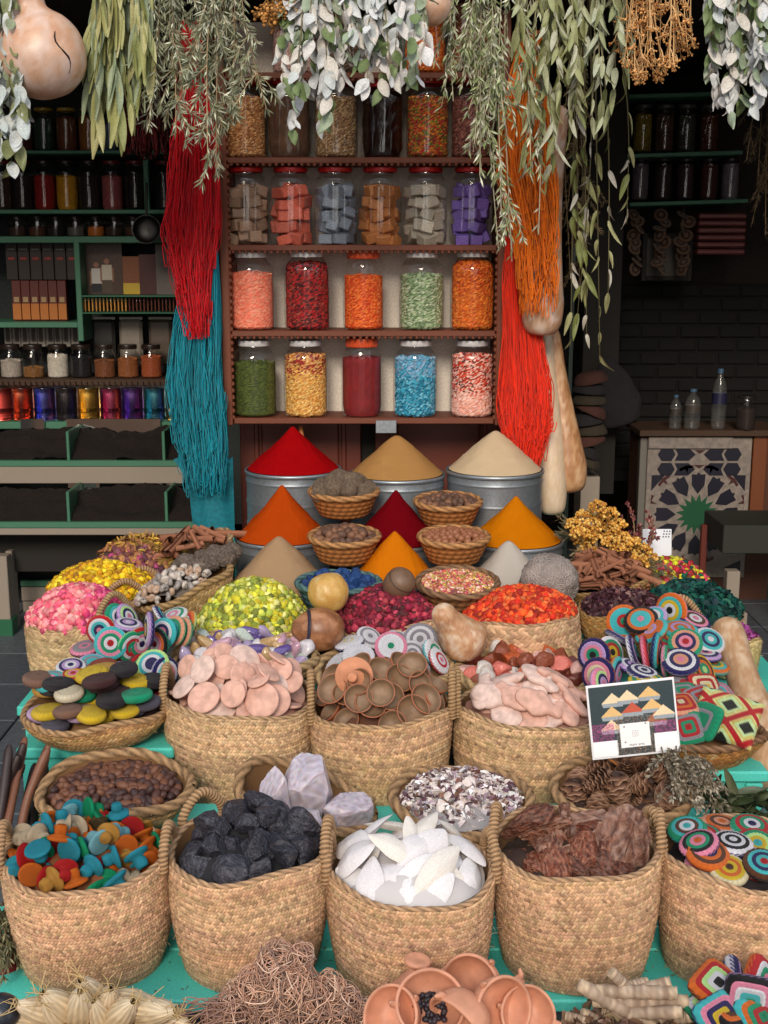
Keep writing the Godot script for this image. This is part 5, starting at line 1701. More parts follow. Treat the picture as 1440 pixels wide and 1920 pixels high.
# ---------------------------------------------------------------- second row: shallow oval baskets
func row_b() -> void:
	var tray := {"rows": 5, "n": 70, "base": 0.62, "bulge": 0.05, "rope": 0.013, "pitch": 0.045, "col": C(190, 148, 106), "rimcol": C(184, 146, 108), "group": "shallow oval baskets"}
	var t0 := tray.duplicate(); t0["tilt"] = Basis(Vector3.RIGHT, 0.10)
	var a := Vector3(-0.648,0.495,-2.760)
	basket("oval_basket", "oval basket of brown argan nuts behind the mushrooms", a, 0.183, 0.165, 0.09, t0)
	var nk := []
	for i in 5:
		nk.append([nut_mesh(0.0105, rr(0.014, 0.019), 0.12), M("argan%d" % (i % 3), [C(86, 52, 44), C(122, 76, 54), C(66, 42, 40)][i % 3], 0.55, {"tex": "mottle", "bump": "grain", "ts": 20.0, "bd": 0.2}), "brown argan nut"])
	mound(self_part("argan_lower_layer", a + Vector3(0, -0.015, 0)), Vector3.ZERO, 0.155, 0.138, 0.02, M("under_brown", C(56, 38, 30)), 0.02)
	heap("argan_nut", "nut", "", nk, 210, a + Vector3(0, -0.012, 0), 0.15, 0.133, 0.03, 0.02, -1.0, "argan nuts in the oval basket", {"jit": 0.012, "same": "small brown argan nut in the oval basket behind the mushrooms", "tilt": t0.tilt})

	var t1 := tray.duplicate(); t1["tilt"] = Basis(Vector3.BACK, -0.30) * Basis(Vector3.RIGHT, 0.12)
	t1["col"] = C(170, 130, 88)
	var b := Vector3(-0.188,0.484,-2.720)
	basket("oval_basket", "tilted oval basket holding three large quartz lumps", b, 0.168, 0.15, 0.10, t1)
	var qz := M("quartz", C(225, 215, 222), 0.22, {"vcol": true, "bump": "grain", "ts": 12.0, "bd": 0.25})
	qz.subsurf_scatter_enabled = true
	qz.subsurf_scatter_strength = 0.5
	for q in [[Vector3(-0.250,0.506,-2.660), Vector3(0.034, 0.068, 0.034), -0.08, "tall mauve quartz lump, leftmost of the three"], [Vector3(-0.182,0.524,-2.680), Vector3(0.060, 0.082, 0.048), 0.25, "largest pale quartz lump, in the middle of the three"], [Vector3(-0.090,0.471,-2.660), Vector3(0.048, 0.058, 0.04), -0.35, "blue grey quartz lump, rightmost of the three"], [Vector3(-0.180,0.449,-2.640), Vector3(0.05, 0.035, 0.03), 0.1, "low pale quartz lump below the largest one"]]:
		solid("quartz_lump", q[3], "quartz", rock(3, 18, 0.5, 0.035, 0.7, q[1] * 1.35, [C(214, 214, 222), C(194, 194, 206), C(228, 227, 230), C(186, 178, 180)], true), qz, Transform3D(Basis(Vector3.BACK, q[2]), q[0]), "quartz lumps in the tilted basket")

	var t2 := tray.duplicate(); t2["tilt"] = Basis(Vector3.RIGHT, 0.14)
	t2["col"] = C(184, 136, 86)
	var c := Vector3(0.185,0.482,-2.720)
	basket("oval_basket", "round basket of broken white and purple shell bits", c, 0.168, 0.155, 0.09, t2)
	var pk := []
	for i in 5:
		pk.append([rock(2, 9, 0.4, 0.16, 0.9, Vector3(rr(0.014, 0.026), 0.006, rr(0.008, 0.015)), [C(232, 226, 224), C(214, 196, 186), C(226, 220, 224)], true), M("shell_bit", C(250, 248, 248), 0.5, {"vcol": true}), "pale broken shell piece"])
	stuff("shell_chips", "small white, violet and brown shell chips filling the round basket", "shell chips", petal_mesh(0.024, 0.012), M("chip", Color.WHITE, 0.5, {"vcol": true}), [C(226, 218, 220), C(150, 128, 140), C(120, 84, 72), C(206, 190, 186), C(96, 70, 80), C(236, 232, 234)], 2400, c + Vector3(0, -0.006, 0), 0.145, 0.132, 0.045, {"tilt": t2.tilt, "jit": 0.01})
	heap("shell_piece", "shell piece", "of the shell basket", pk, 60, c + Vector3(0.0, -0.006, 0), 0.135, 0.122, 0.05, 0.024, 0.9, "large shell pieces in the round basket", {"jit": 0.008, "tilt": t2.tilt, "smin": 0.7, "smax": 1.4})

	var t3 := tray.duplicate(); t3["tilt"] = Basis(Vector3.RIGHT, 0.10) * Basis(Vector3.BACK, 0.06)
	t3["col"] = C(166, 118, 72)
	var d := Vector3(0.575,0.499,-2.740)
	basket("oval_basket", "oval basket of dark brown pine cones below the printed sign", d, 0.170, 0.155, 0.10, t3)
	var kk := []
	for i in 4:
		kk.append([cone_mesh(rr(0.07, 0.085), 0.036), M("pinecone", C(235, 225, 220), 0.7, {"vcol": true}), "dark brown open pine cone"])
	mound(self_part("pine_cone_lower_layer", d), Vector3.ZERO, 0.145, 0.13, 0.02, M("under_brown", C(56, 38, 30)), 0.03)
	heap("pine_cone", "pine cone", "of the oval basket", kk, 30, d + Vector3(0, 0.0, 0), 0.12, 0.108, 0.045, 0.046, -1.0, "pine cones in the oval basket", {"rad": 0.026, "th": 0.05, "bed": 0.0, "sink": 0.055, "tilt": t3.tilt})


# ---------------------------------------------------------------- third row: deep baskets of clay
func row_c() -> void:
	var hs := [PI * 0.99, PI * 0.01]
	var a := Vector3(-0.382,0.603,-3.100)
	var b := Vector3(-0.006,0.597,-3.060)
	var c := Vector3(0.382,0.583,-3.080)
	basket("palm_basket", "plaited palm basket full of pink clay foot rasps", a, 0.198, 0.185, 0.275, {"handles": [PI * 1.0], "hh": 0.09, "base": 0.84, "bulge": 0.05, "col": C(210, 172, 134), "group": "deep plaited baskets"})
	basket("palm_basket", "plaited palm basket full of small brown clay bowls", b, 0.190, 0.182, 0.30, {"handles": [0.05, PI * 0.97], "hw": 0.3, "hh": 0.10, "base": 0.80, "bulge": 0.05, "col": C(206, 166, 128), "group": "deep plaited baskets"})
	basket("palm_basket", "plaited palm basket full of pink fish-shaped clay scrubbers", c, 0.190, 0.182, 0.28, {"handles": [PI * 1.0], "hw": 0.3, "hh": 0.10, "base": 0.88, "bulge": 0.05, "col": C(208, 170, 132), "group": "deep plaited baskets"})
	var pink := M("pink_clay", C(232, 182, 164), 0.85, {"tex": "mottle", "ts": 2.2})
	var pink2 := M("pale_clay", C(236, 204, 192), 0.85, {"tex": "mottle", "ts": 2.2})
	var sm := stamp_mesh(0.042)
	var s2 := stamp_mesh(0.034)
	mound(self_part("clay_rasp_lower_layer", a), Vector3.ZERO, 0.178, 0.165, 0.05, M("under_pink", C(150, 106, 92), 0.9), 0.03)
	heap("clay_rasp", "foot rasp", "of the rasp basket", [[sm, pink, "pink knobbed clay disc"], [sm, pink2, "pale knobbed clay disc"], [s2, pink, "small pink knobbed disc"]], 52, a, 0.152, 0.138, 0.085, 0.046, 1.1, "clay foot rasps in the third-row basket", {"rad": 0.036, "th": 0.026, "bed": 0.035, "sink": 0.035, "lean": 0.5})
	var cm := cup_mesh(0.039)
	var clay := M("brown_clay", Color.WHITE, 0.55, {"vcol": true, "tex": "mottle", "ts": 2.5})
	mound(self_part("clay_bowl_lower_layer", b), Vector3.ZERO, 0.17, 0.162, 0.06, M("under_clay", C(96, 60, 44), 0.9), 0.045)
	heap("clay_bowl", "clay bowl", "of the bowl basket", [[cm, clay, "small brown stemmed clay bowl"]], 44, b, 0.150, 0.136, 0.10, 0.045, 0.6, "small clay bowls in the third-row basket", {"rad": 0.031, "th": 0.044, "bed": 0.03, "sink": 0.055, "lean": 0.7, "lift": 0.012})
	solid("clay_rasp", "orange clay disc lying knob upwards on the clay bowls", "foot rasp", stamp_mesh(0.05), M("orange_clay", C(222, 150, 112), 0.8, {"tex": "mottle", "ts": 2.0}), Transform3D(facing(Vector3(0.1, -0.25, -0.9)), Vector3(-0.077,0.692,-3.000)))
	var fk := []
	for i in 3:
		fk.append([fish_mesh(rr(0.125, 0.15)), [pink, pink2, pink2][i], ["pink", "pale pink", "long pale pink"][i] + " fish-shaped clay scrubber"])
	mound(self_part("clay_fish_lower_layer", c), Vector3.ZERO, 0.17, 0.16, 0.04, M("under_pink", C(150, 106, 92)), 0.02)
	heap("clay_fish", "clay scrubber", "of the fish basket", fk, 34, c, 0.122, 0.112, 0.07, 0.046, 0.3, "fish-shaped clay scrubbers", {"rad": 0.034, "th": 0.022, "bed": 0.02, "sink": 0.03, "lean": 0.12})


# ---------------------------------------------------------------- fourth row: trays
func row_d() -> void:
	var tray := {"rows": 5, "n": 80, "base": 0.66, "bulge": 0.06, "rope": 0.014, "pitch": 0.05, "col": C(206, 164, 116), "rimcol": C(206, 170, 124), "group": "shallow trays of stones and discs"}
	var a := Vector3(-0.407,0.596,-3.440)
	var b := Vector3(0.003,0.577,-3.400)
	var c := Vector3(0.401,0.568,-3.380)
	var t0 := tray.duplicate(); t0["tilt"] = Basis(Vector3.RIGHT, 0.06)
	basket("tray_basket", "oval tray of lilac and white polished crystals", a, 0.216, 0.20, 0.085, t0)
	basket("tray_basket", "oval tray of white and brown crocheted discs", b, 0.204, 0.19, 0.095, t0)
	basket("tray_basket", "oval tray of red and amber rough stones", c, 0.202, 0.19, 0.095, t0)
	var kk := []
	for q in [["lilac", C(186, 168, 206)], ["white", C(232, 226, 232)], ["pink", C(222, 176, 196)], ["pale green", C(196, 206, 196)], ["violet", C(110, 90, 160)], ["honey", C(206, 170, 120)]]:
		for i in (2 if q[0] in ["white", "lilac"] else 1):
			kk.append([rock(2, 8, 0.62, 0.04, 0.3, Vector3(0.02, 0.044, 0.02) if i == 0 else Vector3(0.027, 0.03, 0.024)), M("crystal_%s" % q[0], q[1], 0.15, {"tex": "mottle", "ts": 12.0, "coat": 0.5}), q[0] + " polished crystal"])
	mound(self_part("crystal_lower_layer", a), Vector3.ZERO, 0.19, 0.172, 0.03, M("under_lilac", C(130, 114, 130), 0.8), 0.01)
	heap("crystal", "crystal", "of the crystal tray", kk, 84, a, 0.178, 0.16, 0.07, 0.034, -1.0, "polished crystals on the tray", {"rad": 0.018, "th": 0.034, "bed": 0.03, "sink": 0.025, "smin": 0.75, "smax": 1.15})
	var wh := "on the white disc tray"
	mound(self_part("white_disc_lower_layer", b), Vector3.ZERO, 0.175, 0.16, 0.02, M("under_straw", C(130, 96, 62), 0.9), 0.02)
	for q in [
		[[4, 0, 0, 0, 1, 1], 733, 1213, 3.42, [0, 0.75, 0.9], 0.048], [[0, 0, 0, 0, 0, 11], 672, 1231, 3.38, [0, 1, 0.55], 0.048], [[0, 12, 0, 0, 14, 11], 724, 1250, 3.32, [0, 1, 0.16], 0.048], [[7, 12, 12, 12, 14, 11], 778, 1256, 3.30, [0.1, 0.9, 0.7], 0.044],
		[[14, 0, 14, 0, 14, 14], 788, 1200, 3.50, [-0.1, 0.7, 0.9], 0.053], [[0, 14, 0, 14, 0, 14], 772, 1228, 3.42, [0.3, 0.7, 0.8], 0.045], [[14, 0, 0, 14, 0, 11], 692, 1196, 3.54, [0.5, 1, 0.6], 0.042], [[0, 12, 0, 0, 0, 6], 655, 1206, 3.50, [-0.25, 1, 0.1], 0.046],
		[[3, 0, 4, 0, 0, 3], 812, 1224, 3.42, [0.9, 0.6, 0.5], 0.042], [[1, 0, 8, 0, 0, 8], 823, 1240, 3.38, [0.9, 0.7, 0.4], 0.042], [[0, 0, 0, 0, 0, 7], 634, 1246, 3.40, [-0.6, 0.8, 0.3], 0.045], [[0, 0, 0, 0, 3, 0], 647, 1258, 3.32, [0, 1, 0.15], 0.045], [[14, 12, 0, 0, 0, 7], 690, 1264, 3.27, [-0.3, 0.8, 0.5], 0.045], [[0, 14, 0, 0, 12, 12], 745, 1196, 3.56, [0.1, 1, 0.3], 0.045]]:
		crochet(q[0], wh, spot(q[1], q[2], q[3]), Vector3(q[4][0], q[4][1], q[4][2]), q[5], 0.022, 0.0, rr(0, 6), "crocheted discs on the white disc tray")
	var ak := []
	for q in [["amber brown", C(150, 78, 54), 4], ["salmon pink", C(226, 122, 108), 2], ["dark red", C(108, 48, 38), 3], ["orange", C(198, 92, 48), 2], ["white", C(226, 216, 208), 1], ["pale pink", C(224, 180, 172), 1]]:
		for i in q[2]:
			ak.append([rock(2, 9, 0.52, 0.05, 0.3, Vector3(0.032, 0.027, 0.028) * (1.1 if i == 0 else 0.85), [Color.WHITE], true), M("amber_%s" % q[0], q[1], 0.4, {"tex": "mottle", "ts": 10.0}), q[0] + " rough stone"])
	mound(self_part("rough_stone_lower_layer", c), Vector3.ZERO, 0.178, 0.165, 0.02, M("under_amber", C(92, 48, 36), 0.85), 0.015)
	heap("rough_stone", "rough stone", "of the stone tray", ak, 66, c, 0.165, 0.148, 0.06, 0.036, -1.0, "rough red stones on the tray", {"rad": 0.02, "th": 0.036, "bed": 0.02, "sink": 0.03, "smin": 0.75, "smax": 1.2})


# ---------------------------------------------------------------- flower baskets, gourds and bowls
func row_e() -> void:
	var a := Vector3(-0.410,0.609,-3.740)
	var b := Vector3(0.010,0.629,-3.720)
	var c := Vector3(0.422,0.662,-3.680)
	basket("flower_basket", "plaited basket heaped with yellow green dried buds", a, 0.186, 0.16, 0.20, {"rows": 9, "base": 0.9})
	stuff("dried_buds", "yellow green crumpled dried flower buds", "dried buds", bud_mesh(0.0125), M("bud", Color.WHITE, 0.8, {"vcol": true, "back": 0.2}), [C(196, 196, 60), C(170, 180, 70), C(210, 210, 90), C(140, 150, 60), C(184, 170, 40), C(206, 204, 130), C(110, 120, 50)], 1500, a + Vector3(0.0, 0.0, 0), 0.18, 0.155, 0.135, {"jit": 0.01})
	basket("flower_basket", "plaited basket heaped with dark red dried rosebuds", b, 0.176, 0.15, 0.18, {"rows": 8, "base": 0.9, "tilt": Basis(Vector3.BACK, 0.08)})
	stuff("rosebuds", "dark crimson dried rosebuds", "dried rosebuds", bud_mesh(0.0115), M("bud", Color.WHITE), [C(120, 24, 46), C(150, 34, 60), C(96, 20, 40), C(170, 60, 76), C(80, 30, 36)], 1300, b + Vector3(-0.01, 0.0, 0), 0.17, 0.145, 0.095, {"jit": 0.01, "tilt": Basis(Vector3.BACK, 0.08)})
	basket("flower_basket", "plaited basket of orange red dried berries beside the grey sponge", c, 0.185, 0.165, 0.2, {"rows": 8, "n": 70, "base": 0.94, "bulge": 0.02, "tilt": Basis(Vector3.BACK, 0.10)})
	stuff("dried_berries", "orange red crumpled dried berries", "dried berries", bud_mesh(0.0115), M("bud", Color.WHITE), [C(206, 62, 26), C(190, 44, 22), C(222, 88, 36), C(160, 36, 24), C(214, 110, 60)], 1400, c + Vector3(-0.0, 0.0, 0), 0.172, 0.152, 0.07, {"jit": 0.01, "tilt": Basis(Vector3.BACK, 0.10)})
	# blue bowl
	var d := Vector3(-0.148,0.710,-3.860)
	coil_bowl("blue stained bowl of indigo lumps behind the yellow melon gourd", d, 0.136, 0.085, C(96, 132, 136), {"rimcol": C(104, 140, 140), "coils": 4})
	var ik := []
	for i in 4:
		ik.append([rock(2, 10, 0.55, 0.05, 0.3, Vector3(0.021, 0.018, 0.02), [Color.WHITE], true), M("indigo%d" % (i % 2), [C(26, 70, 130), C(20, 56, 110)][i % 2], 0.7, {"tex": "mottle", "ts": 14.0}), "blue indigo lump"])
	mound(self_part("indigo_lower_layer", d), Vector3.ZERO, 0.122, 0.122, 0.02, M("under_blue", C(18, 44, 86), 0.8), 0.02)
	heap("indigo_lump", "indigo lump", "of the blue bowl", ik, 62, d + Vector3(0, -0.008, 0), 0.11, 0.11, 0.04, 0.026, -1.0, "indigo lumps in the blue bowl", {"rad": 0.013, "th": 0.024, "bed": 0.02, "sink": 0.02})
	var e := Vector3(0.236,0.726,-3.800)
	coil_bowl("straw bowl of tiny pink and yellow blossoms before the white cone", e, 0.130, 0.08, C(150, 108, 72), {"rimcol": C(150, 116, 88), "tilt": Basis(Vector3.RIGHT, 0.12), "coils": 4})
	stuff("tiny_blossoms", "tiny pink, yellow and cream dried blossoms", "dried blossoms", bud_mesh(0.0052), M("bud", Color.WHITE), [C(206, 110, 106), C(196, 80, 84), C(226, 180, 130), C(196, 160, 70), C(232, 196, 180), C(150, 70, 70), C(160, 140, 70)], 3200, e + Vector3(0, -0.006, 0), 0.118, 0.118, 0.022, {"jit": 0.005, "tilt": Basis(Vector3.RIGHT, 0.12)})
	# gourds and turned wood
	gourd("melon_gourd", "round yellow gourd before the blue bowl", "gourd", prof([0.0, -0.058, 0.035, -0.052, 0.058, -0.02, 0.061, 0.012, 0.045, 0.048, 0.012, 0.06, 0.0, 0.058]), M("yellow_gourd", C(206, 162, 92), 0.5, {"tex": "mottle", "bump": "cells", "ts": 7.0, "bd": 0.12}), Vector3(-0.170,0.741,-3.620), Basis(Vector3.BACK, 0.2), "", 0.05, [C(222, 182, 110), C(206, 158, 84), C(226, 196, 140)])
	var wd := M("carved_wood", C(164, 112, 78), 0.45, {"tex": "grain", "ts": Vector3(6, 40, 40), "bump": "grain", "bd": 0.1})
	var w1 := gourd("wooden_pot", "round wooden pot with a dark band, beside the lilac crystals", "pot", prof([0.0, -0.068, 0.026, -0.066, 0.05, -0.048, 0.066, -0.01, 0.062, 0.03, 0.05, 0.052, 0.045, 0.06, 0.022, 0.084, 0.016, 0.088, 0.0, 0.088]), wd, Vector3(-0.188,0.656,-3.520), Basis(Vector3.BACK, 1.45) * Basis(Vector3.RIGHT, 0.2), "", 0.01, [C(186, 136, 100), C(160, 106, 72), C(132, 88, 62), C(172, 120, 84)])
	var band := MB.new()
	band.loft(circle(40), prof([0.053, 0.040, 0.060, 0.041, 0.0605, 0.044, 0.054, 0.049, 0.050, 0.050]))
	part(w1, "dark_band", band.mesh(), M("dark_band", C(50, 44, 60), 0.4))
	var w2 := gourd("wooden_pot", "small dark wooden pot lying before the orange cone", "pot", prof([0.0, -0.05, 0.022, -0.048, 0.042, -0.03, 0.048, 0.0, 0.042, 0.028, 0.03, 0.045, 0.012, 0.062, 0.0, 0.063]), M("carved_dark", C(120, 92, 72), 0.5, {"tex": "grain", "ts": Vector3(6, 40, 40)}), Vector3(0.047,0.749,-3.700), Basis(Vector3.BACK, 2.5) * Basis(Vector3.RIGHT, -0.5), "", 0.01)
	var band2 := MB.new()
	band2.loft(circle(36), prof([0.0432, -0.024, 0.0465, -0.022, 0.047, -0.018, 0.0462, -0.016]))
	part(w2, "dark_band", band2.mesh(), M("dark_band2", C(80, 58, 46), 0.5))
	gourd("pear_gourd", "pear-shaped tan gourd resting across the amber stones", "gourd", prof([0.0, -0.088, 0.034, -0.08, 0.062, -0.05, 0.068, -0.015, 0.052, 0.03, 0.038, 0.07, 0.036, 0.095, 0.024, 0.118, 0.0, 0.124]), M("tan_gourd", Color.WHITE), Vector3(0.223,0.658,-3.460), Basis(Vector3.BACK, 0.62) * Basis(Vector3.RIGHT, 0.35), "", 0.03, [C(228, 202, 178), C(208, 166, 130), C(186, 134, 98), C(226, 198, 172)])
	solid("grey_sponge", "grey wrinkled sponge lump behind the orange red berries", "sponge", rock(3, 3, 0.8, 0.12, 0.3, Vector3(0.095, 0.095, 0.085), [C(176, 166, 160), C(158, 148, 144)]), M("sponge", C(245, 240, 238), 0.95, {"vcol": true, "bump": "cells", "ts": 9.0, "bd": 1.2}), Transform3D(Basis(), Vector3(0.532,0.720,-3.820)))


# ---------------------------------------------------------------- tubs with cones of spice and the nut bowls
func spice_rows() -> void:
	for q in [
		[550, 879, 4.62, 0.182, 0.26, "bright red spice cone in the back row", C(172, 10, 16), 0.165, "red"],
		[744, 888, 4.60, 0.182, 0.26, "ochre brown spice cone in the back row", C(188, 140, 84), 0.150, "ochre"],
		[928, 880, 4.60, 0.184, 0.26, "cream spice cone in the back row", C(222, 196, 160), 0.150, "cream"],
		[530, 1006, 4.30, 0.170, 0.24, "orange rust spice cone in the middle row", C(192, 72, 14), 0.190, "rust orange"],
		[742, 1012, 4.30, 0.160, 0.24, "dark crimson spice cone in the middle row", C(116, 8, 20), 0.185, "crimson"],
		[966, 1012, 4.28, 0.170, 0.24, "golden yellow spice cone in the middle row", C(216, 124, 10), 0.160, "golden"],
		[524, 1098, 4.02, 0.180, 0.20, "beige spice cone in the front row", C(182, 148, 114), 0.175, "beige"],
		[740, 1086, 4.02, 0.150, 0.20, "orange yellow spice cone in the front row", C(222, 122, 14), 0.165, "orange yellow"],
		[952, 1092, 4.06, 0.140, 0.20, "pale grey spice cone in the front row", C(204, 194, 184), 0.150, "pale grey"]]:
		var p := spot(q[0], q[1], q[2])
		tub("galvanised metal tub under the %s spice cone" % q[8], p, q[3], q[4], "galvanised spice tubs")
		powder(q[5], p + Vector3(0, 0.004, 0), q[3] * 0.955, q[7], q[6], 0.07 if q[8] in ["red", "rust orange", "crimson", "golden"] else -0.05, 0.05 if q[8] in ["red", "rust orange", "crimson", "orange yellow", "golden"] else 0.13)
	var bark := M("nutmeg", C(140, 96, 70), 0.6, {"tex": "mottle", "bump": "grain", "ts": 18.0, "bd": 0.2})
	var bark2 := M("nutmeg_dark", C(104, 74, 58), 0.65, {"tex": "mottle", "bump": "grain", "ts": 18.0, "bd": 0.2})
	var hz := M("hazel", C(166, 106, 74), 0.5, {"tex": "mottle", "ts": 18.0})
	var ball := M("grey_ball", C(225, 215, 205), 0.95, {"vcol": true, "bump": "fine", "ts": 14.0, "bd": 0.8})
	for q in [
		[645, 921, 4.32, 0.122, "grey spiky seed balls", 14, 0.054, [[rock(3, 0, 0.9, 0.2, 1.3, Vector3(0.036, 0.036, 0.034), [C(150, 132, 116), C(204, 186, 166)]), ball, "grey spiky seed ball"]], 0.05],
		[840, 940, 4.32, 0.118, "brown nutmegs", 52, 0.026, [[nut_mesh(0.014, 0.018), bark, "brown nutmeg"], [nut_mesh(0.013, 0.017), bark2, "brown nutmeg"]], 0.02],
		[646, 1005, 4.05, 0.118, "dark nutmegs", 46, 0.028, [[nut_mesh(0.015, 0.021), bark2, "dark nutmeg"], [nut_mesh(0.014, 0.018), bark, "dark nutmeg"]], 0.03],
		[851, 1006, 4.06, 0.118, "small reddish hazelnuts", 64, 0.022, [[nut_mesh(0.013, 0.013, 0.03), hz, "reddish hazelnut"]], 0.02]]:
		var p := spot(q[0], q[1], q[2])
		coil_bowl("coiled straw bowl of %s among the spice cones" % q[4], p, q[3], 0.085, C(190, 122, 70), {"group": "coiled straw bowls among the spice cones", "tilt": Basis(Vector3.RIGHT, 0.06)})
		mound(self_part(q[4].replace(" ", "_") + "_lower_layer", p), Vector3.ZERO, q[3] * 0.9, q[3] * 0.9, q[8], M("under_brown", C(56, 38, 30)), 0.022)
		if q[5] < 20: heap("seed_ball", "seed ball", "of its bowl", q[7], q[5], p, q[3] * 0.75, q[3] * 0.75, q[8], q[6], -1.0, q[4])
		else: heap("nut", "nut", "", q[7], q[5], p + Vector3(0, -0.004, 0), q[3] * 0.84, q[3] * 0.84, q[8], q[6], -1.0, q[4] + " in their bowl", {"jit": 0.008, "same": "one of the %s in the coiled straw bowl" % q[4]})


# ---------------------------------------------------------------- goods on the left flank
func left_side() -> void:
	var teal := M("teal_paint", C(66, 190, 176))
	var st := thing("side_stand", "hidden turquoise bench under the flower baskets on the near left", "bench", Vector3(-0.92, 0, -3.85))
	tag(st, "turquoise bench carrying the pink and yellow flower baskets", "bench")
	bp(st, "top", Vector3(0, 0.365, 0), Vector3(0.44, 0.03, 0.5), teal)
	for s in [-1, 1]:
		for z in [-1, 1]:
			bp(st, "leg", Vector3(s * 0.18, 0.175, z * 0.2), Vector3(0.05, 0.35, 0.05), teal)
	# cinnamon bowl at the back
	var a := Vector3(-0.642,0.731,-4.200)
	coil_bowl("round basket of cinnamon quills beside the blue-green bag", a, 0.120, 0.10, C(176, 140, 104), {"tilt": Basis(Vector3.BACK, 0.5) * Basis(Vector3.RIGHT, 0.25)})
	var qm := [quill_mesh(0.12, 0.0115), quill_mesh(0.09, 0.010), quill_mesh(0.15, 0.0125)]
	var cin := M("cinnamon", Color.WHITE, 0.75, {"vcol": true, "tex": "grain", "ts": Vector3(20, 4, 20)})
	var ck := []
	for m in qm: ck.append([m, cin, "brown cinnamon quill"])
	heap("cinnamon_quill", "cinnamon quill", "of the far cinnamon basket", ck, 34, a + Vector3(-0.05, 0.015, 0.02), 0.15, 0.10, 0.05, 0.026, 0.35, "cinnamon quills beside the bag", {"jit": 0.02, "tilt": Basis(Vector3.BACK, 0.35), "smin": 0.8})
	# grey oblong basket: shells in front, spiky balls behind
	var b := Vector3(-0.661,0.682,-3.920)
	var tb := Basis(Vector3.UP, 0.3) * Basis(Vector3.BACK, 0.34) * Basis(Vector3.RIGHT, 0.10)
	basket("oblong_basket", "tilted oblong basket of grey snail shells and seed balls", b, 0.165, 0.11, 0.10, {"tilt": tb, "rows": 5, "n": 66, "base": 0.7, "col": C(186, 152, 106), "rope": 0.012})
	var sk := []
	for q in [["pale", C(214, 202, 192)], ["grey", C(164, 156, 152)], ["tan striped", C(196, 164, 140)]]:
		sk.append([snail_mesh(0.017), M("snail_%s" % q[0], q[1], 0.35, {"tex": "mottle", "ts": 30.0}), q[0] + " little snail shell"])
	mound(self_part("snail_shell_lower_layer", b), Vector3.ZERO, 0.13, 0.085, 0.03, M("under_grey", C(110, 100, 94), 0.9), 0.01)
	heap("snail_shell", "snail shell", "of the oblong basket", sk, 60, b + Vector3(-0.035, 0.0, 0.02), 0.125, 0.075, 0.045, 0.02, -1.0, "snail shells in the oblong basket", {"jit": 0.012, "tilt": tb, "smin": 0.8, "smax": 1.25})
	M("grey_ball", C(225, 215, 205), 0.95, {"vcol": true, "bump": "fine", "ts": 14.0, "bd": 0.8})
	heap("seed_ball", "seed ball", "of the oblong basket", [[rock(3, 0, 0.9, 0.24, 1.3, Vector3(0.036, 0.03, 0.036), [C(134, 122, 116), C(200, 188, 180)]), M("grey_ball", Color.WHITE), "grey furry seed ball"]], 9, b + Vector3(0.06, 0.06, -0.07), 0.125, 0.03, 0.02, 0.05, -1.0, "grey seed balls in the oblong basket", {"tilt": tb})
	# dried roses heap behind, yellow flowers, pink petals
	var c := Vector3(-0.863,0.660,-4.160)
	basket("flower_basket", "handled basket of faded brown and maroon dried roses", c, 0.15, 0.13, 0.16, {"rows": 7, "n": 56, "handles": [1.3], "hw": 0.5, "hh": 0.06})
	stuff("dried_roses", "faded maroon, tan and mauve dried roses", "dried roses", bud_mesh(0.013), M("bud", Color.WHITE), [C(112, 66, 58), C(146, 96, 70), C(120, 74, 88), C(170, 120, 70), C(90, 56, 60), C(150, 64, 96)], 900, c + Vector3(0.0, 0, 0), 0.17, 0.13, 0.10, {"jit": 0.012})
	stuff("dried_sprigs", "tan and ochre dried flower sprigs on top of the dried roses", "dried sprigs", petal_mesh(0.03, 0.008), M("petal", Color.WHITE, 0.7, {"vcol": true, "back": 0.3}), [C(190, 150, 60), C(166, 120, 70), C(150, 96, 60)], 500, c + Vector3(0.02, 0.05, -0.02), 0.16, 0.10, 0.08, {"jit": 0.02})
	var d := Vector3(-0.951,0.650,-4.000)
	basket("flower_basket", "basket of bright yellow dried flowers behind the pink petals", d, 0.17, 0.14, 0.17, {"rows": 7, "n": 60, "handles": [0.9], "hw": 0.4, "hh": 0.06})
	stuff("yellow_flowers", "bright yellow dried flower heads", "dried flowers", bud_mesh(0.011), M("bud", Color.WHITE), [C(226, 186, 20), C(206, 160, 16), C(234, 204, 50), C(190, 140, 20), C(160, 110, 30)], 1300, d + Vector3(-0.0, 0, 0), 0.18, 0.14, 0.085, {"jit": 0.011})
	var e := Vector3(-0.975,0.614,-3.780)
	basket("palm_basket", "pale plaited basket heaped with pink petals on the near left", e, 0.170, 0.15, 0.235, {"rows": 11, "n": 66, "base": 0.86, "bulge": 0.02, "col": C(206, 176, 134), "handles": [0.62], "hw": 0.42, "hh": 0.10})
	stuff("pink_petals", "coral pink and magenta dried petals", "dried petals", bud_mesh(0.0125), M("bud", Color.WHITE), [C(232, 120, 128), C(240, 146, 150), C(222, 96, 116), C(236, 160, 156), C(206, 80, 110)], 1300, e, 0.165, 0.145, 0.10, {"jit": 0.01, "cols2": [C(200, 60, 110), C(180, 50, 96), C(216, 90, 130), C(150, 40, 80)], "split": 0.06})
	# tray of plain coloured discs on the turquoise box
	var f := Vector3(-0.758,0.579,-3.060)
	basket("tray_basket", "straw tray of plain coloured crocheted discs on the turquoise box", f, 0.192, 0.165, 0.07, {"rows": 4, "n": 80, "base": 0.72, "rope": 0.009, "col": C(198, 154, 108), "rimcol": C(190, 150, 110)})
	mound(self_part("plain_disc_lower_layer", f), Vector3.ZERO, 0.165, 0.14, 0.05, M("under_straw", C(130, 96, 62), 0.9), 0.045, 0.2)
	var wh := "on the tray of plain discs"
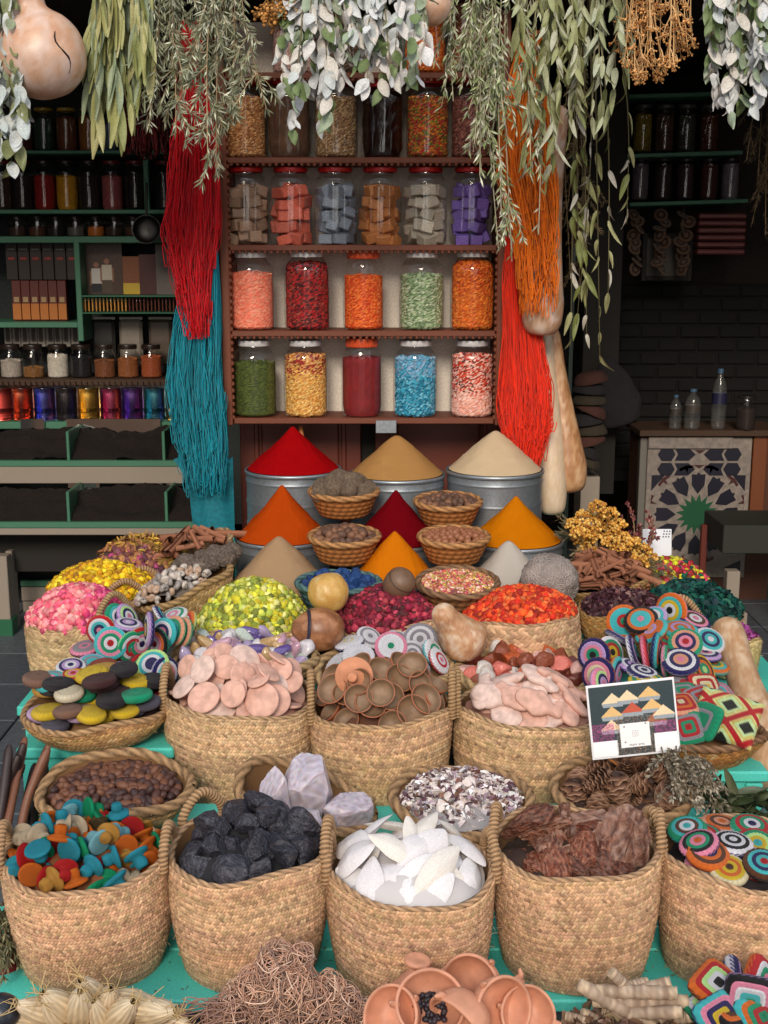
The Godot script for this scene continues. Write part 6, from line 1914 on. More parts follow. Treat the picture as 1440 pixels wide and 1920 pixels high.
	var plain := [["black", C(40, 36, 42)], ["dark brown", C(70, 38, 40)], ["green", C(24, 150, 110)], ["yellow", C(222, 186, 44)], ["mustard", C(206, 158, 70)], ["lilac", C(202, 168, 206)], ["slate", C(82, 78, 92)], ["cream", C(222, 208, 180)], ["brick red", C(150, 60, 44)], ["brown", C(130, 96, 80)]]
	var items := []
	var bed := Bed.new(0.165, 0.14, 0.03, 0.03)
	for g in spots(46, 0.156, 0.134, 0.036):
		var k: Array = plain[[2, 3, 5, 7, 4, 8, 9, 6, 1, 0, 3, 2, 5][R.randi() % 13]]
		var r := rr(0.037, 0.045)
		var m := ring_disc([k[1], (k[1] as Color).lightened(0.05), k[1], (k[1] as Color).darkened(0.06), k[1], k[1]], r, 0.026)
		var s := solid("crochet_disc", "", "crochet disc", m, M("yarn", Color.WHITE), Transform3D(facing(Vector3(rr(-0.14, 0.14), 1, rr(-0.05, 0.16)), rr(0, 6)), f + Vector3(g.x, bed.lay(g, r * 0.92, 0.027), g.y)))
		items.append([s, "plain %s crocheted disc" % k[0]])
	rank(items, "of the tray", "plain crocheted discs on the tray")
	for q in [[[3, 1, 3, 14, 3, 3], 94, 1278, 3.06, [-0.1, 1, 0.35], 0.042], [[6, 0, 9, 6, 0, 6], 133, 1252, 3.12, [0.05, 1, 0.3], 0.040], [[3, 3, 14, 3, 9, 9], 174, 1247, 3.16, [0.2, 1, 0.4], 0.043], [[8, 1, 10, 8, 10, 8], 138, 1268, 3.08, [0, 1, 0.2], 0.038]]:
		crochet(q[0], wh, spot(q[1], q[2], q[3]), Vector3(q[4][0], q[4][1], q[4][2]), q[5], 0.022, 0.0, rr(0, 6), "ringed crocheted discs on the tray of plain discs")
	# wreath of ringed discs
	wh = "in the wreath by the pink petals"
	for q in [[[1, 6, 3, 0, 8, 5], 189, 1181, 3.36, [-0.15, 0.1, 1], 0.044], [[8, 0, 4, 1, 3, 0], 208, 1206, 3.28, [0.1, 0.35, 1], 0.047], [[0, 6, 0, 3, 4, 4], 218, 1158, 3.42, [0.9, 0.4, 0.5], 0.043], [[1, 0, 6, 5, 9, 11], 238, 1158, 3.44, [0.8, 0.5, 0.3], 0.044], [[0, 9, 6, 0, 9, 6], 240, 1172, 3.38, [0.2, 1, 0.1], 0.043], [[3, 4, 8, 0, 4, 5], 246, 1212, 3.30, [0.75, -0.1, 0.75], 0.045], [[6, 0, 1, 4, 8, 5], 262, 1206, 3.32, [0.75, 0.0, 0.65], 0.047],
		[[9, 10, 6, 0, 9, 6], 280, 1180, 3.30, [-0.93, 0.1, 0.3], 0.050], [[8, 0, 1, 2, 11, 4], 294, 1206, 3.34, [-0.55, 0.1, 0.8], 0.045], [[3, 1, 6, 0, 3, 3], 306, 1188, 3.38, [-0.45, 0.35, 0.8], 0.046], [[2, 8, 3, 4, 13, 4], 326, 1184, 3.42, [-0.6, 0.4, 0.7], 0.047], [[1, 7, 3, 4, 13, 4], 343, 1186, 3.44, [-0.75, 0.35, 0.6], 0.046], [[0, 4, 0, 8, 2, 5], 352, 1172, 3.48, [-0.8, 0.45, 0.4], 0.044], [[0, 1, 0, 4, 0, 5], 326, 1156, 3.50, [-0.3, 1, 0.3], 0.044], [[6, 0, 6, 3, 6, 0], 303, 1158, 3.48, [0.8, 0.5, -0.2], 0.042],
		[[6, 6, 0, 3, 5, 10], 286, 1247, 3.20, [-0.1, 0.75, 0.8], 0.047], [[4, 0, 1, 0, 6, 0], 310, 1262, 3.20, [0.75, 0.2, 0.7], 0.045], [[8, 2, 7, 4, 8, 11], 256, 1254, 3.28, [0.9, 0, 0.4], 0.042], [[8, 4, 8, 2, 10, 4], 232, 1246, 3.34, [0.7, 0, 0.6], 0.042], [[14, 1, 14, 14, 1, 11], 160, 1216, 3.40, [-0.1, 1, 0.2], 0.045], [[8, 8, 8, 8, 8, 8], 298, 1316, 3.12, [-0.85, 0.1, 0.5], 0.05], [[1, 14, 6, 0, 14, 6], 292, 1276, 3.22, [-0.9, 0.1, 0.4], 0.043]]:
		crochet(q[0], wh, spot(q[1], q[2], q[3]), Vector3(q[4][0], q[4][1], q[4][2]), q[5], 0.021, 0.0, rr(0, 6), "wreath of crocheted discs by the pink petals")
	# dark pods standing on the left edge
	var pods := []
	for i in 15:
		var x := rr(-18, 78)
		var p0 := spot(x + rr(-34, 0), 1600, 2.70 + rr(-0.05, 0.1))
		var p1 := spot(x + (x - 10) * 0.5, 1362 + rr(0, 80), 2.86 + rr(-0.05, 0.1))
		var mid := (p0 + p1) * 0.5 + Vector3(rr(-0.02, 0.01), 0, rr(-0.02, 0.02))
		var m := MB.new()
		var rad := []
		for k in 14: rad.append(rr(0.0105, 0.012) * (0.55 if k == 0 or k == 13 else 0.85 if k == 12 else 1.0))
		m.tube(arc([p0, mid, p1], 14), rad, 10)
		pods.append([solid("carob_pod", "", "pod", m.mesh(), M("pod%d" % (i % 3), [C(58, 42, 42), C(48, 36, 40), C(132, 84, 62)][0 if i % 7 else 2] if i < 3 else C(52, 38, 40), 0.5, {"tex": "mottle", "bump": "grain", "ts": 14.0, "bd": 0.2})), "long dark brown pod"])
	rank(pods, "of the pods at the edge", "long dark pods standing at the edge")


func snail_mesh(r: float) -> ArrayMesh:      # a coiled shell
	var m := MB.new()
	var path := PackedVector3Array()
	var rad := []
	for i in 40:
		var f := i / 39.0
		var a := f * TAU * 2.3
		var q := r * (0.12 + 0.55 * f * f)
		path.append(Vector3(cos(a) * q, r * 0.5 * (1.0 - f), sin(a) * q))
		rad.append(r * (0.1 + 0.48 * f * f))
	m.tube(path, rad, 9)
	return m.mesh()


# ---------------------------------------------------------------- goods on the right flank
func right_side() -> void:
	var teal := M("teal_paint", C(66, 190, 176))
	var st := thing("side_stand", "turquoise bench carrying the cinnamon and teal petal baskets", "bench", Vector3(0.98, 0, -3.95))
	bp(st, "top", Vector3(0, 0.40, 0), Vector3(0.62, 0.03, 0.66), teal)
	for s in [-1, 1]:
		for z in [-1, 1]:
			bp(st, "leg", Vector3(s * 0.26, 0.19, z * 0.28), Vector3(0.05, 0.38, 0.05), teal)
	var qm := [quill_mesh(0.12, 0.0115), quill_mesh(0.09, 0.010), quill_mesh(0.14, 0.0125)]
	var cin := M("cinnamon", Color.WHITE)
	var ck := []
	for m in qm: ck.append([m, cin, "brown cinnamon quill"])
	var a := Vector3(0.753,0.672,-4.040)
	basket("oval_basket", "oval basket of cinnamon quills below the yellow dried flowers", a, 0.150, 0.13, 0.09, {"rows": 5, "n": 60, "base": 0.66, "tilt": Basis(Vector3.BACK, 0.10) * Basis(Vector3.RIGHT, 0.15), "col": C(190, 150, 100)})
	mound(self_part("cinnamon_lower_layer", a), Vector3.ZERO, 0.13, 0.11, 0.05, M("under_cinnamon", C(96, 60, 42), 0.9), 0.015)
	heap("cinnamon_quill", "cinnamon quill", "of the near cinnamon basket", ck, 62, a, 0.135, 0.115, 0.085, 0.022, 0.4, "cinnamon quills below the yellow flowers", {"jit": 0.018, "smin": 0.8})
	var b := Vector3(0.772,0.641,-3.800)
	basket("oval_basket", "round basket of dark purple hibiscus petals", b, 0.148, 0.14, 0.14, {"rows": 7, "n": 62, "base": 0.66, "bulge": 0.08, "col": C(196, 150, 92)})
	stuff("hibiscus_petals", "dark purple brown crumpled hibiscus petals", "dried petals", petal_mesh(0.026, 0.014), M("petal", Color.WHITE), [C(74, 40, 48), C(58, 32, 40), C(96, 58, 62), C(120, 92, 92), C(66, 30, 46)], 1300, b, 0.135, 0.125, 0.05, {"jit": 0.012})
	var c := Vector3(1.005,0.612,-3.860)
	basket("flower_basket", "handled basket heaped with dark teal dried leaves", c, 0.165, 0.15, 0.15, {"rows": 7, "n": 62, "handles": [2.0], "hw": 0.4, "hh": 0.085})
	stuff("teal_leaves", "dark teal green crumpled dried leaves", "dried leaves", petal_mesh(0.03, 0.02), M("petal", Color.WHITE), [C(16, 78, 70), C(10, 60, 56), C(28, 96, 84), C(12, 50, 54)], 1500, c, 0.165, 0.145, 0.09, {"jit": 0.014})
	var d := Vector3(1.045,0.603,-4.240)
	basket("flower_basket", "small basket of mixed red, pink, lime and green dried flowers", d, 0.115, 0.10, 0.10, {"rows": 5, "n": 44, "col": C(206, 186, 120)})
	stuff("mixed_flowers", "mixed crimson, pink, lime and dark green dried flowers", "dried flowers", bud_mesh(0.0125), M("bud", Color.WHITE), [C(176, 40, 52), C(206, 70, 96), C(150, 40, 40), C(190, 190, 40), C(20, 80, 60), C(206, 190, 50), C(110, 40, 40)], 700, d + Vector3(-0.03, 0, 0), 0.145, 0.10, 0.085, {"jit": 0.012})
	var e := Vector3(1.135,0.540,-3.800)
	basket("flower_basket", "small pale basket of violet dried petals behind the long gourd", e, 0.085, 0.08, 0.12, {"rows": 7, "n": 36, "col": C(206, 186, 130)})
	stuff("violet_petals", "violet and magenta dried petals", "dried petals", petal_mesh(0.026, 0.016), M("petal", Color.WHITE), [C(170, 70, 150), C(140, 50, 130), C(196, 110, 180), C(120, 60, 100)], 700, e + Vector3(-0.05, 0.0, 0), 0.12, 0.08, 0.05, {"jit": 0.012})
	# yellow dried flowers, bunch leaning to the right
	var yf := thing("yellow_flower_bunch", "bunch of yellow dried everlasting flowers above the cinnamon", "flowers", Vector3(0.753,0.680,-4.200))
	var base := Vector3(0.753,0.680,-4.200)
	var stem := MB.new()
	var clus := MB.new()
	var hm := MB.new()
	var ib := ico(1)
	for p in ib[0]: hm.add(p * 0.0052 * rr(0.8, 1.15))
	hm.ix = PackedInt32Array(ib[1])
	for q in [[1096, 968], [1120, 952], [1142, 964], [1078, 985], [1112, 985], [1135, 990], [1158, 985], [1090, 1010], [1120, 1012], [1146, 1018], [1165, 1008], [1185, 1018], [1205, 1032], [1178, 1042], [1200, 1055], [1218, 1048], [1160, 1030], [1190, 1070], [1100, 1030], [1172, 1062], [1130, 972], [1085, 1000], [1105, 1002], [1150, 1000], [1215, 1066]]:
		var top := spot(q[0], q[1], 4.16 + rr(-0.06, 0.06)) - base
		stem.tube(PackedVector3Array([Vector3(rr(-0.02, 0.05), -0.03, rr(-0.03, 0.03)), top * 0.5 + Vector3(0, -0.02, 0), top]), 0.0022, 4, C(150, 120, 70), false)
		for i in 90:
			var v := Vector3(rr(-1, 1), rr(-0.4, 1), rr(-1, 1)).normalized() * rr(0.6, 1.0) * 0.034
			clus.put(hm, Transform3D(any_turn().scaled(Vector3.ONE * rr(0.7, 1.2)), top + v * Vector3(1, 0.75, 1)), vary(pick([C(214, 160, 72), C(196, 140, 56), C(226, 184, 100), C(180, 120, 50)]), 0.12))
	part(yf, "stems", stem.mesh(), M("stem", Color.WHITE, 0.8, {"vcol": true}), Transform3D(), "stuff")
	part(yf, "flower_heads", clus.mesh(), M("flower_head", Color.WHITE, 0.85, {"vcol": true}), Transform3D(), "stuff")
	# small red heather twigs and grey-green fill behind the yellow flowers
	spray("heather_sprig", "dark red heather sprigs sticking out behind the yellow flowers", [Vector3(0.878,0.860,-4.240), Vector3(0.902,0.820,-4.220), Vector3(0.946,0.838,-4.220), Vector3(0.839,0.845,-4.240), Vector3(0.951,0.796,-4.200)], 0.687, Vector3(0.820,0.704,-4.260), {"cols": [C(120, 50, 56), C(96, 50, 50), C(150, 90, 90)], "len": 0.014, "w": 0.008, "needles": 26, "twigs": 3, "twig": 0.5})
	spray("grey_herb", "grey-green dried herb filling under the yellow flowers", [Vector3(0.661,0.725,-4.100), Vector3(0.903,0.649,-4.100), Vector3(0.700,0.739,-4.120), Vector3(0.943,0.672,-4.120), Vector3(0.947,0.643,-4.050), Vector3(0.637,0.796,-4.200)], 0.719, Vector3(0.809,0.700,-4.200), {"cols": [C(110, 104, 80), C(90, 96, 74), C(140, 120, 90)], "needles": 30, "twigs": 6})
	# white card with a small printed corner
	var cd := thing("white_card", "white card with a small dark printed corner behind the yellow flowers", "card", Vector3(0.992,0.729,-4.340), "", Basis(Vector3.RIGHT, -0.2))
	bp(cd, "card", Vector3.ZERO, Vector3(0.105, 0.10, 0.003), M("card_white", C(226, 228, 236), 0.5), 0.0005)
	for i in 9:
		bp(cd, "printed_mark", Vector3(0.046 - (i % 3) * 0.010 - (i / 3) * 0.002, 0.042 - (i / 3) * 0.010, 0.002), Vector3(0.005, 0.005, 0.001), M("mark", C(60, 80, 90), 0.5), 0.0)
	# long wooden-looking gourd on the right
	gourd("long_gourd", "long pale gourd lying down the edge beside the crocheted cushions", "gourd", prof([0.0, -0.02, 0.055, 0.0, 0.072, 0.06, 0.066, 0.18, 0.05, 0.32, 0.046, 0.46, 0.05, 0.56, 0.042, 0.62, 0.0, 0.64]), M("brown_gourd", Color.WHITE), Vector3(1.028,0.413,-3.020), axis(Vector3(1.028,0.413,-3.020), Vector3(1.044,0.620,-3.550)), "", 0.008, [C(228, 198, 166), C(214, 178, 144), C(196, 150, 112), C(226, 196, 166)])
	# crocheted discs piled over the tray
	var wh := "in the pile by the teal leaves"
	for q in [
		[[4, 8, 3, 3, 2, 2], 1170, 1166, 3.44, [-0.2, 0.5, 0.85], 0.052], [[1, 3, 3, 2, 11, 2], 1202, 1164, 3.40, [-0.3, 0.85, 0.6], 0.050], [[10, 6, 0, 3, 9, 3], 1224, 1160, 3.44, [-0.4, 0.7, 0.4], 0.045], [[13, 9, 2, 2, 3, 2], 1222, 1184, 3.36, [-0.55, 0.8, 0.2], 0.052],
		[[11, 0, 10, 3, 2, 1], 1259, 1144, 3.46, [-0.75, 0.15, 0.75], 0.052], [[1, 0, 7, 1, 6, 9], 1302, 1164, 3.44, [0.25, 0.9, 0.3], 0.050], [[3, 2, 9, 2, 3, 3], 1276, 1182, 3.36, [0, 1, 0.25], 0.050], [[2, 10, 8, 4, 8, 6], 1262, 1198, 3.34, [-0.1, 1, 0.2], 0.052], [[8, 1, 6, 13, 4, 0], 1285, 1206, 3.26, [-0.15, 0.85, 0.75], 0.048], [[0, 3, 6, 3, 0, 2], 1330, 1202, 3.34, [0.2, 0.8, 0.6], 0.046],
		[[1, 13, 6, 0, 6, 14], 1276, 1241, 3.20, [-0.1, 1, 0.5], 0.052], [[6, 1, 0, 6, 9, 6], 1322, 1228, 3.30, [0.05, 1, 0.05], 0.046], [[5, 4, 2, 7, 10, 3], 1316, 1258, 3.22, [0.6, 0.6, 0.6], 0.050], [[2, 4, 10, 3, 2, 3], 1338, 1250, 3.28, [0.1, 1, 0.1], 0.046],
		[[11, 4, 1, 9, 6, 2], 1114, 1228, 3.30, [-0.55, 0.25, 0.85], 0.049], [[11, 10, 8, 4, 0, 1], 1144, 1224, 3.32, [0.5, 0.4, 0.7], 0.048], [[4, 10, 12, 1, 6, 2], 1122, 1266, 3.18, [-0.6, 0.2, 0.8], 0.050], [[3, 1, 9, 6, 3, 2], 1154, 1262, 3.20, [0.85, 0.0, 0.5], 0.047], [[1, 9, 6, 5, 1, 9], 1126, 1282, 3.14, [0.65, 0.35, 0.5], 0.044],
		[[6, 3, 6, 9, 6, 0], 1186, 1222, 3.28, [0.85, 0.3, 0.2], 0.050], [[1, 6, 13, 6, 8, 1], 1210, 1226, 3.26, [0.93, 0.2, 0.2], 0.052], [[4, 1, 6, 2, 3, 6], 1230, 1220, 3.26, [0.92, 0.0, 0.35], 0.052], [[10, 6, 0, 8, 4, 1], 1248, 1240, 3.24, [0.9, 0.1, 0.3], 0.046], [[6, 9, 6, 0, 9, 6], 1186, 1252, 3.22, [0.3, 0.9, 0.1], 0.047], [[6, 0, 6, 0, 6, 0], 1206, 1262, 3.18, [0.2, 0.95, 0.1], 0.047], [[9, 6, 4, 9, 6, 14], 1160, 1198, 3.40, [0.5, 0.8, -0.2], 0.045], [[10, 12, 10, 4, 10, 11], 1212, 1278, 3.14, [0, 1, 0.1], 0.05]]:
		crochet(q[0], wh, spot(q[1], q[2], q[3]), Vector3(q[4][0], q[4][1], q[4][2]), q[5], 0.022, 0.0, rr(0, 6), "crocheted discs piled by the teal leaves")
	# tray of cushions
	var f := Vector3(0.833,0.522,-3.060)
	basket("tray_basket", "straw tray of crocheted cushions on the turquoise box", f, 0.180, 0.15, 0.075, {"rows": 4, "n": 78, "base": 0.66, "rope": 0.011, "col": C(176, 122, 72), "rimcol": C(150, 112, 84)})
	mound(self_part("cushion_lower_layer", f), Vector3.ZERO, 0.155, 0.125, 0.03, M("under_straw", C(130, 96, 62), 0.9), 0.03)
	wh = "on the cushion tray"
	for q in [
		[[8, 4, 8, 14, 4, 14], 1290, 1366, 2.96, [-0.1, 0.75, 0.8], 0.044, 0.1], [[4, 4, 14, 4, 4, 4], 1322, 1352, 2.97, [-0.75, 0.5, 0.4], 0.048, 0.3], [[14, 8, 14, 14, 8, 8], 1290, 1288, 3.14, [0, 1, 0.25], 0.052, 0.0], [[8, 4, 14, 4, 8, 4], 1282, 1302, 3.08, [0, 1, 0.3], 0.050, 0.2], [[10, 12, 8, 12, 8, 6], 1322, 1292, 3.12, [0.25, 0.7, 0.6], 0.046, 0.4],
		[[4, 8, 14, 8, 14, 8], 1316, 1312, 3.06, [0.1, 1, 0.5], 0.046, 0.5], [[12, 8, 2, 8, 13, 8], 1276, 1322, 3.02, [0, 1, 0.3], 0.044, 0.2], [[4, 8, 5, 8, 4, 4], 1292, 1338, 3.0, [0.1, 0.9, 0.5], 0.046, 0.6], [[14, 3, 1, 14, 1, 14], 1348, 1300, 3.12, [0.2, 1, 0.3], 0.042, 0.3]]:
		crochet(q[0], wh, spot(q[1], q[2], q[3]), Vector3(q[4][0], q[4][1], q[4][2]), q[5], 0.024, 0.9, q[6], "square crocheted cushions on the tray")
	# the large patterned pouch: red lattice over pale lime
	pouch(Vector3(0.881,0.587,-2.980), Basis(Vector3.UP, -0.25) * Basis(Vector3.RIGHT, 0.75) * Basis(Vector3.UP, -0.25))
	# printed sign
	var sg := thing("printed_sign", "white bordered picture print of spice cones standing over the pine cones", "sign", Vector3(0.602,0.655,-2.800), "", Basis(Vector3.RIGHT, -0.16) * Basis(Vector3.BACK, 0.105))
	part(sg, "board", box_mesh(Vector3(0.214, 0.182, 0.004), 0.001), M("sign_white", C(232, 232, 236), 0.4))
	part(sg, "print", quad_mesh(0.204, 0.171), print_mat("stall", 220, 180), Transform3D(Basis(), Vector3(0, 0, 0.0032)))
	var ed := MB.new()
	ed.tube(arc([Vector3(-0.08, -0.08, -0.006), Vector3(-0.03, -0.13, -0.03)], 4), 0.003, 5)
	part(sg, "prop", ed.mesh(), M("stick", C(180, 110, 60)))
	# dry grey herb beside the cones and dark green leaves below the box
	spray("dry_herb", "dry grey-brown seed herb beside the pine cones", [Vector3(0.721,0.593,-2.680), Vector3(0.745,0.559,-2.660), Vector3(0.696,0.554,-2.620), Vector3(0.757,0.522,-2.660), Vector3(0.675,0.534,-2.600), Vector3(0.723,0.514,-2.620), Vector3(0.771,0.489,-2.660), Vector3(0.682,0.580,-2.680), Vector3(0.797,0.490,-2.700), Vector3(0.707,0.580,-2.620)], 0.592, Vector3(0.693,0.572,-2.760), {"cols": [C(130, 120, 104), C(104, 98, 84), C(160, 150, 134)], "needles": 18, "twigs": 7, "len": 0.016, "w": 0.006, "stem": C(110, 96, 76), "twig": 0.6})
	var lm := [leaf_mesh(0.075, 0.026, 0.25, 0.3), leaf_mesh(0.06, 0.02, -0.3, 0.3)]
	bunch("green_leaf_bunch", "bunch of dark green leaves below the turquoise box", [Vector3(0.776,0.500,-2.680), Vector3(0.832,0.504,-2.700), Vector3(0.883,0.490,-2.700), Vector3(0.786,0.475,-2.620), Vector3(0.836,0.464,-2.620), Vector3(0.897,0.469,-2.660), Vector3(0.915,0.481,-2.720)], 0.418, Vector3(0.863,0.411,-2.840), C(80, 84, 60), 0.003, lm, leaf_mats("dark_leaf", [C(70, 84, 52), C(52, 66, 40), C(110, 116, 84), C(84, 92, 66)]), 20, {"spread": 0.9, "hang": 0.1, "bare": 0.1})


func pouch(at: Vector3, b: Basis) -> void:
	var m := MB.new()
	var n := 40
	var pts := PackedVector3Array()
	var cc := PackedColorArray()
	for i in n:
		for j in n:
			var u := i / (n - 1.0) * 2.0 - 1.0
			var v := j / (n - 1.0) * 2.0 - 1.0
			var e := (1.0 - pow(absf(u), 4.0)) * (1.0 - pow(absf(v), 4.0))
			pts.append(Vector3(v * 0.08, 0.024 * pow(maxf(e, 0.0), 0.5) + 0.0009 * ((i + j) % 2), -u * 0.068))
			var d1 := absf(fposmod(u + v + 1.0, 1.4) - 0.7)
			var d2 := absf(fposmod(u - v + 1.0, 1.4) - 0.7)
			var k := C(186, 32, 40)
			if d1 > 0.12 and d2 > 0.12: k = C(226, 226, 150)
			if d1 > 0.2 and d2 > 0.2 and d1 < 0.66: k = C(216, 190, 90) if (d1 < 0.27 or d2 < 0.27) else C(206, 232, 170)
			if d1 > 0.44 and d2 > 0.44: k = C(24, 30, 30)
			cc.append(vary(k, 0.05))
	m.grid(pts, n, n, false, cc)
	var lo := PackedVector3Array()
	for i in n:
		for j in n:
			var p := pts[i * n + (n - 1 - j)]
			lo.append(Vector3(p.x, -p.y * 0.7, p.z))
	m.grid(lo, n, n, false, C(176, 40, 44))
	solid("crochet_pouch", "large lime crocheted cushion with a red lattice and black diamonds", "crochet cushion", m.mesh(), M("yarn", Color.WHITE), Transform3D(b, at))


# ---------------------------------------------------------------- goods along the very front
func front_edge() -> void:
	# corn-husk like bundle
	var husk := M("husk", Color.WHITE, 0.75, {"vcol": true})
	var hs := []
	for q in [[175, 1872, 0.2, 1.0], [120, 1888, 0.5, 0.95], [150, 1893, -0.2, 1.0], [85, 1896, 0.9, 0.9], [200, 1884, -0.3, 0.9], [235, 1882, -1.2, 1.0], [262, 1888, -1.4, 0.9], [285, 1898, -1.1, 0.9], [65, 1908, 1.1, 0.9], [225, 1902, -0.6, 0.95], [110, 1906, 0.3, 0.9], [310, 1908, -1.5, 0.8], [190, 1908, 0.1, 0.9], [250, 1910, -1.0, 0.9]]:
		var m := MB.new()
		var pts := PackedVector3Array()
		var cc := PackedColorArray()
		for i in 12:
			var f := i / 11.0
			var r := 0.023 * pow(sin(PI * clampf(f * 0.93 + 0.05, 0, 1)), 0.7) + 0.003
			for j in 26:
				var a := TAU * j / 26
				var q2 := r * (1.0 + 0.09 * (1 if j % 2 else -1) + 0.06 * sin(a * 3.0 + f * 2.0))
				pts.append(Vector3(cos(a) * q2, (f - 0.5) * 0.14, sin(a) * q2))
				cc.append(vary(C(206, 172, 124).lerp(C(226, 206, 176), f), 0.08).darkened(0.0 if j % 2 else 0.15))
		m.grid(pts, 12, 26, true, cc)
		for i in 9:
			m.tube(arc([Vector3(0, 0.055, 0), Vector3(rr(-0.015, 0.015), 0.075, rr(-0.015, 0.015)), Vector3(rr(-0.03, 0.03), 0.09 + rr(-0.02, 0.02), rr(-0.03, 0.03))], 5), 0.001, 3, C(200, 170, 120), false)
		hs.append([solid("dried_husk", "", "husk", m.mesh(), husk, Transform3D(Basis(Vector3.BACK, q[2]) * Basis(Vector3.RIGHT, 0.5) * Basis.from_scale(Vector3.ONE * q[3]), spot(q[0], q[1], 2.06 + rr(-0.02, 0.03)))), "pale ribbed dried husk"])
	rank(hs, "of the husk pile", "dried husks along the front")
	var hm := thing("husk_lower_layer", "lower layer of husk goods packed along the front", "loose goods", Vector3(-0.539,0.327,-2.050))
	tag(hm, "", "", "", "stuff")
	mound(hm, Vector3.ZERO, 0.14, 0.10, 0.05, M("under_husk", C(130, 100, 68), 0.9), 0.03)
	# tangle of pale roots
	var rt := MB.new()
	var c0 := spot(535, 1880, 2.08)
	for q in [[520, 1810, 0.050, 46], [545, 1850, 0.060, 60], [480, 1850, 0.045, 36], [560, 1800, 0.035, 22], [450, 1885, 0.05, 44], [520, 1895, 0.06, 54], [590, 1880, 0.055, 50], [640, 1890, 0.05, 40], [620, 1850, 0.032, 20], [680, 1905, 0.035, 24], [410, 1905, 0.035, 24]]:
		var c := spot(q[0], q[1], 2.10) - c0
		for i in q[3] * 2:
			var pts := []
			var ax := any_turn()
			var r: float = q[2] * rr(0.6, 1.05)
			var ph := rr(0, TAU)
			for k in 7:
				var a := ph + k * rr(0.5, 0.8)
				pts.append(c + ax * Vector3(cos(a) * r, rr(-0.012, 0.012), sin(a) * r * rr(0.7, 1.0)))
			rt.tube(arc(pts, 16), rr(0.0007, 0.0014), 4, vary(pick([C(214, 170, 144), C(196, 150, 126), C(222, 188, 166), C(170, 132, 116), C(136, 110, 100)]), 0.1), false)
	for i in 26:      # trailing ends to the left
		var s := spot(rr(390, 470), rr(1880, 1905), 2.08) - c0
		rt.tube(arc([s, s + Vector3(rr(-0.06, -0.02), rr(-0.01, 0.03), rr(0, 0.03)), s + Vector3(rr(-0.12, -0.04), rr(-0.04, 0.02), rr(0, 0.04))], 10), 0.0013, 4, vary(C(150, 116, 104), 0.1), false)
	var tangle := solid("root_tangle", "heap of pale pink-brown tangled dried roots along the front", "roots", rt.mesh(), M("root", Color.WHITE, 0.85, {"vcol": true}), Transform3D(Basis(), c0))
	for q in [[520, 1812, 0.030], [540, 1860, 0.05], [455, 1890, 0.04], [590, 1885, 0.05], [650, 1895, 0.04], [560, 1808, 0.022], [480, 1860, 0.035]]:
		part(tangle, "root_core", rock(2, 0, 0.9, 0.2, 0.3, Vector3.ONE * q[2]), M("root_dark", C(70, 52, 48), 0.95), Transform3D(Basis(), spot(q[0], q[1], 2.12) - c0))
	# small clay tagines and their lids
	var tc := M("tagine_clay", C(228, 160, 128), 0.5, {"tex": "mottle", "ts": 2.0})
	var lid := prof([0.052, 0.0, 0.054, 0.004, 0.05, 0.012, 0.034, 0.034, 0.02, 0.052, 0.014, 0.062, 0.012, 0.068, 0.02, 0.074, 0.026, 0.079, 0.025, 0.084, 0.018, 0.087, 0.0, 0.087])
	var pot := prof([0.0, -0.02, 0.03, -0.02, 0.045, -0.006, 0.054, 0.016, 0.056, 0.03, 0.051, 0.031, 0.047, 0.014, 0.03, -0.006, 0.0, -0.008])
	gourd("tagine_cover", "cone-shaped clay cover with a knob standing behind the clay pots", "clay cover", lid, tc, Vector3(0.056,0.344,-2.130), Basis(Vector3.BACK, -0.1), "small clay tagines along the front", 0.0)
	for q in [["clay pot with dark seeds inside, nearest the cone-shaped cover", 806, 1892, 2.02, [0.0, 0.75, 0.65], 1.15, 1], ["upright open clay pot rearmost by the baskets", 893, 1846, 2.13, [-0.45, 0.35, 0.8], 1.1, 0], ["small clay pot tipped behind the others", 858, 1852, 2.16, [0.2, 0.9, 0.4], 0.75, 0], ["clay pot tipped open towards the cinnamon-coloured sticks", 926, 1890, 2.02, [0.5, 0.35, 0.8], 1.1, 0], ["clay pot seen from below at the front of the pile", 875, 1898, 2.0, [-0.6, -0.3, 0.6], 1.1, 0], ["clay pot lying at the far corner of the pile", 745, 1908, 2.02, [-0.4, 0.5, 0.6], 1.0, 0], ["shallow clay dish leaning by the plank edge", 955, 1880, 2.10, [-0.5, 0.5, -0.4], 0.9, 0], ["low clay pot at the end of the pile by the sticks", 982, 1906, 2.03, [0.2, 0.6, 0.7], 0.95, 0]]:
		var g := gourd("clay_pot", q[0], "clay pot", pot, tc, spot(q[1], q[2], q[3]), facing(Vector3(q[4][0], q[4][1], q[4][2])).scaled(Vector3.ONE * q[5]), "small clay tagines along the front", 0.0)
		for s in [-1, 1]:
			var ears := MB.new()
			ears.tube(PackedVector3Array([Vector3(s * 0.052, 0.022, 0), Vector3(s * 0.06, 0.028, 0), Vector3(s * 0.064, 0.038, 0)]), [0.007, 0.006, 0.003], 8)
			part(g, "lug", ears.mesh(), tc)
		if q[6] == 1:
			var sd := MB.new()
			for i in 60:
				var rk := MB.new()
				for p in ico(1)[0]: rk.add(p * 0.005)
				rk.ix = PackedInt32Array(ico(1)[1])
				sd.put(rk, Transform3D(Basis(), Vector3(rr(-0.024, 0.024), -0.003 + rr(0, 0.006), rr(-0.024, 0.024))), vary(C(48, 42, 50), 0.3))
			part(g, "dark_seeds", sd.mesh(), M("seed_small", Color.WHITE, 0.5, {"vcol": true}), Transform3D(), "stuff")
	# bark-wrapped stick bundle
	var sk := []
